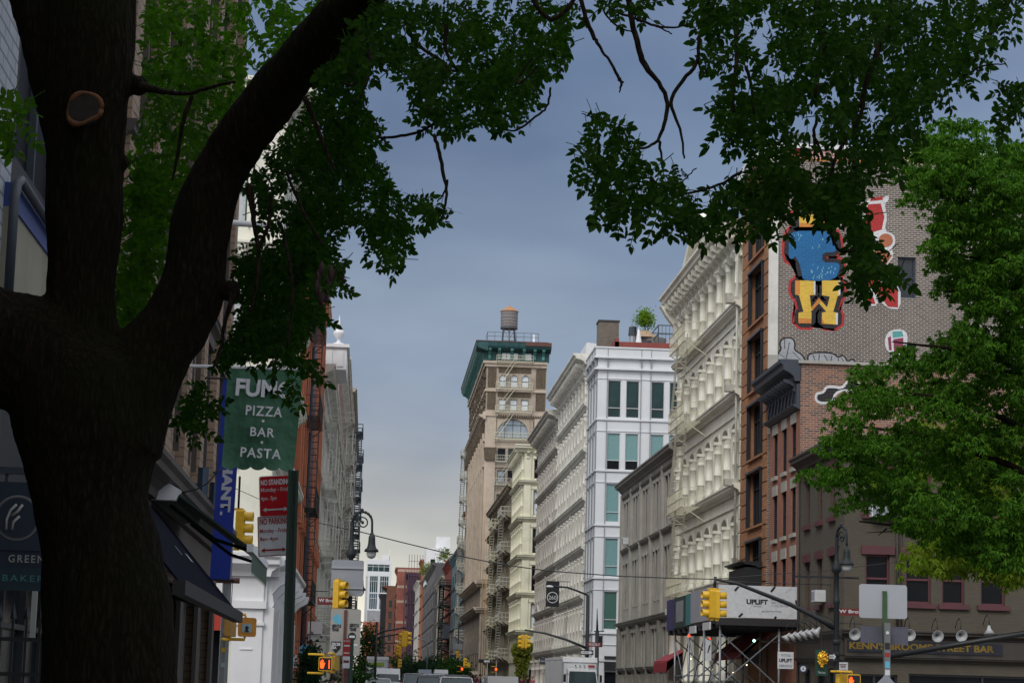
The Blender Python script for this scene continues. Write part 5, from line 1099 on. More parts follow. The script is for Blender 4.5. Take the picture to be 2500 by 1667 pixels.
x, z, w, h = rect(1951, 1623, 1970, 1640, 78); t = thing('round_logo_sign', 'small navy square sign with pale round emblem on the corner wall', 'shop sign', (x, 78, z)); plate('board', w, h, flat('navy', (.012, .02, .07)), t, d=.03); b = MB(); disc(b, 0, 0, -.034, .1, 16, .003); b.build('emblem', SW, t); T('A', MC['navy'], -.035, .035, -.05, .05, t, -.038, bold=.04)
x, z, w, h = rect(2046, 1616, 2070, 1639, 73); t = thing('parking_sign', 'white parking notice right of the right lamp post', 'parking sign', (x, 73, z)); plate('plate', w, h, SW, t, r=.01); b = MB(); 
for k, ww in ((.09, .12), (.04, .1), (-.0, .08)): b.box(-ww, ww, -.02, -.016, k-.012, k+.012)
b.box(-.12, .12, -.02, -.016, -.1, -.085); b.build('print', SBR, t)
# white cone lamps along the bar
def goose(label, x, y, z, rz, tilt, grp):
    t = thing('gooseneck_lamp', label, 'wall lamp', (x, y, z), rz, grp)
    b = MB(); b.lathe([(.03, .22), (.05, .2), (.07, .1), (.21, -.1), (.2, -.1), (.05, .08)], n=14, M=Matrix.Rotation(tilt, 4, 'X')); b.build('shade', flat('enamel_white', (.42, .43, .45), .4), t)
    b = MB(); b.tube([(0, 0, .2), (0, -.02, .45), (0, .2, .6), (0, .5, .5), (0, .75, .25)], .014, 5); b.build('neck', M_['black'], t); return t
g = 'white gooseneck lamps over the bar sign'
for i, (px, py) in enumerate(((2086, 1546), (2288, 1551), (2346, 1550))):
    q = onY(px, py, 75.2); goose(['white gooseneck lamp directly right of the right lamp post', 'white gooseneck lamp over the word STREET', 'white gooseneck lamp between STREET and BAR'][i], q.x, 75.2, q.z, 0, R(-75), g)
q = onY(2415, 1541, 75.2); goose('white gooseneck lamp seen edge-on over the end of the bar sign', q.x, 75.2, q.z, 0, R(-10), g)
q = onY(2220, 1548, 75.2); goose('white gooseneck lamp hidden behind the grey sign back', q.x, 75.2, q.z, 0, R(-75), g)
nm = ['first', 'second', 'third', 'fourth', 'fifth', 'sixth']
for i in range(6):
    px = 1921+i*14.5; q = onX(px, 1556-i*2.6, 15.9); goose('white cone lamp, %s from the shed in the row over the side windows' % nm[i], 15.9, q.y, q.z, -HP, R(-35), 'white cone lamps along the side wall')
# --- sidewalk shed
t = thing('sidewalk_shed', 'steel pipe sidewalk shed topped with white UPLIFT banner panels', 'scaffold', (13.45, 84, 0)); L1 = 14.5
pa = flat('banner_white', (.60, .62, .66), .5); b = MB(); b.box(0, 3.05, -.03, .03, 4.5, 5.74); b.build('front_panel', pa, t)
b = MB(); b.box(-.03, .03, 0, 2.9, 4.45, 5.74); b.box(-.03, .03, 2.9, 7.2, 4.45, 5.74); b.build('side_panel', paint('banner_grey', (.33, .34, .40), .6, .2, .7), t)
b = MB(); b.box(-.03, .03, 7.25, 8.6, 4.4, 5.7); b.build('side_panel', flat('poster_teal', (.05, .22, .24)), t); b = MB(); b.box(-.035, .03, 8.65, 12.2, 4.35, 5.68); b.build('side_panel', flat('poster_green', (.015, .05, .045)), t); b = MB(); b.box(-.04, -.036, 9.3, 11.5, 4.6, 5.5); b.build('poster', SGB, t); b = MB(); b.box(-.035, .03, 12.3, L1, 4.3, 5.66); b.build('side_panel', flat('poster_violet', (.05, .04, .16)), t)
b = MB(); b.box(0, 3.1, .03, L1, 4.28, 4.44); b.box(-.1, 3.1, -.1, .0, 4.2, 4.48); 
for k in range(10): b.box(-.05, 3.1, .2+k*1.5, .35+k*1.5, 4.1, 4.28)
b.build('deck', flat('shed_dark', (.02, .018, .022), .6), t)
b = MB(); b.box(-.16, -.1, 1.2, 3.0, 4.05, 4.35).box(-.16, -.1, 5.0, 6.6, 4.0, 4.3); b.build('deck_light', SW, t)
pip = flat('scaffold_steel', (.24, .26, .29), .4, .5)
for yy in (.15, 4.2, 8.4, 12.6):
    for xx in (.1, 2.4):
        b = MB(); b.tube([(xx, yy, 0), (xx, yy, 4.2)], .05, 8); b.build('pipe_post', pip, t)
b = MB()
for yy in (.15, 4.2, 8.4, 12.6): b.bar((.1, yy, 1.9), (2.4, yy, 3.9), .028, 6) if yy else 0; b.bar((.1, yy, 3.9), (2.4, yy, 1.9), .028, 6)
for a0, a1 in ((.15, 4.2), (4.2, 8.4), (8.4, 12.6)): b.bar((.1, a0, 1.2), (.1, a1, 3.8), .025, 6); b.bar((.1, a0, 3.8), (.1, a1, 1.2), .025, 6); b.bar((.1, a0, 2.3), (.1, a1, 2.3), .02, 6)
b.build('brace', pip, t)
b = MB()
for xx, zz, dx, dz in ((.68, 5.55, .18, .16), (2.1, 5.55, .2, .2), (.85, 4.55, .18, .14), (2.2, 4.52, .1, .08), (3.0, 5.1, .04, .15)): b.prism([(xx-dx/2, zz), (xx-dx/2+.06, zz-.06), (xx+dx/2+.03, zz+dz-.04), (xx+dx/2-.04, zz+dz)], -.036, -.032)
b.build('banner_mark', SB, t)
b = MB()
for x0, z0, x1, z1 in ((1.2, 4.8, 1.35, 5.1), (1.5, 5.2, 1.8, 5.5), (2.7, 4.55, 2.95, 4.8), (2.6, 5.5, 2.85, 5.7)): b.bar((x0, -.034, z0), (x1, -.034, z1), .006)
b.build('thin_mark', SGB, t)
T('UPLIFT', SB, 1.08, 1.92, 5.02, 5.22, t, -.034, bold=.05); T('TATTOO', MC['grey_ink'], 1.35, 1.65, 4.92, 4.98, t, -.034); T('497 BROOME\nNEW YORK 10013\n+1 (332) 269-7658', MC['grey_ink'], 2.05, 2.75, 4.92, 5.26, t, -.034, bold=0); T('@UPLIFTTATTOO', MC['grey_ink'], 1.68, 2.45, 4.72, 4.8, t, -.034, bold=.01)
for i, (px, py, Y, m, w) in enumerate(((1682, 1551, 92, LR, .1), (1732, 1559, 90, LR, .09), (1841, 1563, 88, LG, .1), (1782, 1606, 95, emit('warm_bulb', (1, .75, .4), 3), .07), (1687, 1607, 96, MC['warm_bulb'], .05), (1738, 1633, 94, MC['warm_bulb'], .05), (1823, 1622, 92, MC['warm_bulb'], .05), (1790, 1641, 94, MC['warm_bulb'], .05))):
    q = onY(px, py, Y); b = MB(); b.ball((0, 0, 0), w, 8, 5); o = b.build('lamp_bulb', m, None, q); o.scale = (.6, .6, .6)
    tag(o, ['red stop light shining left under the shed', 'smaller red light above the white paper strip', 'cool white lamp shining under the shed deck', 'warm white lamp beside the dark window bay', 'tiny warm light at the left shed pipes', 'tiny warm light low behind the cross braces', 'tiny warm light right of the brace crossing', 'tiny pair-like warm light low in the dark shopfront'][i], 'lamp', 'lamps glowing under the shed')
t = thing('shop_awning', 'faded crimson fabric awning under the sidewalk shed', 'awning', (16.5, 96, 3.0)); b = MB(); b.mold([(0, 1.3), (0, 1.1), (-1.3, .2), (-1.3, 0), (-1.25, .3)], 0, 7, Matrix.Rotation(-HP, 4, 'Z')); b.build('fabric', paint('crimson_fabric', (.26, .012, .025), .7), t)
q = onY(1668, 1600, 112); t = thing('shop_awning', 'small crimson awning left of the shed on the grey corner', 'awning', (16.5, 118, 2.6)); b = MB(); b.mold([(0, 1.2), (0, 1.0), (-1.1, .5), (-1.1, 0), (-1.05, .6)], 0, 5, Matrix.Rotation(-HP, 4, 'Z')); b.build('fabric', MC['crimson_fabric'], t)
x, z, w, h = rect(1722, 1562, 1737, 1612, 86); t = thing('paper_banner', 'narrow white banner with black brush marks hanging under the shed', 'banner', (x, 86, z)); plate('cloth', w, h, SW, t, r=.005); b = MB(); b.prism([(-.05, -.1), (.02, .2), (.05, .2), (-.0, -.1)], -.02, -.016).prism([(.0, 0), (.06, .25), (.08, .24), (.03, 0)], -.024, -.02); b.build('brush_mark', SB, t)
x, z, w, h = rect(1819, 1586, 1861, 1618, 90); t = thing('grey_panel_sign', 'dull grey blank panel sign deep under the shed', 'sign', (x, 90, z)); plate('board', w, h, flat('dull_panel', (.09, .09, .10)), t)
# --- blue vertical banner and green banner
x = onY(560, 1170, 42); t = thing('blue_banner', 'long blue vertical banner with white lettering turned sideways', 'banner', (onY(528, 1415, 42).x, 42, 0)); za, zb = onY(540, 1415, 42).z, onY(570, 925, 42).z; bw = onY(565, 1415, 42).x-onY(515, 1415, 42).x
b = MB(); b.box(-bw/2, bw/2, -.005, .005, za, zb); b.build('cloth', flat('banner_blue', (.006, .03, .30), .6), t)
zc = lambda py: onY(560, py, 42).z
T('OLIPHANT.', flat('banner_letter', (.45, .48, .55), .6), -bw*.22, bw*.30, zc(1258), zc(1034), t, -.008, rot90=True, bold=.05)
T('go.', MC['banner_letter'], -bw*.1, bw*.3, zc(1352), zc(1332), t, -.008, rot90=True, bold=.03) if 0 else None
b = MB(); b.bar((-bw/2-.45, 0, za), (bw/2+.06, 0, za), .02, 6); b.ball((bw/2+.06, 0, za), .035, 6, 4); b.bar((-bw/2-.45, 0, zb), (bw/2+.06, 0, zb), .02, 6); b.bar((bw/2+.06, 0, za), (bw/2+.06, 0, za-.45), .008); b.build('rod', M_['black'], t); t.rotation_euler = (0, R(1.1), R(-8))
Y = 31; a0 = onY(556, 900, Y); a1 = onY(741, 905, Y); a2 = onY(717, 1147, Y); a3 = onY(541, 1140, Y)
t = thing('green_banner', 'green cloth banner reading FUMO PIZZA BAR PASTA with scalloped hem', 'banner', (a3.x, Y, a3.z)); wv_ = NT('banner_green'); n = wv_.noise(2.2, 3, .5, wv_.coord()); wv_.b.inputs['Base Color'].default_value = (.032, .115, .065, 1); wv_.b.inputs['Roughness'].default_value = .7; wv_.bump(n.outputs[0], .12, .8)
b = MB(); nx = 40; nzz = 20; vs_ = []
for j in range(nzz+1):
    for i in range(nx+1):
        u, v = i/nx, j/nzz; P_ = a3.lerp(a2, u).lerp(a0.lerp(a1, u), v)-a3; sc_ = -.045*abs(math.sin(u*math.pi*5))**.7 if j == 0 else 0
        vs_.append((P_.x, .03*math.sin(u*7+v*3)*(1-v)+.02*math.sin(v*9), P_.z+sc_+.02*(j == 0)))
b.add(vs_, [(j*(nx+1)+i, j*(nx+1)+i+1, (j+1)*(nx+1)+i+1, (j+1)*(nx+1)+i) for j in range(nzz) for i in range(nx)], True); b.build('cloth', wv_.m, t)
def bt(s, px0, py0, px1, py1, **k):
    p_, q_ = onY(px0, py1, Y), onY(px1, py0, Y); o = T(s, SW, 0, q_.x-p_.x, 0, q_.z-p_.z, t, 0, **k); o.location = (p_.x-a3.x, -.075, p_.z-a3.z); o.rotation_euler = (0, R(2.0), 0)
bt('FUMO', 575, 929, 722, 967, bold=.035); bt('PIZZA', 600, 993, 690, 1014, bold=.018, spacing=1.15); bt('BAR', 611, 1045, 671, 1065, bold=.018, spacing=1.15); bt('PASTA', 587, 1095, 687, 1116, bold=.018, spacing=1.15)
for px, py in ((643, 1029), (640, 1081)):
    q_ = onY(px, py, Y); b = MB(); disc(b, q_.x-a3.x, q_.z-a3.z, -.075, .02, 12, .004); b.build('dot', SW, t)
b = MB(); b.bar((a0.x-a3.x-1.6, .02, a0.z-a3.z+.02), (a1.x-a3.x+.06, .02, a1.z-a3.z+.02), .025, 6); b.build('rod', M_['wframe'], t)
# --- awnings on the brown building
t = thing('navy_awning', 'dark navy sloping fabric awning with metal front bar', 'awning', (-3.5, 35, 0)); nav = NT('navy_fabric'); nav.b.inputs['Base Color'].default_value = (.006, .007, .015, 1); nav.b.inputs['Roughness'].default_value = 1.0; nav.b.inputs['Specular IOR Level'].default_value = .05; n = nav.noise(60, 2, .5, nav.coord()); nav.bump(n.outputs[0], .004, .4)
b = MB(); b.mold([(0, 4.30), (0, 4.26), (-1.42, 2.62), (-1.42, 2.66)], -11, 0, Matrix.Rotation(HP, 4, 'Z')); b.build('fabric', nav.m, t)
b = MB(); b.mold([(-1.36, 2.50), (-1.50, 2.50), (-1.50, 2.66), (-1.36, 2.66)], -11.05, .05, Matrix.Rotation(HP, 4, 'Z')); b.build('front_bar', flat('bar_grey', (.016, .015, .017), .8), t)
b = MB(); b.tube([(0, -.1, 3.0), (.8, -.3, 2.75), (1.4, -.1, 2.58)], .03, 6); b.tube([(0, -10.8, 3.0), (.8, -10.6, 2.75), (1.4, -10.8, 2.58)], .03, 6); b.build('arm', M_['black'], t)
for y0, l_ in ((-2.6, .5), (-4.6, .14)): b = MB(); b.quad((.80, y0, 3.40), (.9, y0, 3.285), (.9, y0-l_, 3.285), (.8, y0-l_, 3.40)); b.build('printed_mark', SGB, t)
t = thing('green_awning', 'retracted dark green awning with white case and scalloped valance', 'awning', (-3.5, 34.2, 0)); gf = flat('awning_green', (.012, .035, .022), .7)
b = MB(); b.mold([(-.04, 4.62), (-.28, 4.62), (-.5, 4.50), (-.42, 4.34), (-.04, 4.34)], 0, .22, Matrix.Rotation(HP, 4, 'Z')); b.build('case_end', M_['white'], t)
b = MB(); b.mold([(-.04, 4.60), (-.28, 4.60), (-.45, 4.50), (-.40, 4.36), (-.04, 4.36)], .22, 5.4, Matrix.Rotation(HP, 4, 'Z')); b.build('case', gf, t)
b = MB(); b.mold([(-.4, 4.50), (-.4, 4.46), (-1.6, 3.62), (-1.6, 3.66)], .1, 5.2, Matrix.Rotation(HP, 4, 'Z')); b.build('fabric', gf, t)
b = MB(); b.mold([(-1.56, 3.58), (-1.66, 3.58), (-1.66, 3.7), (-1.56, 3.7)], .05, 5.3, Matrix.Rotation(HP, 4, 'Z')); b.build('front_bar', M_['white'], t)
b = MB()
for k in range(26): b.add([(1.64, .1+k*.2, 3.6), (1.64, .3+k*.2, 3.6), (1.64, .3+k*.2, 3.30), (1.64, .2+k*.2, 3.22), (1.64, .1+k*.2, 3.30)], [(0, 1, 2, 3, 4)])
b.build('valance', flat('valance_green', (.045, .085, .06), .7), t)
b = MB()
for y in (.5, 4.6): b.tube([(.3, y, 4.3), (1.0, y+.3, 3.8), (1.58, y, 3.62)], .03, 6)
b.build('arm', gf, t); b = MB(); b.box(.0, .06, -.4, 4.5, 3.7, 3.85); b.build('light_rail', flat('rail_olive', (.06, .065, .05)), t)
for k in range(4): b = MB(); b.box(.14, .26, .0+k*.9, .14+k*.9, 3.6, 3.75); b.build('spotlight', M_['black'], t)
# bakery sign and fence, far left
Y = 19; x, z, w, h = rect(-60, 1180, 130, 1340, Y); t = thing('bakery_sign', 'navy hanging bakery sign with round emblem and two name boards', 'shop sign', (x, Y, z)); nv = flat('bakery_navy', (.012, .022, .045), .5); plate('board', w, h, nv, t, r=.01, d=.03)
b = MB(); b.lathe([(.185, -.002), (.190, -.004), (.193, -.002), (.19, .0)], n=40, M=Matrix.Translation((.03, -.034, -.015)) @ Matrix.Rotation(HP, 4, 'X')); b.lathe([(.174, -.002), (.176, -.004), (.178, -.002), (.176, .0)], n=40, M=Matrix.Translation((.03, -.034, -.015)) @ Matrix.Rotation(HP, 4, 'X')); b.tube([(-.06, -.036, -.12), (-.06, -.036, -.03), (-.03, -.036, .05), (.02, -.036, .1)], .012, 6); b.tube([(-.02, -.036, -.0), (.03, -.036, .04), (.07, -.036, .1)], .012, 6); b.tube([(-.01, -.036, -.12), (.0, -.036, -.05), (.05, -.036, .0)], .012, 6); b.build('emblem', SGB2, t)
z2 = rect(-60, 1345, 130, 1380, Y); pl = plate('name_board', z2[2], z2[3], nv, t, (0, 0, z2[1]-z)); T('GREENS', SGB2, -.01-w/2+.3, w/2+.02, -.035+z2[1]-z, .03+z2[1]-z, t, -.034, bold=.01, spacing=1.3)
z3 = rect(-60, 1385, 130, 1438, Y); plate('name_board', z3[2], z3[3], flat('bakery_teal', (.008, .03, .045), .5), t, (0, 0, z3[1]-z)); T('BAKERY', flat('teal_letter', (.06, .20, .22)), -w/2+.25, w/2+.05, -.025+z3[1]-z, .03+z3[1]-z, t, -.034, bold=.005, spacing=1.3)
b = MB(); b.box(-w/2-.8, w/2, -.03, .03, h/2+.07, h/2+.13); b.box(-.1, -.07, -.01, .01, z3[1]-z, h/2+.1).box(.1, .13, -.01, .01, z3[1]-z, h/2+.1); b.build('bracket', M_['navy_iron'], t)
t = thing('iron_fence', 'black iron picket fence with pointed tops at the lower left corner', 'fence', (-3.2, 14.2, 0)); b = MB()
for k in range(16): b.bar((k*.085, 0, .05), (k*.085, 0, 1.95), .011); b.lathe([(.022, 1.95), (.001, 2.05)], k*.085, 0, 4)
b.build('pickets', M_['black'], t); b = MB()
for z_ in (.2, 1.6, 1.82): b.bar((-.1, 0, z_), (1.35, 0, z_), .018)
b.build('rail', M_['black'], t)
t = thing('white_slat_screen', 'row of white torn paper strips behind the fence under the bakery sign', 'screen', (-3.1, 20.4, 0)); b = MB()
for k in range(5): b.box(k*.17, k*.17+.05, 0, .03, 1.9+.02*(k % 2), 2.55)
b.build('strips', SGB2, t)
# --- shop signs left
x, z, w, h = rect(660, 1598, 726, 1632, 96); t = thing('blinds_sign', 'white shop sign with red and black lettering NYCITY BLINDS', 'shop sign', (x, 96, z)); plate('board', w, h, SW, t, r=.01, d=.05); T('NYCITY', flat('pink_red', (.55, .02, .05)), -w*.42, w*.42, .04, h*.42, t, -.055, bold=.03); T('BLINDS', SB, -w*.45, w*.45, -h*.28, .0, t, -.055, bold=.04); b = MB(); b.box(-w/2, w/2, -.055, -.051, -h/2, -h*.36); b.build('red_band', MC['pink_red'], t); b = MB(); b.bar((-w/2-.6, 0, h/2), (w/2, 0, h/2), .02); b.build('bracket', M_['black'], t)
x, z, w, h = rect(729, 1572, 773, 1599, 98); t = thing('oval_sign', 'pale blue oval hanging shop sign', 'shop sign', (x, 98, z)); b = MB(); b.prism([(w/2*math.cos(k*math.pi/12), h/2*math.sin(k*math.pi/12)) for k in range(24)], -.03, 0); b.build('board', flat('sky_blue', (.14, .38, .60)), t); b = MB(); b.bar((-w, 0, h/2+.12), (w, 0, h/2+.12), .025); b.bar((-.2, 0, h/2-.02), (-.2, 0, h/2+.12), .015); b.bar((.2, 0, h/2-.02), (.2, 0, h/2+.12), .015); b.build('bracket', M_['black'], t)
x, z, w, h = rect(757, 1520, 782, 1545, 118); t = thing('white_awning_frame', 'small white bracketed awning frame on the soiled white front', 'awning', (-3.4, 118, z)); b = MB(); b.box(0, .9, 0, 1.2, -.3, .35).box(.2, .7, .2, 1, -.7, -.3); b.bar((.9, 0, .35), (2.2, 0, -.4), .05); b.bar((.9, 0, -.35), (2.4, 0, -.4), .05); b.build('frame', M_['white'], t)
# --- middle distance: banner 260, cobra lamp, signals, signs
x, z, w, h = rect(1332, 1419, 1366, 1480, 180); t = thing('number_banner', 'black hanging banner with 260 in a white ring', 'banner', (x, 180, z)); plate('cloth', w, h, SB, t, r=.01, d=.03)
b = MB(); b.lathe([(.40, 0), (.43, .01), (.46, 0)], n=28, M=Matrix.Translation((0, -.04, -.28)) @ Matrix.Rotation(HP, 4, 'X')); b.build('ring', SW, t); T('260', SW, -.33, .33, -.44, -.12, t, -.04, bold=.0); b = MB(); b.bar((-w/2, 0, h/2), (2.2, 0, h/2), .04); b.build('rod', M_['black'], t)
p = onY(1434, 1600, 156); t = thing('cobra_lamp', 'dark tall pole with long curved street lamp arm and signal arm by the metal building', 'street lamp', (p.x, 156, .6)); O_ = Vector((p.x, 156, .6))
b = MB(); tp = onY(1435, 1452, 156)-O_; b.tube([(0, 0, 0), tp], [.16, .12], 8); b.build('pole', M_['greeniron'], t)
b = MB(); b.tube([tp, onY(1410, 1442, 156)-O_, onY(1385, 1433, 156)-O_, onY(1352, 1431, 156)-O_], .07, 6); b.build('lamp_arm', M_['greeniron'], t); b = MB(); q = onY(1342, 1431, 156)-O_; b.ball(q, .3, 8, 5, 1, .5, .3); b.build('lamp_head', SW, t)
b = MB(); b.tube([onY(1434, 1582, 156)-O_, onY(1380, 1560, 156)-O_, onY(1330, 1545, 156)-O_, onY(1281, 1537, 156)-O_], [.1, .09, .07, .06], 6); b.build('signal_arm', M_['black'], t)
p = onY(1272, 1550, 156); signal('distant yellow signal on the middle arm with hoods turned left', p.x, 156, p.z, R(-80)); p = onY(1288, 1550, 156); signal('distant yellow signal on the middle arm seen nearly edge-on', p.x, 156.05, p.z, R(85))
p = onY(1458, 1600, 158); t = thing('call_post', 'slim black post with crossbar and finial spike by the metal building', 'post', (p.x, 158, .6)); O_ = Vector((p.x, 158, .6)); b = MB(); b.tube([(0, 0, 0), onY(1458, 1540, 158)-O_], .15, 8); b.tube([onY(1458, 1540, 158)-O_, onY(1458, 1484, 158)-O_], [.09, .02], 6); b.bar(onY(1450, 1540, 158)-O_, onY(1475, 1540, 158)-O_, .05); b.build('post', M_['greeniron'], t); q = onY(1464, 1565, 158)-O_; plate('box', .38, .8, SB, t, q)
x, z, w, h = rect(1437, 1568, 1465, 1577, 155.5); t = thing('street_name_sign', 'brown street name sign WOOSTER ST by the middle pole', 'street sign', (x, 155.5, z)); plate('plate', w+.2, h+.04, SBR, t, r=.01); T('WOOSTER ST', SW, -w*.48, w*.48, -.09, .09, t, -.02)
x, z, w, h = rect(1418, 1587, 1449, 1597, 155.4); t = thing('one_way_sign', 'black one-way sign with right-pointing white arrow by the middle pole', 'one-way sign', (x, 155.4, z)); plate('plate', w, h+.02, SB, t, r=.01); b = MB(); b.prism([(-w*.46, .09), (w*.2, .09), (w*.2, .14), (w*.45, 0), (w*.2, -.14), (w*.2, -.09), (-w*.46, -.09)], -.02, -.016); b.build('arrow', SW, t); T('ONE WAY', SB, -w*.4, w*.15, -.06, .06, t, -.024, bold=.02)
x, z, w, h = rect(1318, 1605, 1342, 1621, 182); t = thing('blade_sign', 'small dark navy blade sign left of the box truck', 'shop sign', (x, 182, z)); plate('board', w, h, M_['navy_iron'], t); b = MB(); b.box(-w*.42, w*.42, -.03, -.016, -.05, .04); b.build('print', SGB, t); b = MB(); b.bar((-w*.6, 0, h/2+.15), (w*1.2, 0, h/2+.15), .03); b.build('rod', M_['black'], t)
x, z, w, h = rect(1174, 1609, 1194, 1617, 235); t = thing('one_way_sign', 'far black one-way sign with left-pointing arrow in front of the tower', 'one-way sign', (x, 235, z)); plate('plate', w+.5, h, SB, t, r=.01); b = MB(); b.prism([(w*.6, .1), (w*.1, .1), (w*.1, .18), (-w*.2, 0), (w*.1, -.18), (w*.1, -.1), (w*.6, -.1)], -.02, -.016); b.build('arrow', SW, t)
p = onY(1119, 1600, 300); t = thing('sign_pole', 'thin black pole with blank grey sign and signal in front of the tower base', 'pole', (p.x, 300, 1.2)); O_ = Vector((p.x, 300, 1.2)); b = MB(); b.tube([(0, 0, 0), onY(1120, 1520, 300)-O_], .1, 6); b.build('pole', M_['black'], t); q = onY(1120, 1578, 299.8)-O_; plate('sign_plate', 1.05, .8, SGB, t, q); plate('name_plate', 1.2, .35, MC['navy'], t, onY(1109, 1600, 299.8)-O_)
p = onY(1118, 1588, 299.5); signal('tiny yellow signal on the thin pole under the blank grey sign', p.x, 299.5, p.z, R(-70))
p = onY(1136, 1606, 240); signal('thin yellow signal edge left of the tower foot', p.x, 240, p.z, R(88)); p = onY(1144, 1622, 240); ped('yellow pedestrian signal housing low at the tower foot', p.x, 240, p.z, R(20))
def handlight(label, px, py, Y):
    p = onY(px, py, Y); t = ped(label, p.x, Y, p.z, 0, c=SB); b = MB(); b.ball((0, -.02, 0), .13, 8, 5, 1, .3, 1.3); b.build('lit_symbol', AMB, t)
handlight('glowing orange pedestrian light at the foot of the far green tree', 1128, 1632, 240); handlight('glowing orange pedestrian light below the stained loft building', 1211, 1633, 228)
# signals over the street at the left centre
ar = onY(990, 1531, 165); t = thing('signal_arm_pole', 'pole at the left kerb with three dark guy arms over the street', 'pole', (.6, 165, .7)); O_ = Vector((.6, 165, .7)); b = MB(); b.tube([(0, 0, 0), (0, 0, 5.5)], .1, 8); b.build('pole', M_['black'], t)
b = MB(); b.tube([onY(893, 1562, 165)-O_, onY(935, 1540, 165)-O_, ar-O_], .07, 6); b.tube([onY(896, 1565, 165)-O_, onY(940, 1552, 165)-O_, onY(972, 1547, 165)-O_], .06, 6); b.tube([onY(905, 1574, 165)-O_, onY(940, 1570, 165)-O_, onY(970, 1568, 165)-O_], .05, 6); b.build('signal_arm', M_['black'], t)
p = onY(978, 1543, 165); signal('yellow signal with hoods turned left over the middle of the street', p.x+.1, 165, p.z, R(-75), s=1.15); p = onY(988, 1541, 165); signal('yellow signal back seen flat over the middle of the street', p.x, 164.8, p.z, R(175), s=1.2); p = onY(997, 1541, 165); signal('yellow signal edge, rightmost of the three over the street', p.x, 165.1, p.z, R(80), s=1.15)
p = onY(972, 1574, 190); signal('yellow signal hanging just below the three over the street', p.x, 190, p.z, R(-60)); p = onY(976, 1608, 230); signal('tiny yellow signal before the green street trees', p.x, 230, p.z, R(88))
p = onY(1043, 1600, 330); t = thing('cobra_lamp', 'thin pale curved street lamp before the dark grey front', 'street lamp', (p.x, 330, 1.5)); O_ = Vector((p.x, 330, 1.5)); b = MB(); b.tube([(0, 0, 0), onY(1044, 1585, 330)-O_, onY(1041, 1570, 330)-O_, onY(1034, 1561, 330)-O_, onY(1021, 1559, 330)-O_], .09, 6); b.build('pole', SGB, t)
t = thing('wooden_ladder', 'pinkish wooden ladder leaning in front of the dark red loft', 'ladder', (onY(1102, 1600, 330).x, 330, 1.5)); b = MB()
for s_ in (-.28, .28): b.bar((s_, 0, 0), (s_, 0, 8.0), .06)
for k in range(14): b.bar((-.28, 0, .4+k*.55), (.28, 0, .4+k*.55), .04)
b.build('ladder_frame', flat('ladder_wood', (.42, .22, .16)), t)
# wires
def wire(label, pts, Y, r=.012):
    P_ = [onY(x, y, Y) for x, y in pts]; O_ = P_[0]; b = MB(); b.tube([q-O_ for q in P_], r, 5); o = b.build('overhead_wire', M_['black'], None, O_); tag(o, label, 'wire', 'overhead wires')
wire('long black wire sagging from the left lamp to the right signal arm', [(862, 1293), (980, 1323), (1100, 1352), (1230, 1378), (1340, 1393), (1500, 1405), (1650, 1411), (1745, 1413)], 71, .018)
wire('thin wire rising from the signal arm across the corner building to the right tree', [(1745, 1413), (1900, 1400), (2000, 1394), (2150, 1376), (2280, 1357), (2400, 1330)], 71, .011)
wire('thin wire pair just below the arm tip running right to the lamp crossbar', [(1745, 1414), (1850, 1422), (1950, 1425), (2030, 1427)], 71.2, .012)
wire('slack wire from the blue banner down to the stone ledge', [(445, 1202), (480, 1194), (505, 1180), (530, 1154), (541, 1141)], 36, .012)
wire('thin wire from the cream windows past the red parking sign', [(575, 1192), (620, 1212), (700, 1248), (760, 1272), (855, 1293)], 71, .011)
wire('dark cable crossing low in front of the rust red building', [(722, 1441), (760, 1442), (800, 1443)], 95, .02)
t = tag(link('tree_guard_beam', (lambda b: (b.tube([(0, 0, 0), (3.2, 0, .62), (7.5, 0, 1.5)], .06, 8), b.mesh('tree_guard_beam', M_['black']))[1])(MB()), None, onY(2165, 1602, 45)), 'long dark pole slanting across the bar sign at the lower right', 'pole')
# air conditioners
def ac(label, x, y, z, rz, w=.62, h=.42):
    t = thing('air_conditioner', label, 'air conditioner', (x, y, z), rz, 'window air conditioners'); b = MB(); b.box(0, w, -.38, .1, 0, h); b.build('case', SW, t); b = MB(); b.box(.05, w-.05, -.39, -.381, .06, h-.06); b.build('grille', SGB, t)
ac('white window air conditioner low beside the shed on the corner building', 16.58, 79.7, 5.0, -HP)
q = onY(2122, 1262, 75.95); ac('white window air conditioner under leaves on the front of the corner building', q.x, 75.95, q.z, 0, .75, .45)
ac('white window air conditioner on the grey stone front', 16.58, 141, 10.95, -HP)
# ================================================================== VEHICLES (fronts face the camera, -y)
TYR = flat('tyre_rubber', (.02, .02, .02), .8); RIM = flat('wheel_rim', (.3, .3, .32), .3, .7); CG = glass('windscreen', (.05, .075, .085), .05, .5); HL = flat('headlight_lens', (.55, .55, .5), .1)
CARP = {}
def carpaint(n, c, metal=.3):
    if n in CARP: return CARP[n]
    k = NT('car_paint_'+n); nn = k.noise(3, 3, .5, k.coord()); k.l(k.mix(nn.outputs[0], (c[0]*.85, c[1]*.85, c[2]*.85, 1), (*c, 1)), k.b.inputs['Base Color']); k.b.inputs['Roughness'].default_value = .25; k.b.inputs['Metallic'].default_value = metal; k.b.inputs['Coat Weight'].default_value = .6
    CARP[n] = k.m; return k.m
def loft(mb, secs, close=True, smooth=False):
    """secs: rings of equal length"""
    n = len(secs[0]); o = []
    for s_ in secs: o += [tuple(p) for p in s_]
    fs = [(i*n+j, i*n+(j+1) % n, (i+1)*n+(j+1) % n, (i+1)*n+j) for i in range(len(secs)-1) for j in range(n)]
    fs += [tuple(range(n-1, -1, -1)), tuple((len(secs)-1)*n+j for j in range(n))]
    return mb.add(o, fs, smooth)
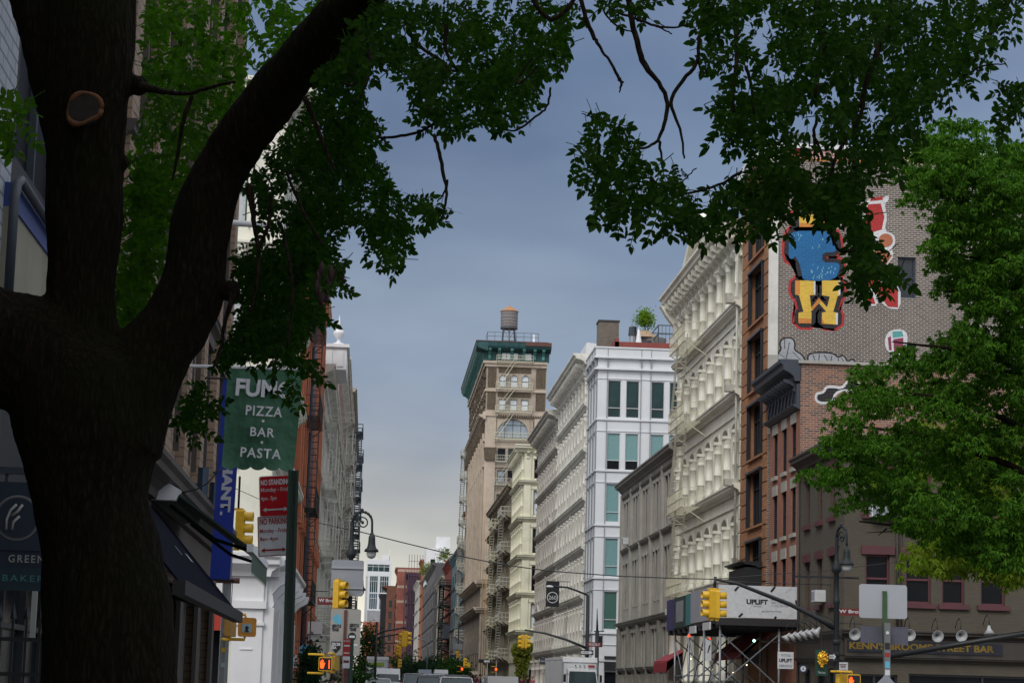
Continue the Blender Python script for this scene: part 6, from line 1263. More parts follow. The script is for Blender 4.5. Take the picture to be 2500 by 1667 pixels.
def ring(y, w, z0, z1, bw=.92, tw=.9):
    h = w/2; return [(-h*bw, y, z0), (h*bw, y, z0), (h, y, z0+(z1-z0)*.25), (h, y, z0+(z1-z0)*.7), (h*tw, y, z1), (h*tw*.6, y, z1+.03), (-h*tw*.6, y, z1+.03), (-h*tw, y, z1), (-h, y, z0+(z1-z0)*.7), (-h, y, z0+(z1-z0)*.25)]
def wheels(t, w, ys, r=.34):
    for y in ys:
        for s in (-1, 1):
            M = Matrix.Translation((s*(w/2-.12), y, r)) @ Matrix.Rotation(HP, 4, 'Y'); b = MB(); b.lathe([(r*.6, -.11), (r*.95, -.11), (r, -.07), (r, .07), (r*.95, .11), (r*.6, .11)], n=18, M=M); o = b.build('wheel', TYR, t); b = MB(); b.lathe([(.001, -.08), (r*.6, -.09), (r*.6, .09), (.001, .08)], n=14, M=M); b.build('rim', RIM, o)
def car(label, x, y, rz, paintm, kind='sedan', lights=False, group='cars and vans in the street', name='parked_car', cat='car'):
    t = thing(name, label, cat, (x, y, gz(y)-.15), rz, group)
    W = {'sedan': 1.82, 'suv': 1.95, 'van': 2.02}[kind]
    P_ = {'sedan': ((0, .25, .62), (.1, .2, .72), (1.15, .2, .92), (1.3, .2, .95), (3.7, .2, .98), (4.5, .22, .95), (4.65, .3, .8)),
          'suv': ((0, .3, .8), (.1, .25, .98), (1.1, .25, 1.1), (1.3, .25, 1.12), (3.9, .25, 1.12), (4.7, .28, 1.1), (4.8, .35, .9)),
          'van': ((0, .35, .85), (.1, .3, 1.05), (.75, .3, 1.22), (1.0, .3, 1.3), (5.2, .3, 1.3), (5.75, .3, 1.3), (5.8, .35, 1.2))}[kind]
    b = MB(); loft(b, [ring(yy, W*(.9 if i in (0, len(P_)-1) else 1), a, c) for i, (yy, a, c) in enumerate(P_)]); b.build('body', paintm, t)
    base, top, y0, y1, y2, y3 = {'sedan': (.95, 1.43, 1.15, 1.95, 3.35, 4.1), 'suv': (1.1, 1.78, 1.1, 1.75, 4.3, 4.72), 'van': (1.28, 2.62, .78, 1.55, 5.65, 5.76)}[kind]
    h = W/2; tw = .80 if kind != 'van' else .9
    roofm = paintm
    b = MB(); loft(b, [[(-h*.94, y0, base), (h*.94, y0, base), (h*.94, y0+.01, base+.01), (-h*.94, y0+.01, base+.01)], [(-h*.94, y1, base), (h*.94, y1, base), (h*tw, y1, top-.03), (-h*tw, y1, top-.03)], [(-h*.94, y2, base), (h*.94, y2, base), (h*tw, y2, top-.03), (-h*tw, y2, top-.03)], [(-h*.94, y3, base), (h*.94, y3, base), (h*.9, y3, base+.01), (-h*.9, y3, base+.01)] if kind != 'van' else [(-h*.94, y3, base), (h*.94, y3, base), (h*tw, y3, top-.05), (-h*tw, y3, top-.05)]])
    b.build('cabin', paintm if kind == 'van' else CG, t)
    b = MB(); e = .05
    if kind == 'van':
        sl_ = (y1-y0)/(top-.03-base)
        ya = y0+sl_*.08; yb = y0+sl_*.78; fr_ = lambda z: h*.94+(h*tw-h*.94)*z/(top-base)
        b.quad((-fr_(.1)*.9, ya-.012, base+.08), (fr_(.1)*.9, ya-.012, base+.08), (fr_(.78)*.9, yb-.012, base+.78), (-fr_(.78)*.9, yb-.012, base+.78)); b.build('windscreen', CG, t)
        for s in (-1, 1): b = MB(); b.quad((s*(h*.94+.0), 1.5, base+.02), (s*(h*.94+.0), 2.5, base+.02), (s*(h*.925), 2.5, base+.68), (s*h*.925, 1.75, base+.68)); b.build('side_window', CG, t)
    loft(b, [[(-h*(tw-.02), y1-.05, top-.045), (h*(tw-.02), y1-.05, top-.045), (h*(tw-.06), y1-.03, top+.0), (-h*(tw-.06), y1-.03, top+.0)], [(-h*(tw+.01), (y1+y2)/2, top-.05), (h*(tw+.01), (y1+y2)/2, top-.05), (h*(tw-.05), (y1+y2)/2, top+.035), (-h*(tw-.05), (y1+y2)/2, top+.035)], [(-h*(tw-.02), y2+.03, top-.045), (h*(tw-.02), y2+.03, top-.045), (h*(tw-.06), y2, top+.0), (-h*(tw-.06), y2, top)]]) if kind != 'van' else None
    if kind != 'van':
        for s in (-1, 1):
            for ya, yb in ((y0, y1), (y3, y2), ((y1+y2)/2, (y1+y2)/2)):
                b.bar((s*h*.935, ya, base), (s*h*tw, yb, top-.03), .035)
        b.build('roof', roofm, t)
    for s in (-1, 1):
        b = MB(); b.box(s*(h+.16)-.09, s*(h+.16)+.09, y0+.35, y0+.42, base+.05, base+(.2 if kind != 'van' else .4)); b.bar((s*h*.95, y0+.4, base+.1), (s*(h+.1), y0+.38, base+.12), .02); b.build('mirror', SB, t)
        b = MB(); zz = P_[1][2]-.16; b.box(s*h*.62-.2, s*h*.62+.2, -.03, .12, zz-.07, zz+.06); b.build('headlight', emit('lit_headlight', (1, .62, .25), 1.5) if lights else HL, t)
    b = MB(); b.box(-h*.4, h*.4, -.04, .1, P_[0][1]+.12, P_[0][2]-.08); b.build('grille', SB, t)
    b = MB(); b.box(-.26, .26, -.06, -.03, .42, .55); b.build('number_plate', SW, t)
    wheels(t, W, (.9, P_[-1][0]-.95)); return t
def box_truck(label, x, y, rz, lab, L_=7, Hb=3.25, W=2.4, green=False):
    t = thing('box_truck', label, 'box truck', (x, y, gz(y)-.15), rz, 'cars and vans in the street'); wp = carpaint('white', (.62, .64, .67), 0)
    b = MB(); b.box(-W/2, W/2, 1.7, 1.7+L_, .95, Hb); b.build('cargo_box', paint('truck_box', (.62, .64, .67), .5, .12, .8), t)
    b = MB(); b.box(-W/2-.02, W/2+.02, 1.66, 1.72+L_, Hb-.14, Hb+.03); b.prism([(-W/2-.02, Hb-.3), (W/2+.02, Hb-.3), (W/2, Hb), (-W/2, Hb)], 1.62, 1.69); b.build('roof_cap', flat('bright_cap', (.8, .82, .85), .25), t)
    b = MB(); 
    for s in (-1, 1): b.box(s*W/2-.05, s*W/2+.05, 1.64, 1.7, .95, Hb-.1)
    b.build('corner_post', SGB, t)
    b = MB(); w = W*.44; loft(b, [[(-w, 0, .5), (w, 0, .5), (w, 0, 1.25), (-w, 0, 1.25)], [(-w, .12, .5), (w, .12, .5), (w, .12, 1.35), (-w, .12, 1.35)], [(-w, .5, .5), (w, .5, .5), (w*.93, .5, 2.35), (-w*.93, .5, 2.35)], [(-w, 1.6, .5), (w, 1.6, .5), (w*.93, 1.6, 2.45), (-w*.93, 1.6, 2.45)]]); b.build('cab', wp, t)
    b = MB(); b.quad((-w*.93, .13, 1.42), (w*.93, .13, 1.42), (w*.86, .43, 2.22), (-w*.86, .43, 2.22)); b.build('windscreen', CG, t)
    for s in (-1, 1):
        b = MB(); b.box(s*(w+.2)-.08, s*(w+.2)+.08, .2, .28, 1.5, 2.0); b.bar((s*w*.9, .3, 2.05), (s*(w+.2), .25, 2.0), .02); b.build('mirror', SB, t)
        b = MB(); b.box(s*w*.75-.16, s*w*.75+.16, -.03, .05, .75, .95); b.build('headlight', HL, t)
    b = MB(); 
    for k in range(3): b.ball((-.3+.3*k, 1.6, 2.62), .05, 6, 4)
    b.build('marker_light', SB, t)
    b = MB(); b.box(-w*.6, w*.6, -.03, .02, .75, 1.1); b.build('grille', SB, t)
    if green: b = MB(); b.box(-.75, .75, 1.62, 1.655, Hb-1.0, Hb-.62); o = b.build('name_panel', flat('lime_panel', (.28, .42, .03)), t); T('A-TO-Z MOVING', SGB, -.65, .65, Hb-.9, Hb-.72, t, 1.61, bold=.03) if False else None
    else: b = MB(); b.box(w*.55, w*.98, 1.625, 1.635, Hb-.6, Hb-.48); b.build('small_mark', SR, t)
    b = MB()
    for k in range(26): b.box(-W/2-.012, -W/2, 1.8+k*.26, 1.86+k*.26, 1.0, Hb-.2)
    b.build('side_rib', flat('rib_grey', (.4, .41, .43)), t)
    wheels(t, W, (.8, 1.2+L_*.8), .42); return t
def cx(px, Y): return onY(px, 1650, Y).x
WH = carpaint('white', (.62, .64, .67), 0); DK = carpaint('dark', (.03, .035, .045)); GY = carpaint('grey', (.12, .13, .15)); SV = carpaint('silver', (.3, .32, .35)); BU = carpaint('blue_grey', (.10, .13, .18))
box_truck('white box truck with a lime panel near the left kerb, far down the street', cx(921, 243), 243, 0, 1, 6, 3.6, 2.4, True)
box_truck('big white box truck at the right, its cab roof above the frame edge', cx(1424, 148), 148, R(3), 0, 9, 3.15, 2.35)
car('white high-roof van between the far box truck and the dark suv', cx(948, 172), 172, 0, WH, 'van', cat='van', name='parked_van').scale = (1, 1, .83)
car('dark blue-grey suv tucked left behind the white high-roof van', cx(912, 185), 185, 0, DK, 'suv', True)
car('dark grey suv in the middle lane with wide windscreen', cx(1017, 160), 160, R(1), GY, 'suv')
car('dark hatch just behind the grey suv, half hidden', cx(1048, 185), 185, 0, DK, 'suv')
car('small far white van at the right of the queue', cx(1078, 300), 300, 0, WH, 'van', cat='van', name='parked_van')
car('far dark van above the queue of cars', cx(1038, 315), 315, 0, BU, 'van', cat='van', name='parked_van')
car('silver suv right of the grey one with sloping bonnet', cx(1066, 150), 150, 0, SV, 'suv')
car('light silver car roof behind the nearest white roof', cx(1092, 138), 138, 0, SV, 'sedan')
car('dark sedan behind the nearest white car, right side', cx(1118, 140), 140, 0, DK, 'suv')
car('nearest white car, only its roof in view', cx(1118, 112), 112, 0, WH, 'suv')
car('nearest dark suv with glowing light strip left of the white roof', cx(1062, 118), 118, 0, DK, 'suv', True)
car('white panel van whose rounded roof rises before the people', cx(1229, 132), 138, R(180), WH, 'van', cat='van', name='parked_van').scale = (1, 1, .68)
car('small silver car behind the far box truck', cx(905, 262), 262, 0, SV, 'sedan')
car('pale car roof in front of the white high-roof van', cx(925, 140), 140, 0, SV, 'sedan', True)
car('grey car far back between the vans', cx(1000, 280), 280, 0, GY, 'suv')
# ------------------------------------------------------------------ people
SKIN = flat('skin', (.36, .21, .15), .5); SKIN2 = flat('brown_skin', (.13, .07, .05), .5); HAIR = flat('dark_hair', (.015, .012, .01), .6); HAIR2 = flat('fair_hair', (.25, .15, .07), .6)
def person(label, x, y, rz, top, trousers, skin=SKIN, hair=HAIR, h=1.72, ph=0.0):
    t = thing('person', label, 'person', (x, y, gz(y)), rz, 'people on the pavement')
    J = {'pel': (0, 0, .95, .15, .10), 'waist': (0, .0, 1.1, .13, .09), 'chest': (0, 0, 1.33, .165, .11), 'neckb': (0, .01, 1.48, .07, .06), 'neck': (0, 0, 1.54, .052, .055), 'chin': (0, -.02, 1.59, .07, .08), 'head': (0, -.01, 1.66, .082, .1), 'crown': (0, 0, 1.75, .05, .06)}
    E = [('pel', 'waist'), ('waist', 'chest'), ('chest', 'neckb'), ('neckb', 'neck'), ('neck', 'chin'), ('chin', 'head'), ('head', 'crown')]
    for s, n in ((-1, 'l'), (1, 'r')):
        a = s*ph
        J['hip'+n] = (s*.09, 0, .9, .095, .1); J['kn'+n] = (s*.1, -.25*a, .5, .06, .065); J['an'+n] = (s*.1, -.1*a+.05, .09, .04, .045); J['to'+n] = (s*.11, -.1*a-.14, .04, .035, .03)
        J['sh'+n] = (s*.19, 0, 1.42, .06, .06); J['el'+n] = (s*.25, .12*a, 1.14, .04, .045); J['wr'+n] = (s*.24, -.12+.12*a, .92, .026, .03); J['ha'+n] = (s*.235, -.15+.12*a, .84, .03, .018)
        E += [('pel', 'hip'+n), ('hip'+n, 'kn'+n), ('kn'+n, 'an'+n), ('an'+n, 'to'+n), ('chest', 'sh'+n), ('sh'+n, 'el'+n), ('el'+n, 'wr'+n), ('wr'+n, 'ha'+n)]
        for k in range(5):
            q = 'f%d' % k+n; J[q] = (s*(.235+(k-2)*.012), -.17+.12*a-(k-2)*.01, .775 if k else .82, .008, .008); E.append(('ha'+n, q))
    ks = list(J); me = bpy.data.meshes.new('person_body'); me.from_pydata([J[k][:3] for k in ks], [(ks.index(a), ks.index(c)) for a, c in E], [])
    ob = bpy.data.objects.new('body', me); col.objects.link(ob); md = ob.modifiers.new('skin', 'SKIN'); sv = me.skin_vertices[0].data
    for i, k in enumerate(ks): sv[i].radius = J[k][3:5]
    sv[0].use_root = True; ob.modifiers.new('sub', 'SUBSURF').levels = 1
    bpy.context.view_layer.update(); nm = bpy.data.meshes.new_from_object(ob.evaluated_get(bpy.context.evaluated_depsgraph_get())); bpy.data.objects.remove(ob)
    for m in (top, trousers, skin, hair): nm.materials.append(m)
    for p in nm.polygons:
        c = p.center; p.use_smooth = True
        p.material_index = 2 if c.z > 1.5 or (abs(c.x) > .2 and c.z < .95) else (0 if c.z > .98 or abs(c.x) > .2 else 1)
        if c.z < .1: p.material_index = 3
    s_ = h/1.8; o = link('body', nm, t); t.scale = (s_, s_, s_)
    b = MB(); b.lathe([(.06, 1.58), (.1, 1.62), (.108, 1.70), (.085, 1.79), (.001, 1.815)], 0, .02, 12); b.build('hair', hair, t)
    b = MB(); b.ball((-.03, -.105, 1.685), .011, 6, 4).ball((.03, -.105, 1.685), .011, 6, 4); b.build('eyes', HAIR, t); b = MB(); b.ball((0, -.118, 1.655), .016, 6, 4, .8, 1.2, 1.4); b.box(-.022, .022, -.108, -.1, 1.612, 1.62); b.ball((-.085, 0, 1.66), .02, 6, 4).ball((.085, 0, 1.66), .02, 6, 4); b.build('nose_and_ears', skin, t)
    return t
cl = [flat('cloth_navy', (.015, .02, .04)), flat('cloth_maroon', (.10, .015, .025)), flat('cloth_white', (.5, .5, .5)), flat('cloth_rose', (.35, .10, .13)), flat('cloth_black', (.012, .012, .014)), flat('cloth_teal', (.02, .12, .13)), flat('denim', (.03, .05, .10))]
pp = [(1143, 200, 3, 4, 'rose top walking before the tower base', SKIN, HAIR2), (1150, 188, 1, 4, 'maroon top at the left of the small crowd', SKIN, HAIR), (1158, 205, 4, 6, 'black jacket inside the small crowd', SKIN2, HAIR), (1163, 190, 1, 4, 'dark red coat in the middle of the crowd', SKIN, HAIR), (1173, 180, 0, 4, 'navy coat standing tallest in front of the crowd', SKIN, HAIR), (1183, 195, 2, 6, 'white shirt beside the navy coat', SKIN, HAIR2), (1188, 182, 4, 4, 'black top close to the white van roof', SKIN2, HAIR), (1196, 200, 0, 6, 'navy shirt right of the crowd above the van', SKIN, HAIR), (1275, 170, 1, 4, 'maroon shirt under the green vine', SKIN, HAIR), (1288, 176, 4, 4, 'black clothes right of the vine', SKIN, HAIR), (820, 92, 2, 6, 'pale shirt beside the left sign posts', SKIN, HAIR), (812, 96, 1, 4, 'maroon shirt behind the left sign posts', SKIN2, HAIR), (885, 150, 2, 6, 'white shirt right of the low green shrub', SKIN, HAIR), (1300, 182, 3, 6, 'rose shirt at the corner pilaster', SKIN, HAIR2)]
for i, (px, Y, a, b_, l_, sk, hr) in enumerate(pp): person('person in '+l_, cx(px, Y), Y, R((i*67) % 360-180), cl[a], cl[b_], sk, hr, 1.62+.04*(i % 5), [.5, -.5, 0][i % 3])
# ================================================================== TREES
from mathutils import noise as mnoise
rng = np.random.default_rng(12)
K = 2500/2352
def proj(P_):
    """pixels of many points"""
    d = P_-np.array(EYE); z = d@np.array(CF); return 1250+FPX*(d@np.array(CR))/z, 833.5-FPX*(d@np.array(CU))/z, z
def inpoly(px, py, poly):
    ins = np.zeros(len(px), bool); n = len(poly)
    for i in range(n):
        x1, y1 = poly[i]; x2, y2 = poly[(i+1) % n]
        c = ((y1 > py) != (y2 > py)); xi = (x2-x1)*(py-y1)/((y2-y1) if y2 != y1 else 1e-9)+x1; ins ^= c & (px < xi)
    return ins
def sample_poly(poly, n, Y0, Y1, k=K, gaps=0):
    p = [(x*k, y*k) for x, y in poly]; xs = [q[0] for q in p]; ys = [q[1] for q in p]; out = []
    while len(out) < n:
        a = rng.uniform(min(xs), max(xs), n*3); b = rng.uniform(min(ys), max(ys), n*3); m = inpoly(a, b, p)
        if gaps: m &= np.array([mnoise.noise(Vector((u_/70, v_/55, 3.3)))+.6*mnoise.noise(Vector((u_/28, v_/28, 7.1))) > -gaps for u_, v_ in zip(a, b)])
        out += list(zip(a[m], b[m]))
    out = np.array(out[:n]); Y = rng.uniform(Y0, Y1, n); d = np.array(CF)[None]*FPX+np.array(CR)[None]*(out[:, :1]-1250)+np.array(CU)[None]*(833.5-out[:, 1:]); return np.array(EYE)+d*(Y/d[:, 1])[:, None]
def rotm(yaw, pitch, roll):
    cy_, sy_, cp, sp, cr_, sr_ = np.cos(yaw), np.sin(yaw), np.cos(pitch), np.sin(pitch), np.cos(roll), np.sin(roll); o = np.zeros_like(yaw); e = o+1
    Rz = np.stack([cy_, -sy_, o, sy_, cy_, o, o, o, e], -1).reshape(-1, 3, 3); Ry = np.stack([cp, o, sp, o, e, o, -sp, o, cp], -1).reshape(-1, 3, 3); Rx = np.stack([e, o, o, o, cr_, -sr_, o, sr_, cr_], -1).reshape(-1, 3, 3)
    return Rz@Ry@Rx
def scatter(name, m, templates, P_, Rm, S, parent=None, origin=(0, 0, 0)):
    V = []; LT = []; LV = []; off = 0; pick = rng.integers(0, len(templates), len(P_)); org = np.array(origin)
    for t_, (tv, tf) in enumerate(templates):
        idx = np.where(pick == t_)[0]
        if not len(idx): continue
        v = np.einsum('nij,kj->nki', Rm[idx]*S[idx, None, None], tv)+(P_[idx]-org)[:, None]; n, k = v.shape[:2]
        V.append(v.reshape(-1, 3)); fl = np.concatenate([np.array(f) for f in tf]); lt = np.array([len(f) for f in tf])
        LV.append((fl[None]+(np.arange(n)*k)[:, None]+off).ravel()); LT.append(np.tile(lt, n)); off += n*k
    V = np.concatenate(V); LV = np.concatenate(LV); LT = np.concatenate(LT); me = bpy.data.meshes.new(name)
    me.vertices.add(len(V)); me.vertices.foreach_set('co', V.astype(np.float32).ravel()); me.loops.add(len(LV)); me.loops.foreach_set('vertex_index', LV.astype(np.int32))
    me.polygons.add(len(LT)); st = np.concatenate([[0], np.cumsum(LT)[:-1]]); me.polygons.foreach_set('loop_start', st.astype(np.int32)); me.polygons.foreach_set('loop_total', LT.astype(np.int32)); me.materials.append(m); me.update(calc_edges=True)
    return link(name, me, parent)
def leaflet(l, w, serr=.12, fold=.25):
    xs = [0, .12, .2, .34, .42, .56, .64, .78, .84, 1.0]; hs = [0, .30, .36, .5, .44, .46, .37, .28, .18, 0]
    v = [(0, 0, 0), (l, 0, -.05*l)]; up = []; dn = []
    for i in range(1, 9): up.append((xs[i]*l, hs[i]*w, hs[i]*w*fold-.05*l*xs[i]**2)); dn.append((xs[i]*l, -hs[i]*w, hs[i]*w*fold-.05*l*xs[i]**2))
    v += up+dn; return v, [tuple([0]+[10+i for i in range(8)]+[1]), tuple([0, 1]+[2+i for i in reversed(range(8))])]
def compound(rn, pairs=4, l=.041, L_=.175):
    V = []; F_ = []
    def put(px, pz, ang, droop, s, roll):
        v, f = leaflet(l*s, l*s*.54); M = Matrix.Rotation(ang, 3, 'Z') @ Matrix.Rotation(droop, 3, 'Y') @ Matrix.Rotation(roll, 3, 'X'); o = len(V)
        for q in v: r_ = M @ Vector(q); V.append((r_.x+px, r_.y, r_.z+pz))
        for g_ in f: F_.append(tuple(i+o for i in g_))
    cv = rn.uniform(.3, 1.1)
    for k in range(pairs):
        u = .28+.62*k/(pairs-1); x_ = u*L_; z_ = -cv*u*u*L_*.5
        for s in (-1, 1): put(x_, z_, s*R(rn.uniform(48, 68)), R(rn.uniform(5, 45)), rn.uniform(.75, 1.05), R(rn.uniform(-25, 25)))
    put(L_*.93, -cv*.45*L_, R(rn.uniform(-12, 12)), R(rn.uniform(10, 50)), rn.uniform(1.05, 1.3), R(rn.uniform(-20, 20)))
    for k in range(5):
        a, c = k/5, (k+1)/5; o = len(V); w = .0018
        for u in (a, c): V.append((u*L_*.95, -w, -cv*u*u*L_*.5)); V.append((u*L_*.95, w, -cv*u*u*L_*.5+.001))
        F_.append((o, o+1, o+3, o+2))
    V = np.array(V); V[:, 0] -= L_*.5; V[:, 2] += cv*L_*.12
    return V, F_
rn = random.Random(3); CT_ = [compound(rn, rn.choice([4, 5, 5, 6])) for _ in range(8)]
bark = barkmat('bark', (.017, .0122, .0085), (.013, .016, .003)); bark2 = barkmat('bark_branch', (.030, .022, .018), (.022, .024, .01))
leafA = leafmat('leaf_dark', (.008, .030, .002), (.026, .072, .005), .42, .75, .14); leafB = leafmat('leaf_mid', (.026, .08, .004), (.065, .15, .009), .5); leafC = leafmat('leaf_bright', (.05, .15, .02), (.08, .2, .03), .5)
def limb(mb, pts, Y, n=14, org=(0, 0, 0), jit=0):
    """pts: (px, py, radius in px[, depth]) on the survey picture at depth Y"""
    C_ = []; r_ = []
    for p in pts:
        yy = p[3] if len(p) > 3 else Y; q = onY(p[0], p[1], yy); C_.append(q-Vector(org)); r_.append(p[2]*yy/FPX)
    # smooth the polyline
    for _ in range(2):
        nc = [C_[0]]; nr = [r_[0]]
        for i in range(len(C_)-1): nc += [C_[i]*.75+C_[i+1]*.25, C_[i]*.25+C_[i+1]*.75]; nr += [r_[i]*.75+r_[i+1]*.25, r_[i]*.25+r_[i+1]*.75]
        C_ = nc+[C_[-1]]; r_ = nr+[r_[-1]]
    if jit: C_ = [c+Vector([random.uniform(-jit, jit) for _ in range(3)]) for c in C_]
    mb.tube(C_, r_, n)
def fuse(name, mb, m, parent, voxel=.02, amp=.012, loc=(0, 0, 0)):
    me = mb.mesh(name, m); ob = bpy.data.objects.new(name, me); col.objects.link(ob); md = ob.modifiers.new('r', 'REMESH'); md.mode = 'VOXEL'; md.voxel_size = voxel; md.use_smooth_shade = True
    sm = ob.modifiers.new('s', 'SMOOTH'); sm.iterations = 6
    bpy.context.view_layer.update(); nm = bpy.data.meshes.new_from_object(ob.evaluated_get(bpy.context.evaluated_depsgraph_get())); bpy.data.objects.remove(ob)
    n = len(nm.vertices); co = np.empty(n*3, np.float32); nm.vertices.foreach_get('co', co); co = co.reshape(-1, 3); no = np.empty(n*3, np.float32); nm.vertices.foreach_get('normal', no); no = no.reshape(-1, 3)
    h = np.array([mnoise.noise(Vector((c[0]*17, c[1]*17, c[2]*3.2)))*1.0+mnoise.noise(Vector((c[0]*40, c[1]*40, c[2]*11)))*.5 + mnoise.noise(Vector((c[0]*3, c[1]*3, c[2]*3)))*1.3 for c in co], np.float32)
    nm.vertices.foreach_set('co', (co+no*(h*amp)[:, None]).ravel()); nm.polygons.foreach_set('use_smooth', [True]*len(nm.polygons)); nm.materials.clear(); nm.materials.append(m); nm.update(); nm.name = name
    return link(name, nm, parent)
# ---- foreground tree
B0 = onY(262, 2377, 12); B0.z = 0
tree = thing('foreground_tree', 'massive dark forked street tree at the left, its canopy hanging over the street', 'tree', B0)
b = MB()
limb(b, [(240, 2480, 230), (262, 2377, 205), (264, 1900, 168), (266, 1664, 160), (264, 1536, 158), (257, 1430, 154), (243, 1306, 139), (222, 1235, 138), (218, 1164, 150), (215, 1080, 172), (205, 980, 185), (195, 900, 165), (200, 840, 110)], 12, 20, B0)
limb(b, [(205, 1000, 150), (200, 830, 92), (195, 715, 85), (203, 600, 87), (206, 500, 92), (208, 400, 96), (205, 270, 105), (210, 180, 118), (215, 71, 118), (240, -80, 98), (270, -500, 75), (330, -1000, 50)], 12, 20, B0)
limb(b, [(190, 480, 60), (140, 200, 60), (95, 60, 60), (60, -60, 55), (0, -300, 45), (-150, -700, 30)], 12, 14, B0)
limb(b, [(200, 960, 150), (90, 870, 150), (0, 850, 142), (-90, 800, 125, 11.8), (-300, 650, 100, 11.5), (-600, 300, 80, 11), (-900, -100, 60, 10)], 12, 18, B0)
limb(b, [(260, 1060, 150), (310, 960, 125), (372, 860, 95), (435, 785, 84), (470, 705, 83), (477, 640, 77), (487, 560, 74), (514, 470, 70), (552, 395, 69), (592, 330, 67, 11.9), (680, 215, 66, 11.7), (765, 110, 62, 11.4), (850, 20, 58, 11.1), (960, -90, 50, 10.7), (1150, -260, 40, 10.2), (1400, -450, 30, 9.6), (1800, -600, 20, 9)], 12, 16, B0)
for q in ((338, 212, 30, 12), (566, 712, 26, 11.95), (300, 400, 20, 12)): b.ball(onY(q[0], q[1], q[3]-.0)-B0, q[2]*12/FPX, 8, 6)
fuse('trunk', b, bark, tree, .016, .011)
q = onY(204, 264, 11.72)-B0; b = MB(); pts_ = []
for k in range(25):
    a = 2*math.pi*k/24; rr = 1+.12*math.sin(2*a+.6)+.06*math.cos(3*a); pts_.append(q+Vector((math.cos(a)*.083*rr, .02*math.cos(a)*math.cos(a), math.sin(a)*.093*rr)))
b.tube(pts_, [.014+.005*math.sin(k*.9) for k in range(25)], 8); b.build('pruning_scar', paint('callus_wood', (.17, .065, .024), .8, .5, .4, scale=12), tree)
b = MB(); b.prism([(q.x+math.cos(k*math.pi/10)*.082, q.z+math.sin(k*math.pi/10)*.092) for k in range(20)], q.y, q.y+.12); b.build('scar_wood', paint('scar_heartwood', (.032, .024, .02), .9, .7, .3, scale=22), tree)
# visible branches and twigs of the foreground tree
random.seed(21)
TW = [[(345, 212, 14), (400, 225, 7), (460, 232, 6), (505, 215, 5), (575, 200, 4)], [(468, 235, 6), (445, 300, 6), (435, 370, 5), (420, 440, 3)], [(606, 455, 12), (618, 520, 7), (622, 565, 6), (634, 612, 5), (628, 680, 5), (612, 760, 4)], [(662, 480, 4), (660, 540, 5), (645, 575, 5), (632, 610, 4)],
      [(570, 715, 9), (548, 790, 5), (540, 850, 5), (520, 900, 3)], [(870, 60, 12, 11), (905, 120, 7, 10.8), (900, 190, 5, 10.6), (880, 240, 3, 10.5)], [(990, 40, 6, 10.6), (1010, 110, 5, 10.6), (1085, 150, 5, 10.5), (1100, 180, 4, 10.4)], [(1060, 330, 5, 10), (1070, 365, 5, 10), (1083, 420, 5, 10), (1092, 470, 4, 10), (1085, 515, 3, 10), (1072, 545, 2, 10)], [(1093, 440, 3, 10), (1088, 470, 3, 10), (1068, 492, 2, 10)],
      [(925, 338, 3, 10.5), (960, 335, 4, 10.5), (1010, 328, 4, 10.4), (1060, 305, 4, 10.3)], [(1345, 215, 3, 10), (1338, 262, 3, 10), (1315, 280, 3, 10), (1265, 320, 3, 10), (1235, 318, 2, 10)], [(745, 240, 8, 11), (770, 300, 6, 11), (800, 380, 5, 11), (820, 420, 3, 11)], [(900, 90, 5, 10.8), (895, 170, 4, 10.8), (860, 215, 4, 10.8), (830, 200, 3, 10.8)], [(1290, -20, 7, 10), (1340, 60, 6, 10), (1390, 20, 6, 10), (1420, -40, 6, 10)], [(1300, 140, 3, 10), (1250, 215, 4, 10), (1290, 190, 3, 10), (1310, 160, 3, 10)],
      [(1090, 60, 7, 10.4), (1085, 130, 5, 10.4), (1120, 175, 4, 10.4)], [(700, 420, 4, 11.5), (740, 520, 4, 11.4), (790, 600, 3, 11.3)], [(690, 560, 4, 11.5), (720, 700, 4, 11.4), (700, 850, 3, 11.3)]]
b = MB()
for tw in TW: limb(b, [(x, y, r*.95, *d) for x, y, r, *d in tw], 11.8, 6, B0, .003)
b.build('twig', bark2, tree)
def hang(n):
    """pendant compound leaves: the stalk points down or sideways, the blade hangs in a near-vertical plane"""
    a = rng.normal(-1.57, 1.0, n); r_ = np.stack([np.cos(a), rng.normal(0, .45, n), np.sin(a)], 1); r_ /= np.linalg.norm(r_, axis=1)[:, None]
    m_ = np.stack([rng.normal(0, .6, n), -np.ones(n), rng.normal(.2, .55, n)], 1); y_ = np.cross(m_, r_); y_ /= np.linalg.norm(y_, axis=1)[:, None]; z_ = np.cross(r_, y_)
    return np.stack([r_, y_, z_], 2)
def leaves(name, parent, org, m, polys, tem, s0=.65, s1=1.35):
    P_ = np.concatenate([sample_poly(p, n, a, c, gaps=.30) for p, n, a, c in polys]); n = len(P_)
    Rm = hang(n); return scatter(name, m, tem, P_, Rm, rng.uniform(s0, s1, n), parent, org)
pA = [(335, 0), (770, 0), (640, 180), (540, 310), (440, 430), (400, 500), (385, 560), (360, 640), (320, 740), (285, 770), (262, 740), (280, 600), (300, 500), (330, 440), (300, 400), (325, 260)]
pA2 = [(290, 380), (400, 370), (400, 470), (360, 640), (300, 760), (262, 730), (285, 600)]
pB1 = [(860, 0), (1320, 10), (1310, 70), (1300, 130), (1270, 190), (1215, 225), (1225, 260), (1150, 290), (1085, 300), (1000, 290), (950, 270), (930, 180), (880, 130), (820, 180), (740, 220), (700, 240), (780, 100)]
pB2 = [(740, 200), (830, 190), (870, 290), (850, 340), (880, 400), (920, 400), (1000, 480), (940, 520), (950, 560), (890, 590), (850, 560), (800, 570), (740, 590), (700, 560), (640, 560), (600, 480), (580, 430), (640, 330)]
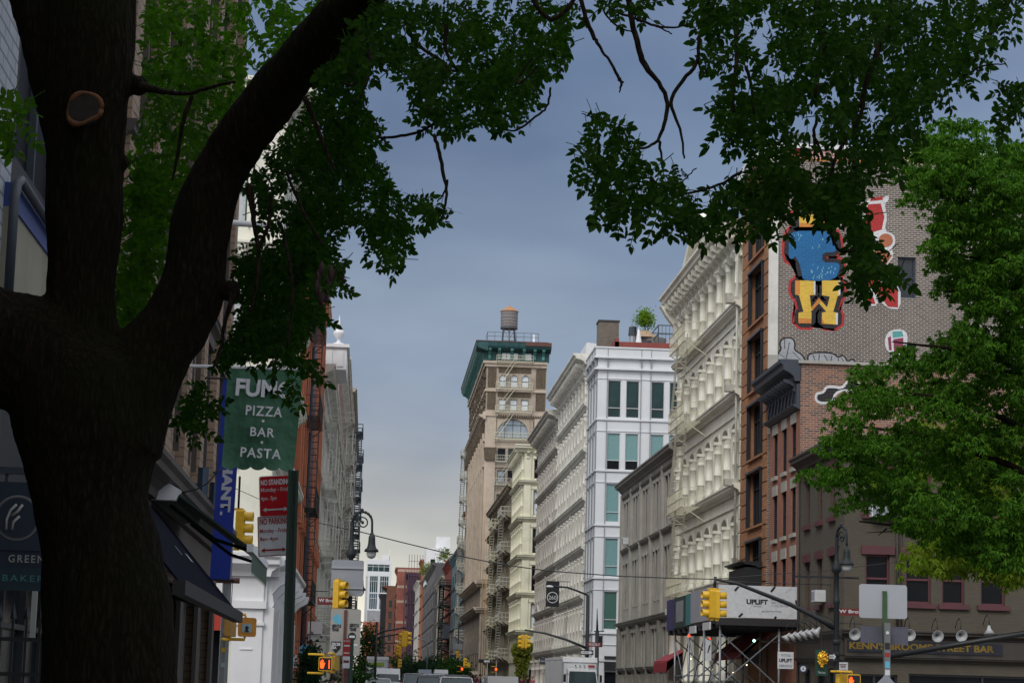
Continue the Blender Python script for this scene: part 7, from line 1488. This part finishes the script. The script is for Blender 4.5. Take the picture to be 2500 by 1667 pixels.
pB3 = [(660, 450), (700, 430), (740, 540), (755, 620), (700, 660), (720, 700), (760, 700), (730, 740), (690, 770), (700, 830), (750, 860), (690, 850), (640, 832), (600, 815), (560, 812), (520, 825), (470, 870), (440, 960), (415, 950), (470, 860), (520, 800), (570, 700), (540, 600), (560, 590), (660, 580)]
pC = [(1310, 385), (1340, 350), (1340, 290), (1385, 265), (1430, 300), (1470, 330), (1470, 370), (1530, 380), (1580, 390), (1560, 430), (1620, 450), (1580, 500), (1540, 530), (1500, 520), (1440, 520), (1420, 480), (1380, 460), (1360, 420)]
pD1 = [(1620, 0), (2352, -10), (2352, 50), (2290, 60), (2280, 110), (2200, 200), (2180, 230), (2130, 280), (2060, 400), (1990, 370), (1960, 340), (1890, 330), (1840, 240), (1780, 240), (1720, 150), (1650, 160), (1620, 110), (1600, 60)]
pD2 = [(1660, 170), (1760, 180), (1820, 250), (1820, 330), (1790, 420), (1750, 420), (1700, 330), (1640, 290)]
pD3 = [(1720, 400), (1840, 330), (1960, 350), (1990, 400), (1960, 480), (1900, 520), (1830, 450), (1790, 470), (1760, 540), (1720, 510), (1640, 520), (1560, 530), (1580, 470)]
pD4 = [(1840, 430), (1970, 420), (1970, 480), (2010, 540), (1980, 570), (2050, 600), (2070, 640), (2020, 660), (1980, 670), (1960, 610), (1960, 540), (1900, 510)]
leaves('crown', tree, B0, leafB, [(pA, 432, 12.5, 15), (pA2, 108, 12.5, 14.5), ([(0, 225), (60, 235), (70, 260), (30, 320), (-40, 320), (-60, 230)], 22, 9, 11)], CT_, s0=1.0, s1=1.6)
leaves('crown', tree, B0, leafA, [(pB1, 552, 10, 13.5), (pB2, 624, 11.8, 14.2), (pB3, 672, 12.2, 14.5), ([(760, 0), (900, 0), (760, 200), (700, 240)], 130, 11.6, 13), ([(740, 600), (790, 590), (790, 620), (750, 700), (720, 680)], 26, 10, 12), ([(870, 590), (920, 560), (925, 600), (880, 610)], 6, 10, 11), ([(960, 480), (1030, 480), (1000, 500)], 8, 10, 11), ([(640, 890), (680, 880), (665, 940)], 5, 11.5, 12), ([(440, 880), (520, 900), (520, 925), (440, 1010), (410, 1000)], 22, 12, 13), ([(590, 440), (660, 430), (650, 480), (610, 470)], 10, 12.5, 13), ([(560, 560), (640, 560), (640, 610), (560, 620)], 22, 12.5, 13.5)], CT_)
b = MB(); random.seed(8)
for k in range(12):
    q = onY(random.uniform(770, 835), random.uniform(655, 730), random.uniform(10.3, 10.7))-B0; b.lathe([(.001, -.045), (.012, -.02), (.015, .01), (.001, .04)], q.x, q.y, 6, Matrix.Translation((0, 0, q.z)))
b.build('seed_pods', flat('pod_brown', (.03, .008, .008), .7), tree)
# overhead crown, outside the picture: what shades the trunk
def overhead(parent, org, cen, rad, n, s=2.2, m=leafA):
    u = rng.normal(size=(n*3, 3)); u /= np.linalg.norm(u, axis=1)[:, None]; P_ = np.array(cen)+u*np.array(rad)*rng.uniform(.35, 1, (n*3, 1))**.5
    px, py, z = proj(P_); ok = ~((z > 0) & (px > -250) & (px < 2750) & (py > -170)) & (P_[:, 2] > 3.0) & (P_[:, 1] < 12.0) & (np.linalg.norm(P_-np.array(EYE), axis=1) > 1.8); P_ = P_[ok][:n]; k = len(P_)
    return scatter('crown', m, CT_, P_, rotm(rng.uniform(0, 6.28, k), rng.uniform(R(-10), R(60), k), rng.normal(0, .5, k)), rng.uniform(s*.8, s*1.2, k), parent, org)
overhead(tree, B0, (-1.2, 8.5, 8.2), (7.0, 9, 4.2), 3800)
# ---- second foreground tree: trunk just outside the frame at the right, branches across the top
B1 = Vector((5.4, 8.4, 0)); tree2 = thing('overhanging_tree', 'second dark tree overhead, its bare crossing twigs hanging in from the top right', 'tree', B1)
b = MB(); b.tube([Vector((0, 0, -.1)), Vector((0, 0, .4)), Vector((-.05, .1, 2.5)), Vector((-.2, .2, 4.4))], [.34, .26, .22, .2], 14)
b.tube([Vector((-.2, .2, 4.2)), Vector((-1.2, .8, 5.4)), Vector((-2.6, 1.2, 6.0)), Vector((-4.0, 1.4, 6.2))], [.18, .13, .09, .05], 10); b.tube([Vector((-.1, .2, 4.2)), Vector((.4, -1, 6.0)), Vector((1.0, -2.4, 7.6))], [.17, .12, .06], 10); b.tube([Vector((-.2, .2, 4.3)), Vector((-.6, 1.6, 5.6)), Vector((-.9, 3.2, 6.4))], [.14, .1, .06], 8)
fuse('trunk', b, bark, tree2, .03, .01)
TW2 = [[(1515, -260, 14), (1530, -100, 11), (1535, 0, 9), (1545, 60, 9), (1560, 125, 9), (1572, 160, 10), (1605, 195, 7), (1632, 248, 7), (1622, 300, 6), (1610, 342, 5), (1580, 362, 4), (1530, 366, 3)], [(1800, -200, 12), (1765, -60, 8), (1745, 10, 6), (1715, 60, 6), (1705, 95, 5), (1706, 155, 6), (1672, 190, 6), (1632, 248, 6), (1652, 290, 5), (1665, 330, 4), (1670, 386, 3)], [(1706, 150, 4), (1711, 175, 3)], [(1610, 345, 5), (1615, 390, 3), (1622, 420, 2)],
       [(1400, -120, 9), (1418, 0, 7), (1430, 50, 7), (1452, 95, 7), (1460, 108, 5), (1478, 135, 4), (1508, 185, 5), (1518, 198, 5), (1513, 225, 2)], [(1510, 195, 4), (1522, 202, 3)], [(1450, -60, 6), (1465, 0, 4), (1500, 28, 4), (1555, 48, 4), (1595, 62, 4), (1640, 70, 3), (1678, 62, 3), (1680, 57, 2)], [(1600, 63, 3), (1640, 84, 2)], [(1465, 5, 3), (1480, 40, 3), (1510, 68, 3), (1545, 78, 2)],
       [(1795, -40, 10), (1798, 100, 7), (1797, 160, 6), (1788, 250, 5), (1800, 330, 5)], [(1820, 160, 6), (1835, 210, 5), (1840, 280, 4)], [(1990, 380, 5), (1986, 320, 5), (1995, 290, 5)], [(1985, 330, 5), (1998, 355, 5), (2010, 390, 4)], [(2110, 250, 6), (2090, 310, 6), (2050, 360, 6), (2020, 440, 5)], [(2005, 470, 5), (2015, 540, 5), (2035, 590, 5), (2050, 616, 5), (2100, 612, 3), (2120, 600, 2)],
       [(1640, 480, 3), (1700, 470, 4), (1760, 450, 4), (1810, 420, 5)], [(2480, -60, 12), (2440, 60, 8), (2400, 100, 6), (2380, 150, 3)], [(2200, -100, 16), (2180, 40, 12), (2130, 150, 9), (2100, 260, 7)], [(1950, -150, 14), (1990, 0, 11), (2010, 120, 8), (1990, 240, 6)], [(2430, 280, 3), (2470, 240, 3), (2510, 190, 4)], [(2360, 140, 4), (2330, 200, 4), (2400, 155, 3), (2455, 158, 2)], [(1608, 500, 3), (1620, 470, 3), (1600, 440, 3), (1560, 430, 3)], [(1655, 455, 2), (1680, 430, 2), (1700, 410, 2)]]
b = MB(); random.seed(22)
for tw in TW2: limb(b, [(x, y, r*.82) for x, y, r in tw], 9.6, 6, B1, .003)
b.build('twig', bark2, tree2)
hubs = [Vector((-1.2, .8, 5.4)), Vector((-2.6, 1.2, 6.0)), Vector((-4.0, 1.4, 6.2))]; b = MB()
for tw in TW2:
    if tw[0][1] < 0:
        q = onY(tw[0][0], tw[0][1], 9.6)-B1; h = min(hubs, key=lambda u: (u-q).length); r_ = tw[0][2]*9.6/FPX; b.tube([q, q.lerp(h, .35)+Vector((0, 0, .12)), q.lerp(h, .75)+Vector((0, 0, .1)), h], [r_, r_*1.2, r_*1.5, r_*1.9], 6)
b.build('branch', bark2, tree2)
leaves('crown', tree2, B1, leafA, [(pC, 120, 9.1, 10.8), (pD1, 624, 8.8, 12), (pD2, 84, 9, 11), (pD3, 204, 9.2, 11.4), (pD4, 114, 9.2, 11), ([(1370, 430), (1440, 500), (1470, 530), (1440, 540), (1380, 480)], 12, 9.3, 10), ([(2290, 200), (2352, 180), (2352, 260), (2320, 290)], 14, 8.5, 9.5), ([(1640, 270), (1700, 250), (1720, 330), (1660, 300)], 16, 9, 10), ([(1370, 0), (1500, 0), (1470, 25), (1380, 22)], 12, 9, 10), ([(1610, 0), (1660, 0), (1650, 120), (1620, 110)], 22, 9, 10)], CT_)
overhead(tree2, B1, (4.8, 6.5, 8.0), (5.0, 8, 3.8), 1700)
# ---- unseen trees added behind the camera to shade the near pavement
for i, (x_, y_) in enumerate(((-2.2, -4), (6.5, -6))):
    Bz = Vector((x_, y_, 0)); tt = thing('street_tree', ['unseen leafy tree added behind the viewer for shade, left side', 'unseen leafy tree added behind the viewer for shade, right side'][i], 'tree', Bz); b = MB(); b.tube([Vector((0, 0, -.1)), Vector((0, 0, 2)), Vector((.1, 0, 5)), Vector((0, .3, 8))], [.3, .24, .2, .1], 12); b.tube([Vector((.05, 0, 4)), Vector((1.5, .5, 6.5)), Vector((2.5, 1, 8))], [.14, .1, .05], 8); b.tube([Vector((.05, 0, 4.4)), Vector((-1.5, -.5, 6.5)), Vector((-2.5, -1, 8))], [.14, .1, .05], 8); b.build('trunk', bark, tt); overhead(tt, Bz, (x_, y_, 8.2), (5.2, 5.2, 3.8), 1500, 2.6)
# ---- mid-distance trees at the right
def lance(n_=7, l=.12, w=.038):
    V = []; F_ = []; r_ = random.Random(n_)
    for k in range(n_):
        a = 2*math.pi*k/n_+r_.uniform(-.3, .3); dr = R(r_.uniform(15, 70)); M = Matrix.Rotation(a, 3, 'Z') @ Matrix.Rotation(dr, 3, 'Y') @ Matrix.Rotation(R(r_.uniform(-40, 40)), 3, 'X'); o = len(V); ll = l*r_.uniform(.75, 1.2)
        for q in ((0, 0, 0), (ll*.35, w/2, .006), (ll*.75, w*.32, -.004), (ll, 0, -.02), (ll*.75, -w*.32, -.004), (ll*.35, -w/2, .006)): V.append(tuple(M @ Vector(q)))
        F_.append((o, o+1, o+2, o+3)); F_.append((o, o+3, o+4, o+5))
    return np.array(V), F_
LN = [lance(6), lance(7), lance(8)]
def boughs(name, parent, org, m, centers, per, rx, rz_, tem, s0=.9, s1=1.4, droop=.5):
    n = len(centers)*per; C_ = np.repeat(centers, per, 0); a = rng.uniform(0, 6.28, n); r_ = np.sqrt(rng.uniform(0, 1, n)); rr = np.repeat(rng.uniform(.6, 1.2, len(centers)), per)*rx
    P_ = C_+np.stack([np.cos(a)*r_*rr, np.sin(a)*r_*rr, rng.normal(0, rz_, n)-droop*r_*r_*rr*.6], 1)
    return scatter(name, m, tem, P_, rotm(rng.uniform(0, 6.28, n), rng.normal(0, .35, n), rng.normal(0, .35, n)), rng.uniform(s0, s1, n), parent, org)
leafR = leafmat('leaf_elm', (.020, .072, .005), (.080, .190, .012), .38); leafY = leafmat('leaf_yellow', (.11, .17, .012), (.17, .23, .02), .45)
pR = [(2085, 400), (2120, 300), (2190, 275), (2250, 280), (2320, 320), (2352, 350), (2420, 400), (2420, 1300), (2300, 1300), (2200, 1230), (2110, 1200), (2050, 1190), (2000, 1170), (1940, 1150), (1900, 1130), (1880, 1080), (1900, 1060), (1880, 1020), (1920, 970), (1910, 930), (1980, 890), (1980, 850), (2020, 800), (2080, 780), (2170, 760), (2230, 700), (2170, 650), (2130, 610), (2130, 580), (2170, 540), (2120, 490), (2095, 450)]
B2 = Vector((16.6, 47.5, 0)); t3 = thing('green_street_tree', 'broad fresh green tree at the right edge in front of the corner building', 'tree', B2)
b = MB(); b.tube([Vector((0, 0, -.1)), Vector((0, 0, 1)), Vector((-.1, 0, 4)), Vector((-.3, .1, 7)), Vector((-.2, 0, 10)), Vector((-.3, 0, 13))], [.3, .26, .22, .18, .13, .05], 12); b.build('trunk', bark, t3)
b = MB(); random.seed(4)
for z_, dx, dz_, dy in ((3.4, -6.0, 2.2, -.5), (4.8, -4.8, .6, 1), (5.6, -6.2, 2.2, .3), (6.4, -5.2, 2.0, -1), (7.4, -5.0, 2.4, .6), (8.6, -4.4, 2.4, -.5), (9.6, -4.0, 2.2, .2), (5.0, 3, 2, .4), (7, 3, 2, -.4)):
    P_ = [Vector((-.15, 0, z_)), Vector((dx*.4, dy*.4, z_+dz_*.55)), Vector((dx*.75, dy*.8, z_+dz_*.85)), Vector((dx, dy, z_+dz_*.9))]; b.tube(P_, [.11, .075, .045, .015], 6)
    for k in range(5): q = P_[1].lerp(P_[3], random.random()); b.tube([q, q+Vector((random.uniform(-.9, .1), random.uniform(-.6, .6), random.uniform(-.3, .6)))], [.022, .006], 4)
b.build('limb', bark2, t3)
C3 = sample_poly(pR, 380, 44.5, 50.5); boughs('crown', t3, B2, leafR, C3, 34, .46, .07, LN, .8, 1.3)
C3b = np.concatenate([sample_poly([(2140, 270), (2352, 330), (2352, 800), (2230, 800), (2160, 640), (2120, 450)], 80, 44, 50), sample_poly([(2060, 1130), (2352, 1150), (2352, 1300), (2200, 1250), (2100, 1220)], 40, 44, 50), sample_poly(pR, 60, 50, 52), sample_poly([(2352, 300), (2700, 350), (2700, 1200), (2352, 1300)], 140, 44, 52)]); boughs('crown', t3, B2, leafR, C3b, 34, .5, .08, LN, .9, 1.4)
B4 = Vector((21.5, 62, 0)); t4 = thing('yellow_green_tree', 'smaller yellow-green tree showing below and through the fresh green one', 'tree', B4)
b = MB(); b.tube([Vector((0, 0, -.1)), Vector((0, 0, 3)), Vector((-.3, 0, 6)), Vector((-.8, 0, 9))], [.22, .18, .12, .05], 10)
for dx, z_ in ((-4.4, 4.6), (-4, 5.4), (-5.4, 6.6), (2, 5), (-3.4, 7.4)): b.tube([Vector((-.1, 0, z_)), Vector((dx*.5, .2, z_+.8)), Vector((dx, .4, z_+.9))], [.07, .05, .02], 6)
b.build('trunk', bark2, t4)
C4 = np.concatenate([sample_poly([(2090, 1230), (2150, 1210), (2290, 1210), (2400, 1280), (2352, 1330), (2290, 1340), (2240, 1290), (2170, 1290), (2110, 1280)], 46, 59, 62), sample_poly([(2010, 1050), (2130, 900), (2300, 950), (2420, 900), (2420, 1250), (2150, 1200)], 60, 60, 64)])
boughs('crown', t4, B4, leafY, C4, 14, .62, .12, LN, 1.5, 2.2, .9)
# ---- small trees, shrubs, vines along the street
def bush(name, label, cat, x, y, z, h, r, n, m, s, cone=False, group=None, trunk=True, clump=8):
    t = thing(name, label, cat, (x, y, z), 0, group)
    k = max(6, n//clump); u = rng.normal(size=(k, 3)); u /= np.linalg.norm(u, axis=1)[:, None]; rad = rng.uniform(.3, 1, (k, 1))**.45
    C_ = u*rad*np.array([r, r, h/2])+np.array([0, 0, h/2+(.0 if not trunk else h*.15)])
    if cone: f = 1-np.clip(C_[:, 2]/h, 0, 1)*.85; C_[:, 0] *= f; C_[:, 1] *= f
    C_ += np.array([x, y, z]); P_ = np.repeat(C_, clump, 0)+rng.normal(0, .12*s*2.2, (k*clump, 3)); q = len(P_)
    scatter('foliage', m, LN, P_, rotm(rng.uniform(0, 6.28, q), rng.normal(0, .5, q), rng.normal(0, .5, q)), rng.uniform(.8, 1.3, q)*s, t, (x, y, z))
    b = MB(); b.tube([(0, 0, -.1), (0, 0, h*.7)], [max(.04, r*.06), .02], 6)
    for j in range(4): b.tube([(0, 0, h*.35), (r*.6*math.cos(j*1.6), r*.6*math.sin(j*1.6), h*.75)], [max(.03, r*.035), .01], 5)
    b.build('trunk', bark2, t); return t
leafD = leafmat('leaf_conifer', (.006, .028, .012), (.014, .045, .016), .15); leafG = leafmat('leaf_street', (.02, .07, .012), (.04, .12, .02), .3); leafO = leafmat('leaf_vine', (.14, .16, .02), (.22, .24, .04), .4)
bush('evergreen_shrub', 'dark conical evergreen shrub under the oval sign', 'shrub', cx(757, 84), 84, .1, 2.9, .62, 2600, leafD, .8, True, trunk=False)
bush('street_shrub', 'clipped green shrub left of the far box truck', 'shrub', cx(868, 118), 118, .3, 2.1, .9, 700, leafG, 1.3)
bush('street_tree', 'green street tree behind the grey stickered sign and far box truck', 'tree', cx(893, 300), 300, 1, 7.4, 1.7, 1500, leafG, 2.2)
for i, (px, Y, hh, r_, l_) in enumerate(((985, 420, 5.0, 2.6, 'tall far green tree under the yellow signals'), (1010, 400, 4.0, 3.4, 'broad low far tree behind the car queue'), (1040, 380, 3.9, 2.6, 'far dark tree left of the pale curved lamp'), (1062, 390, 4.2, 2.0, 'far tree just right of the pale curved lamp'), (1104, 330, 3.4, 1.9, 'light green tree left of the sign pole'), (1122, 325, 3.0, 1.3, 'light green tree right of the sign pole'))):
    bush('street_tree', l_, 'tree', cx(px, Y), Y, 1.3, hh, r_, 900, leafG if i > 3 or i == 0 else leafD, 2.6, clump=10)
t = thing('climbing_vine', 'yellow-green vine cascading down the pale corner pilaster', 'vine', (16.8, 239, 1)); P_ = np.concatenate([sample_poly([(1176, 1490), (1190, 1468), (1228, 1478), (1222, 1505), (1210, 1530), (1206, 1600), (1186, 1600), (1186, 1530)], 900, 238, 240)]); q = len(P_); scatter('foliage', leafO, LN, P_, rotm(rng.uniform(0, 6.28, q), rng.normal(0, .6, q), rng.normal(0, .6, q)), rng.uniform(2.2, 3.4, q), t, (16.8, 239, 1)); b = MB(); b.tube([(0, 0, -.2), (.1, 0, 6)], .08, 5); b.build('stem', bark2, t)
bush('roof_shrub', 'bright lime roof shrub behind the closed parasol', 'shrub', 21.1, 170.5, 30.3, 1.2, .62, 900, leafmat('leaf_lime', (.12, .22, .01), (.20, .32, .02), .4), .9, trunk=False)
q = onY(1044, 1395, 596); bush('roof_grass', 'straw-coloured tall planting on the dark grey roof', 'shrub', q.x, 596, 31, 3.0, 1.8, 500, leafO, 2.4, trunk=False); q = onY(1062, 1390, 590); bush('roof_grass', 'greener planting right of the straw-coloured one on the dark roof', 'shrub', q.x, 590, 31, 3.4, 1.4, 400, leafG, 2.4, trunk=False)
q = onY(1086, 1358, 470); bush('roof_shrub', 'lime green bush in a pot on the roof of the row', 'shrub', q.x, 470, q.z-1, 2.4, 1.1, 300, leafY, 2, trunk=False)
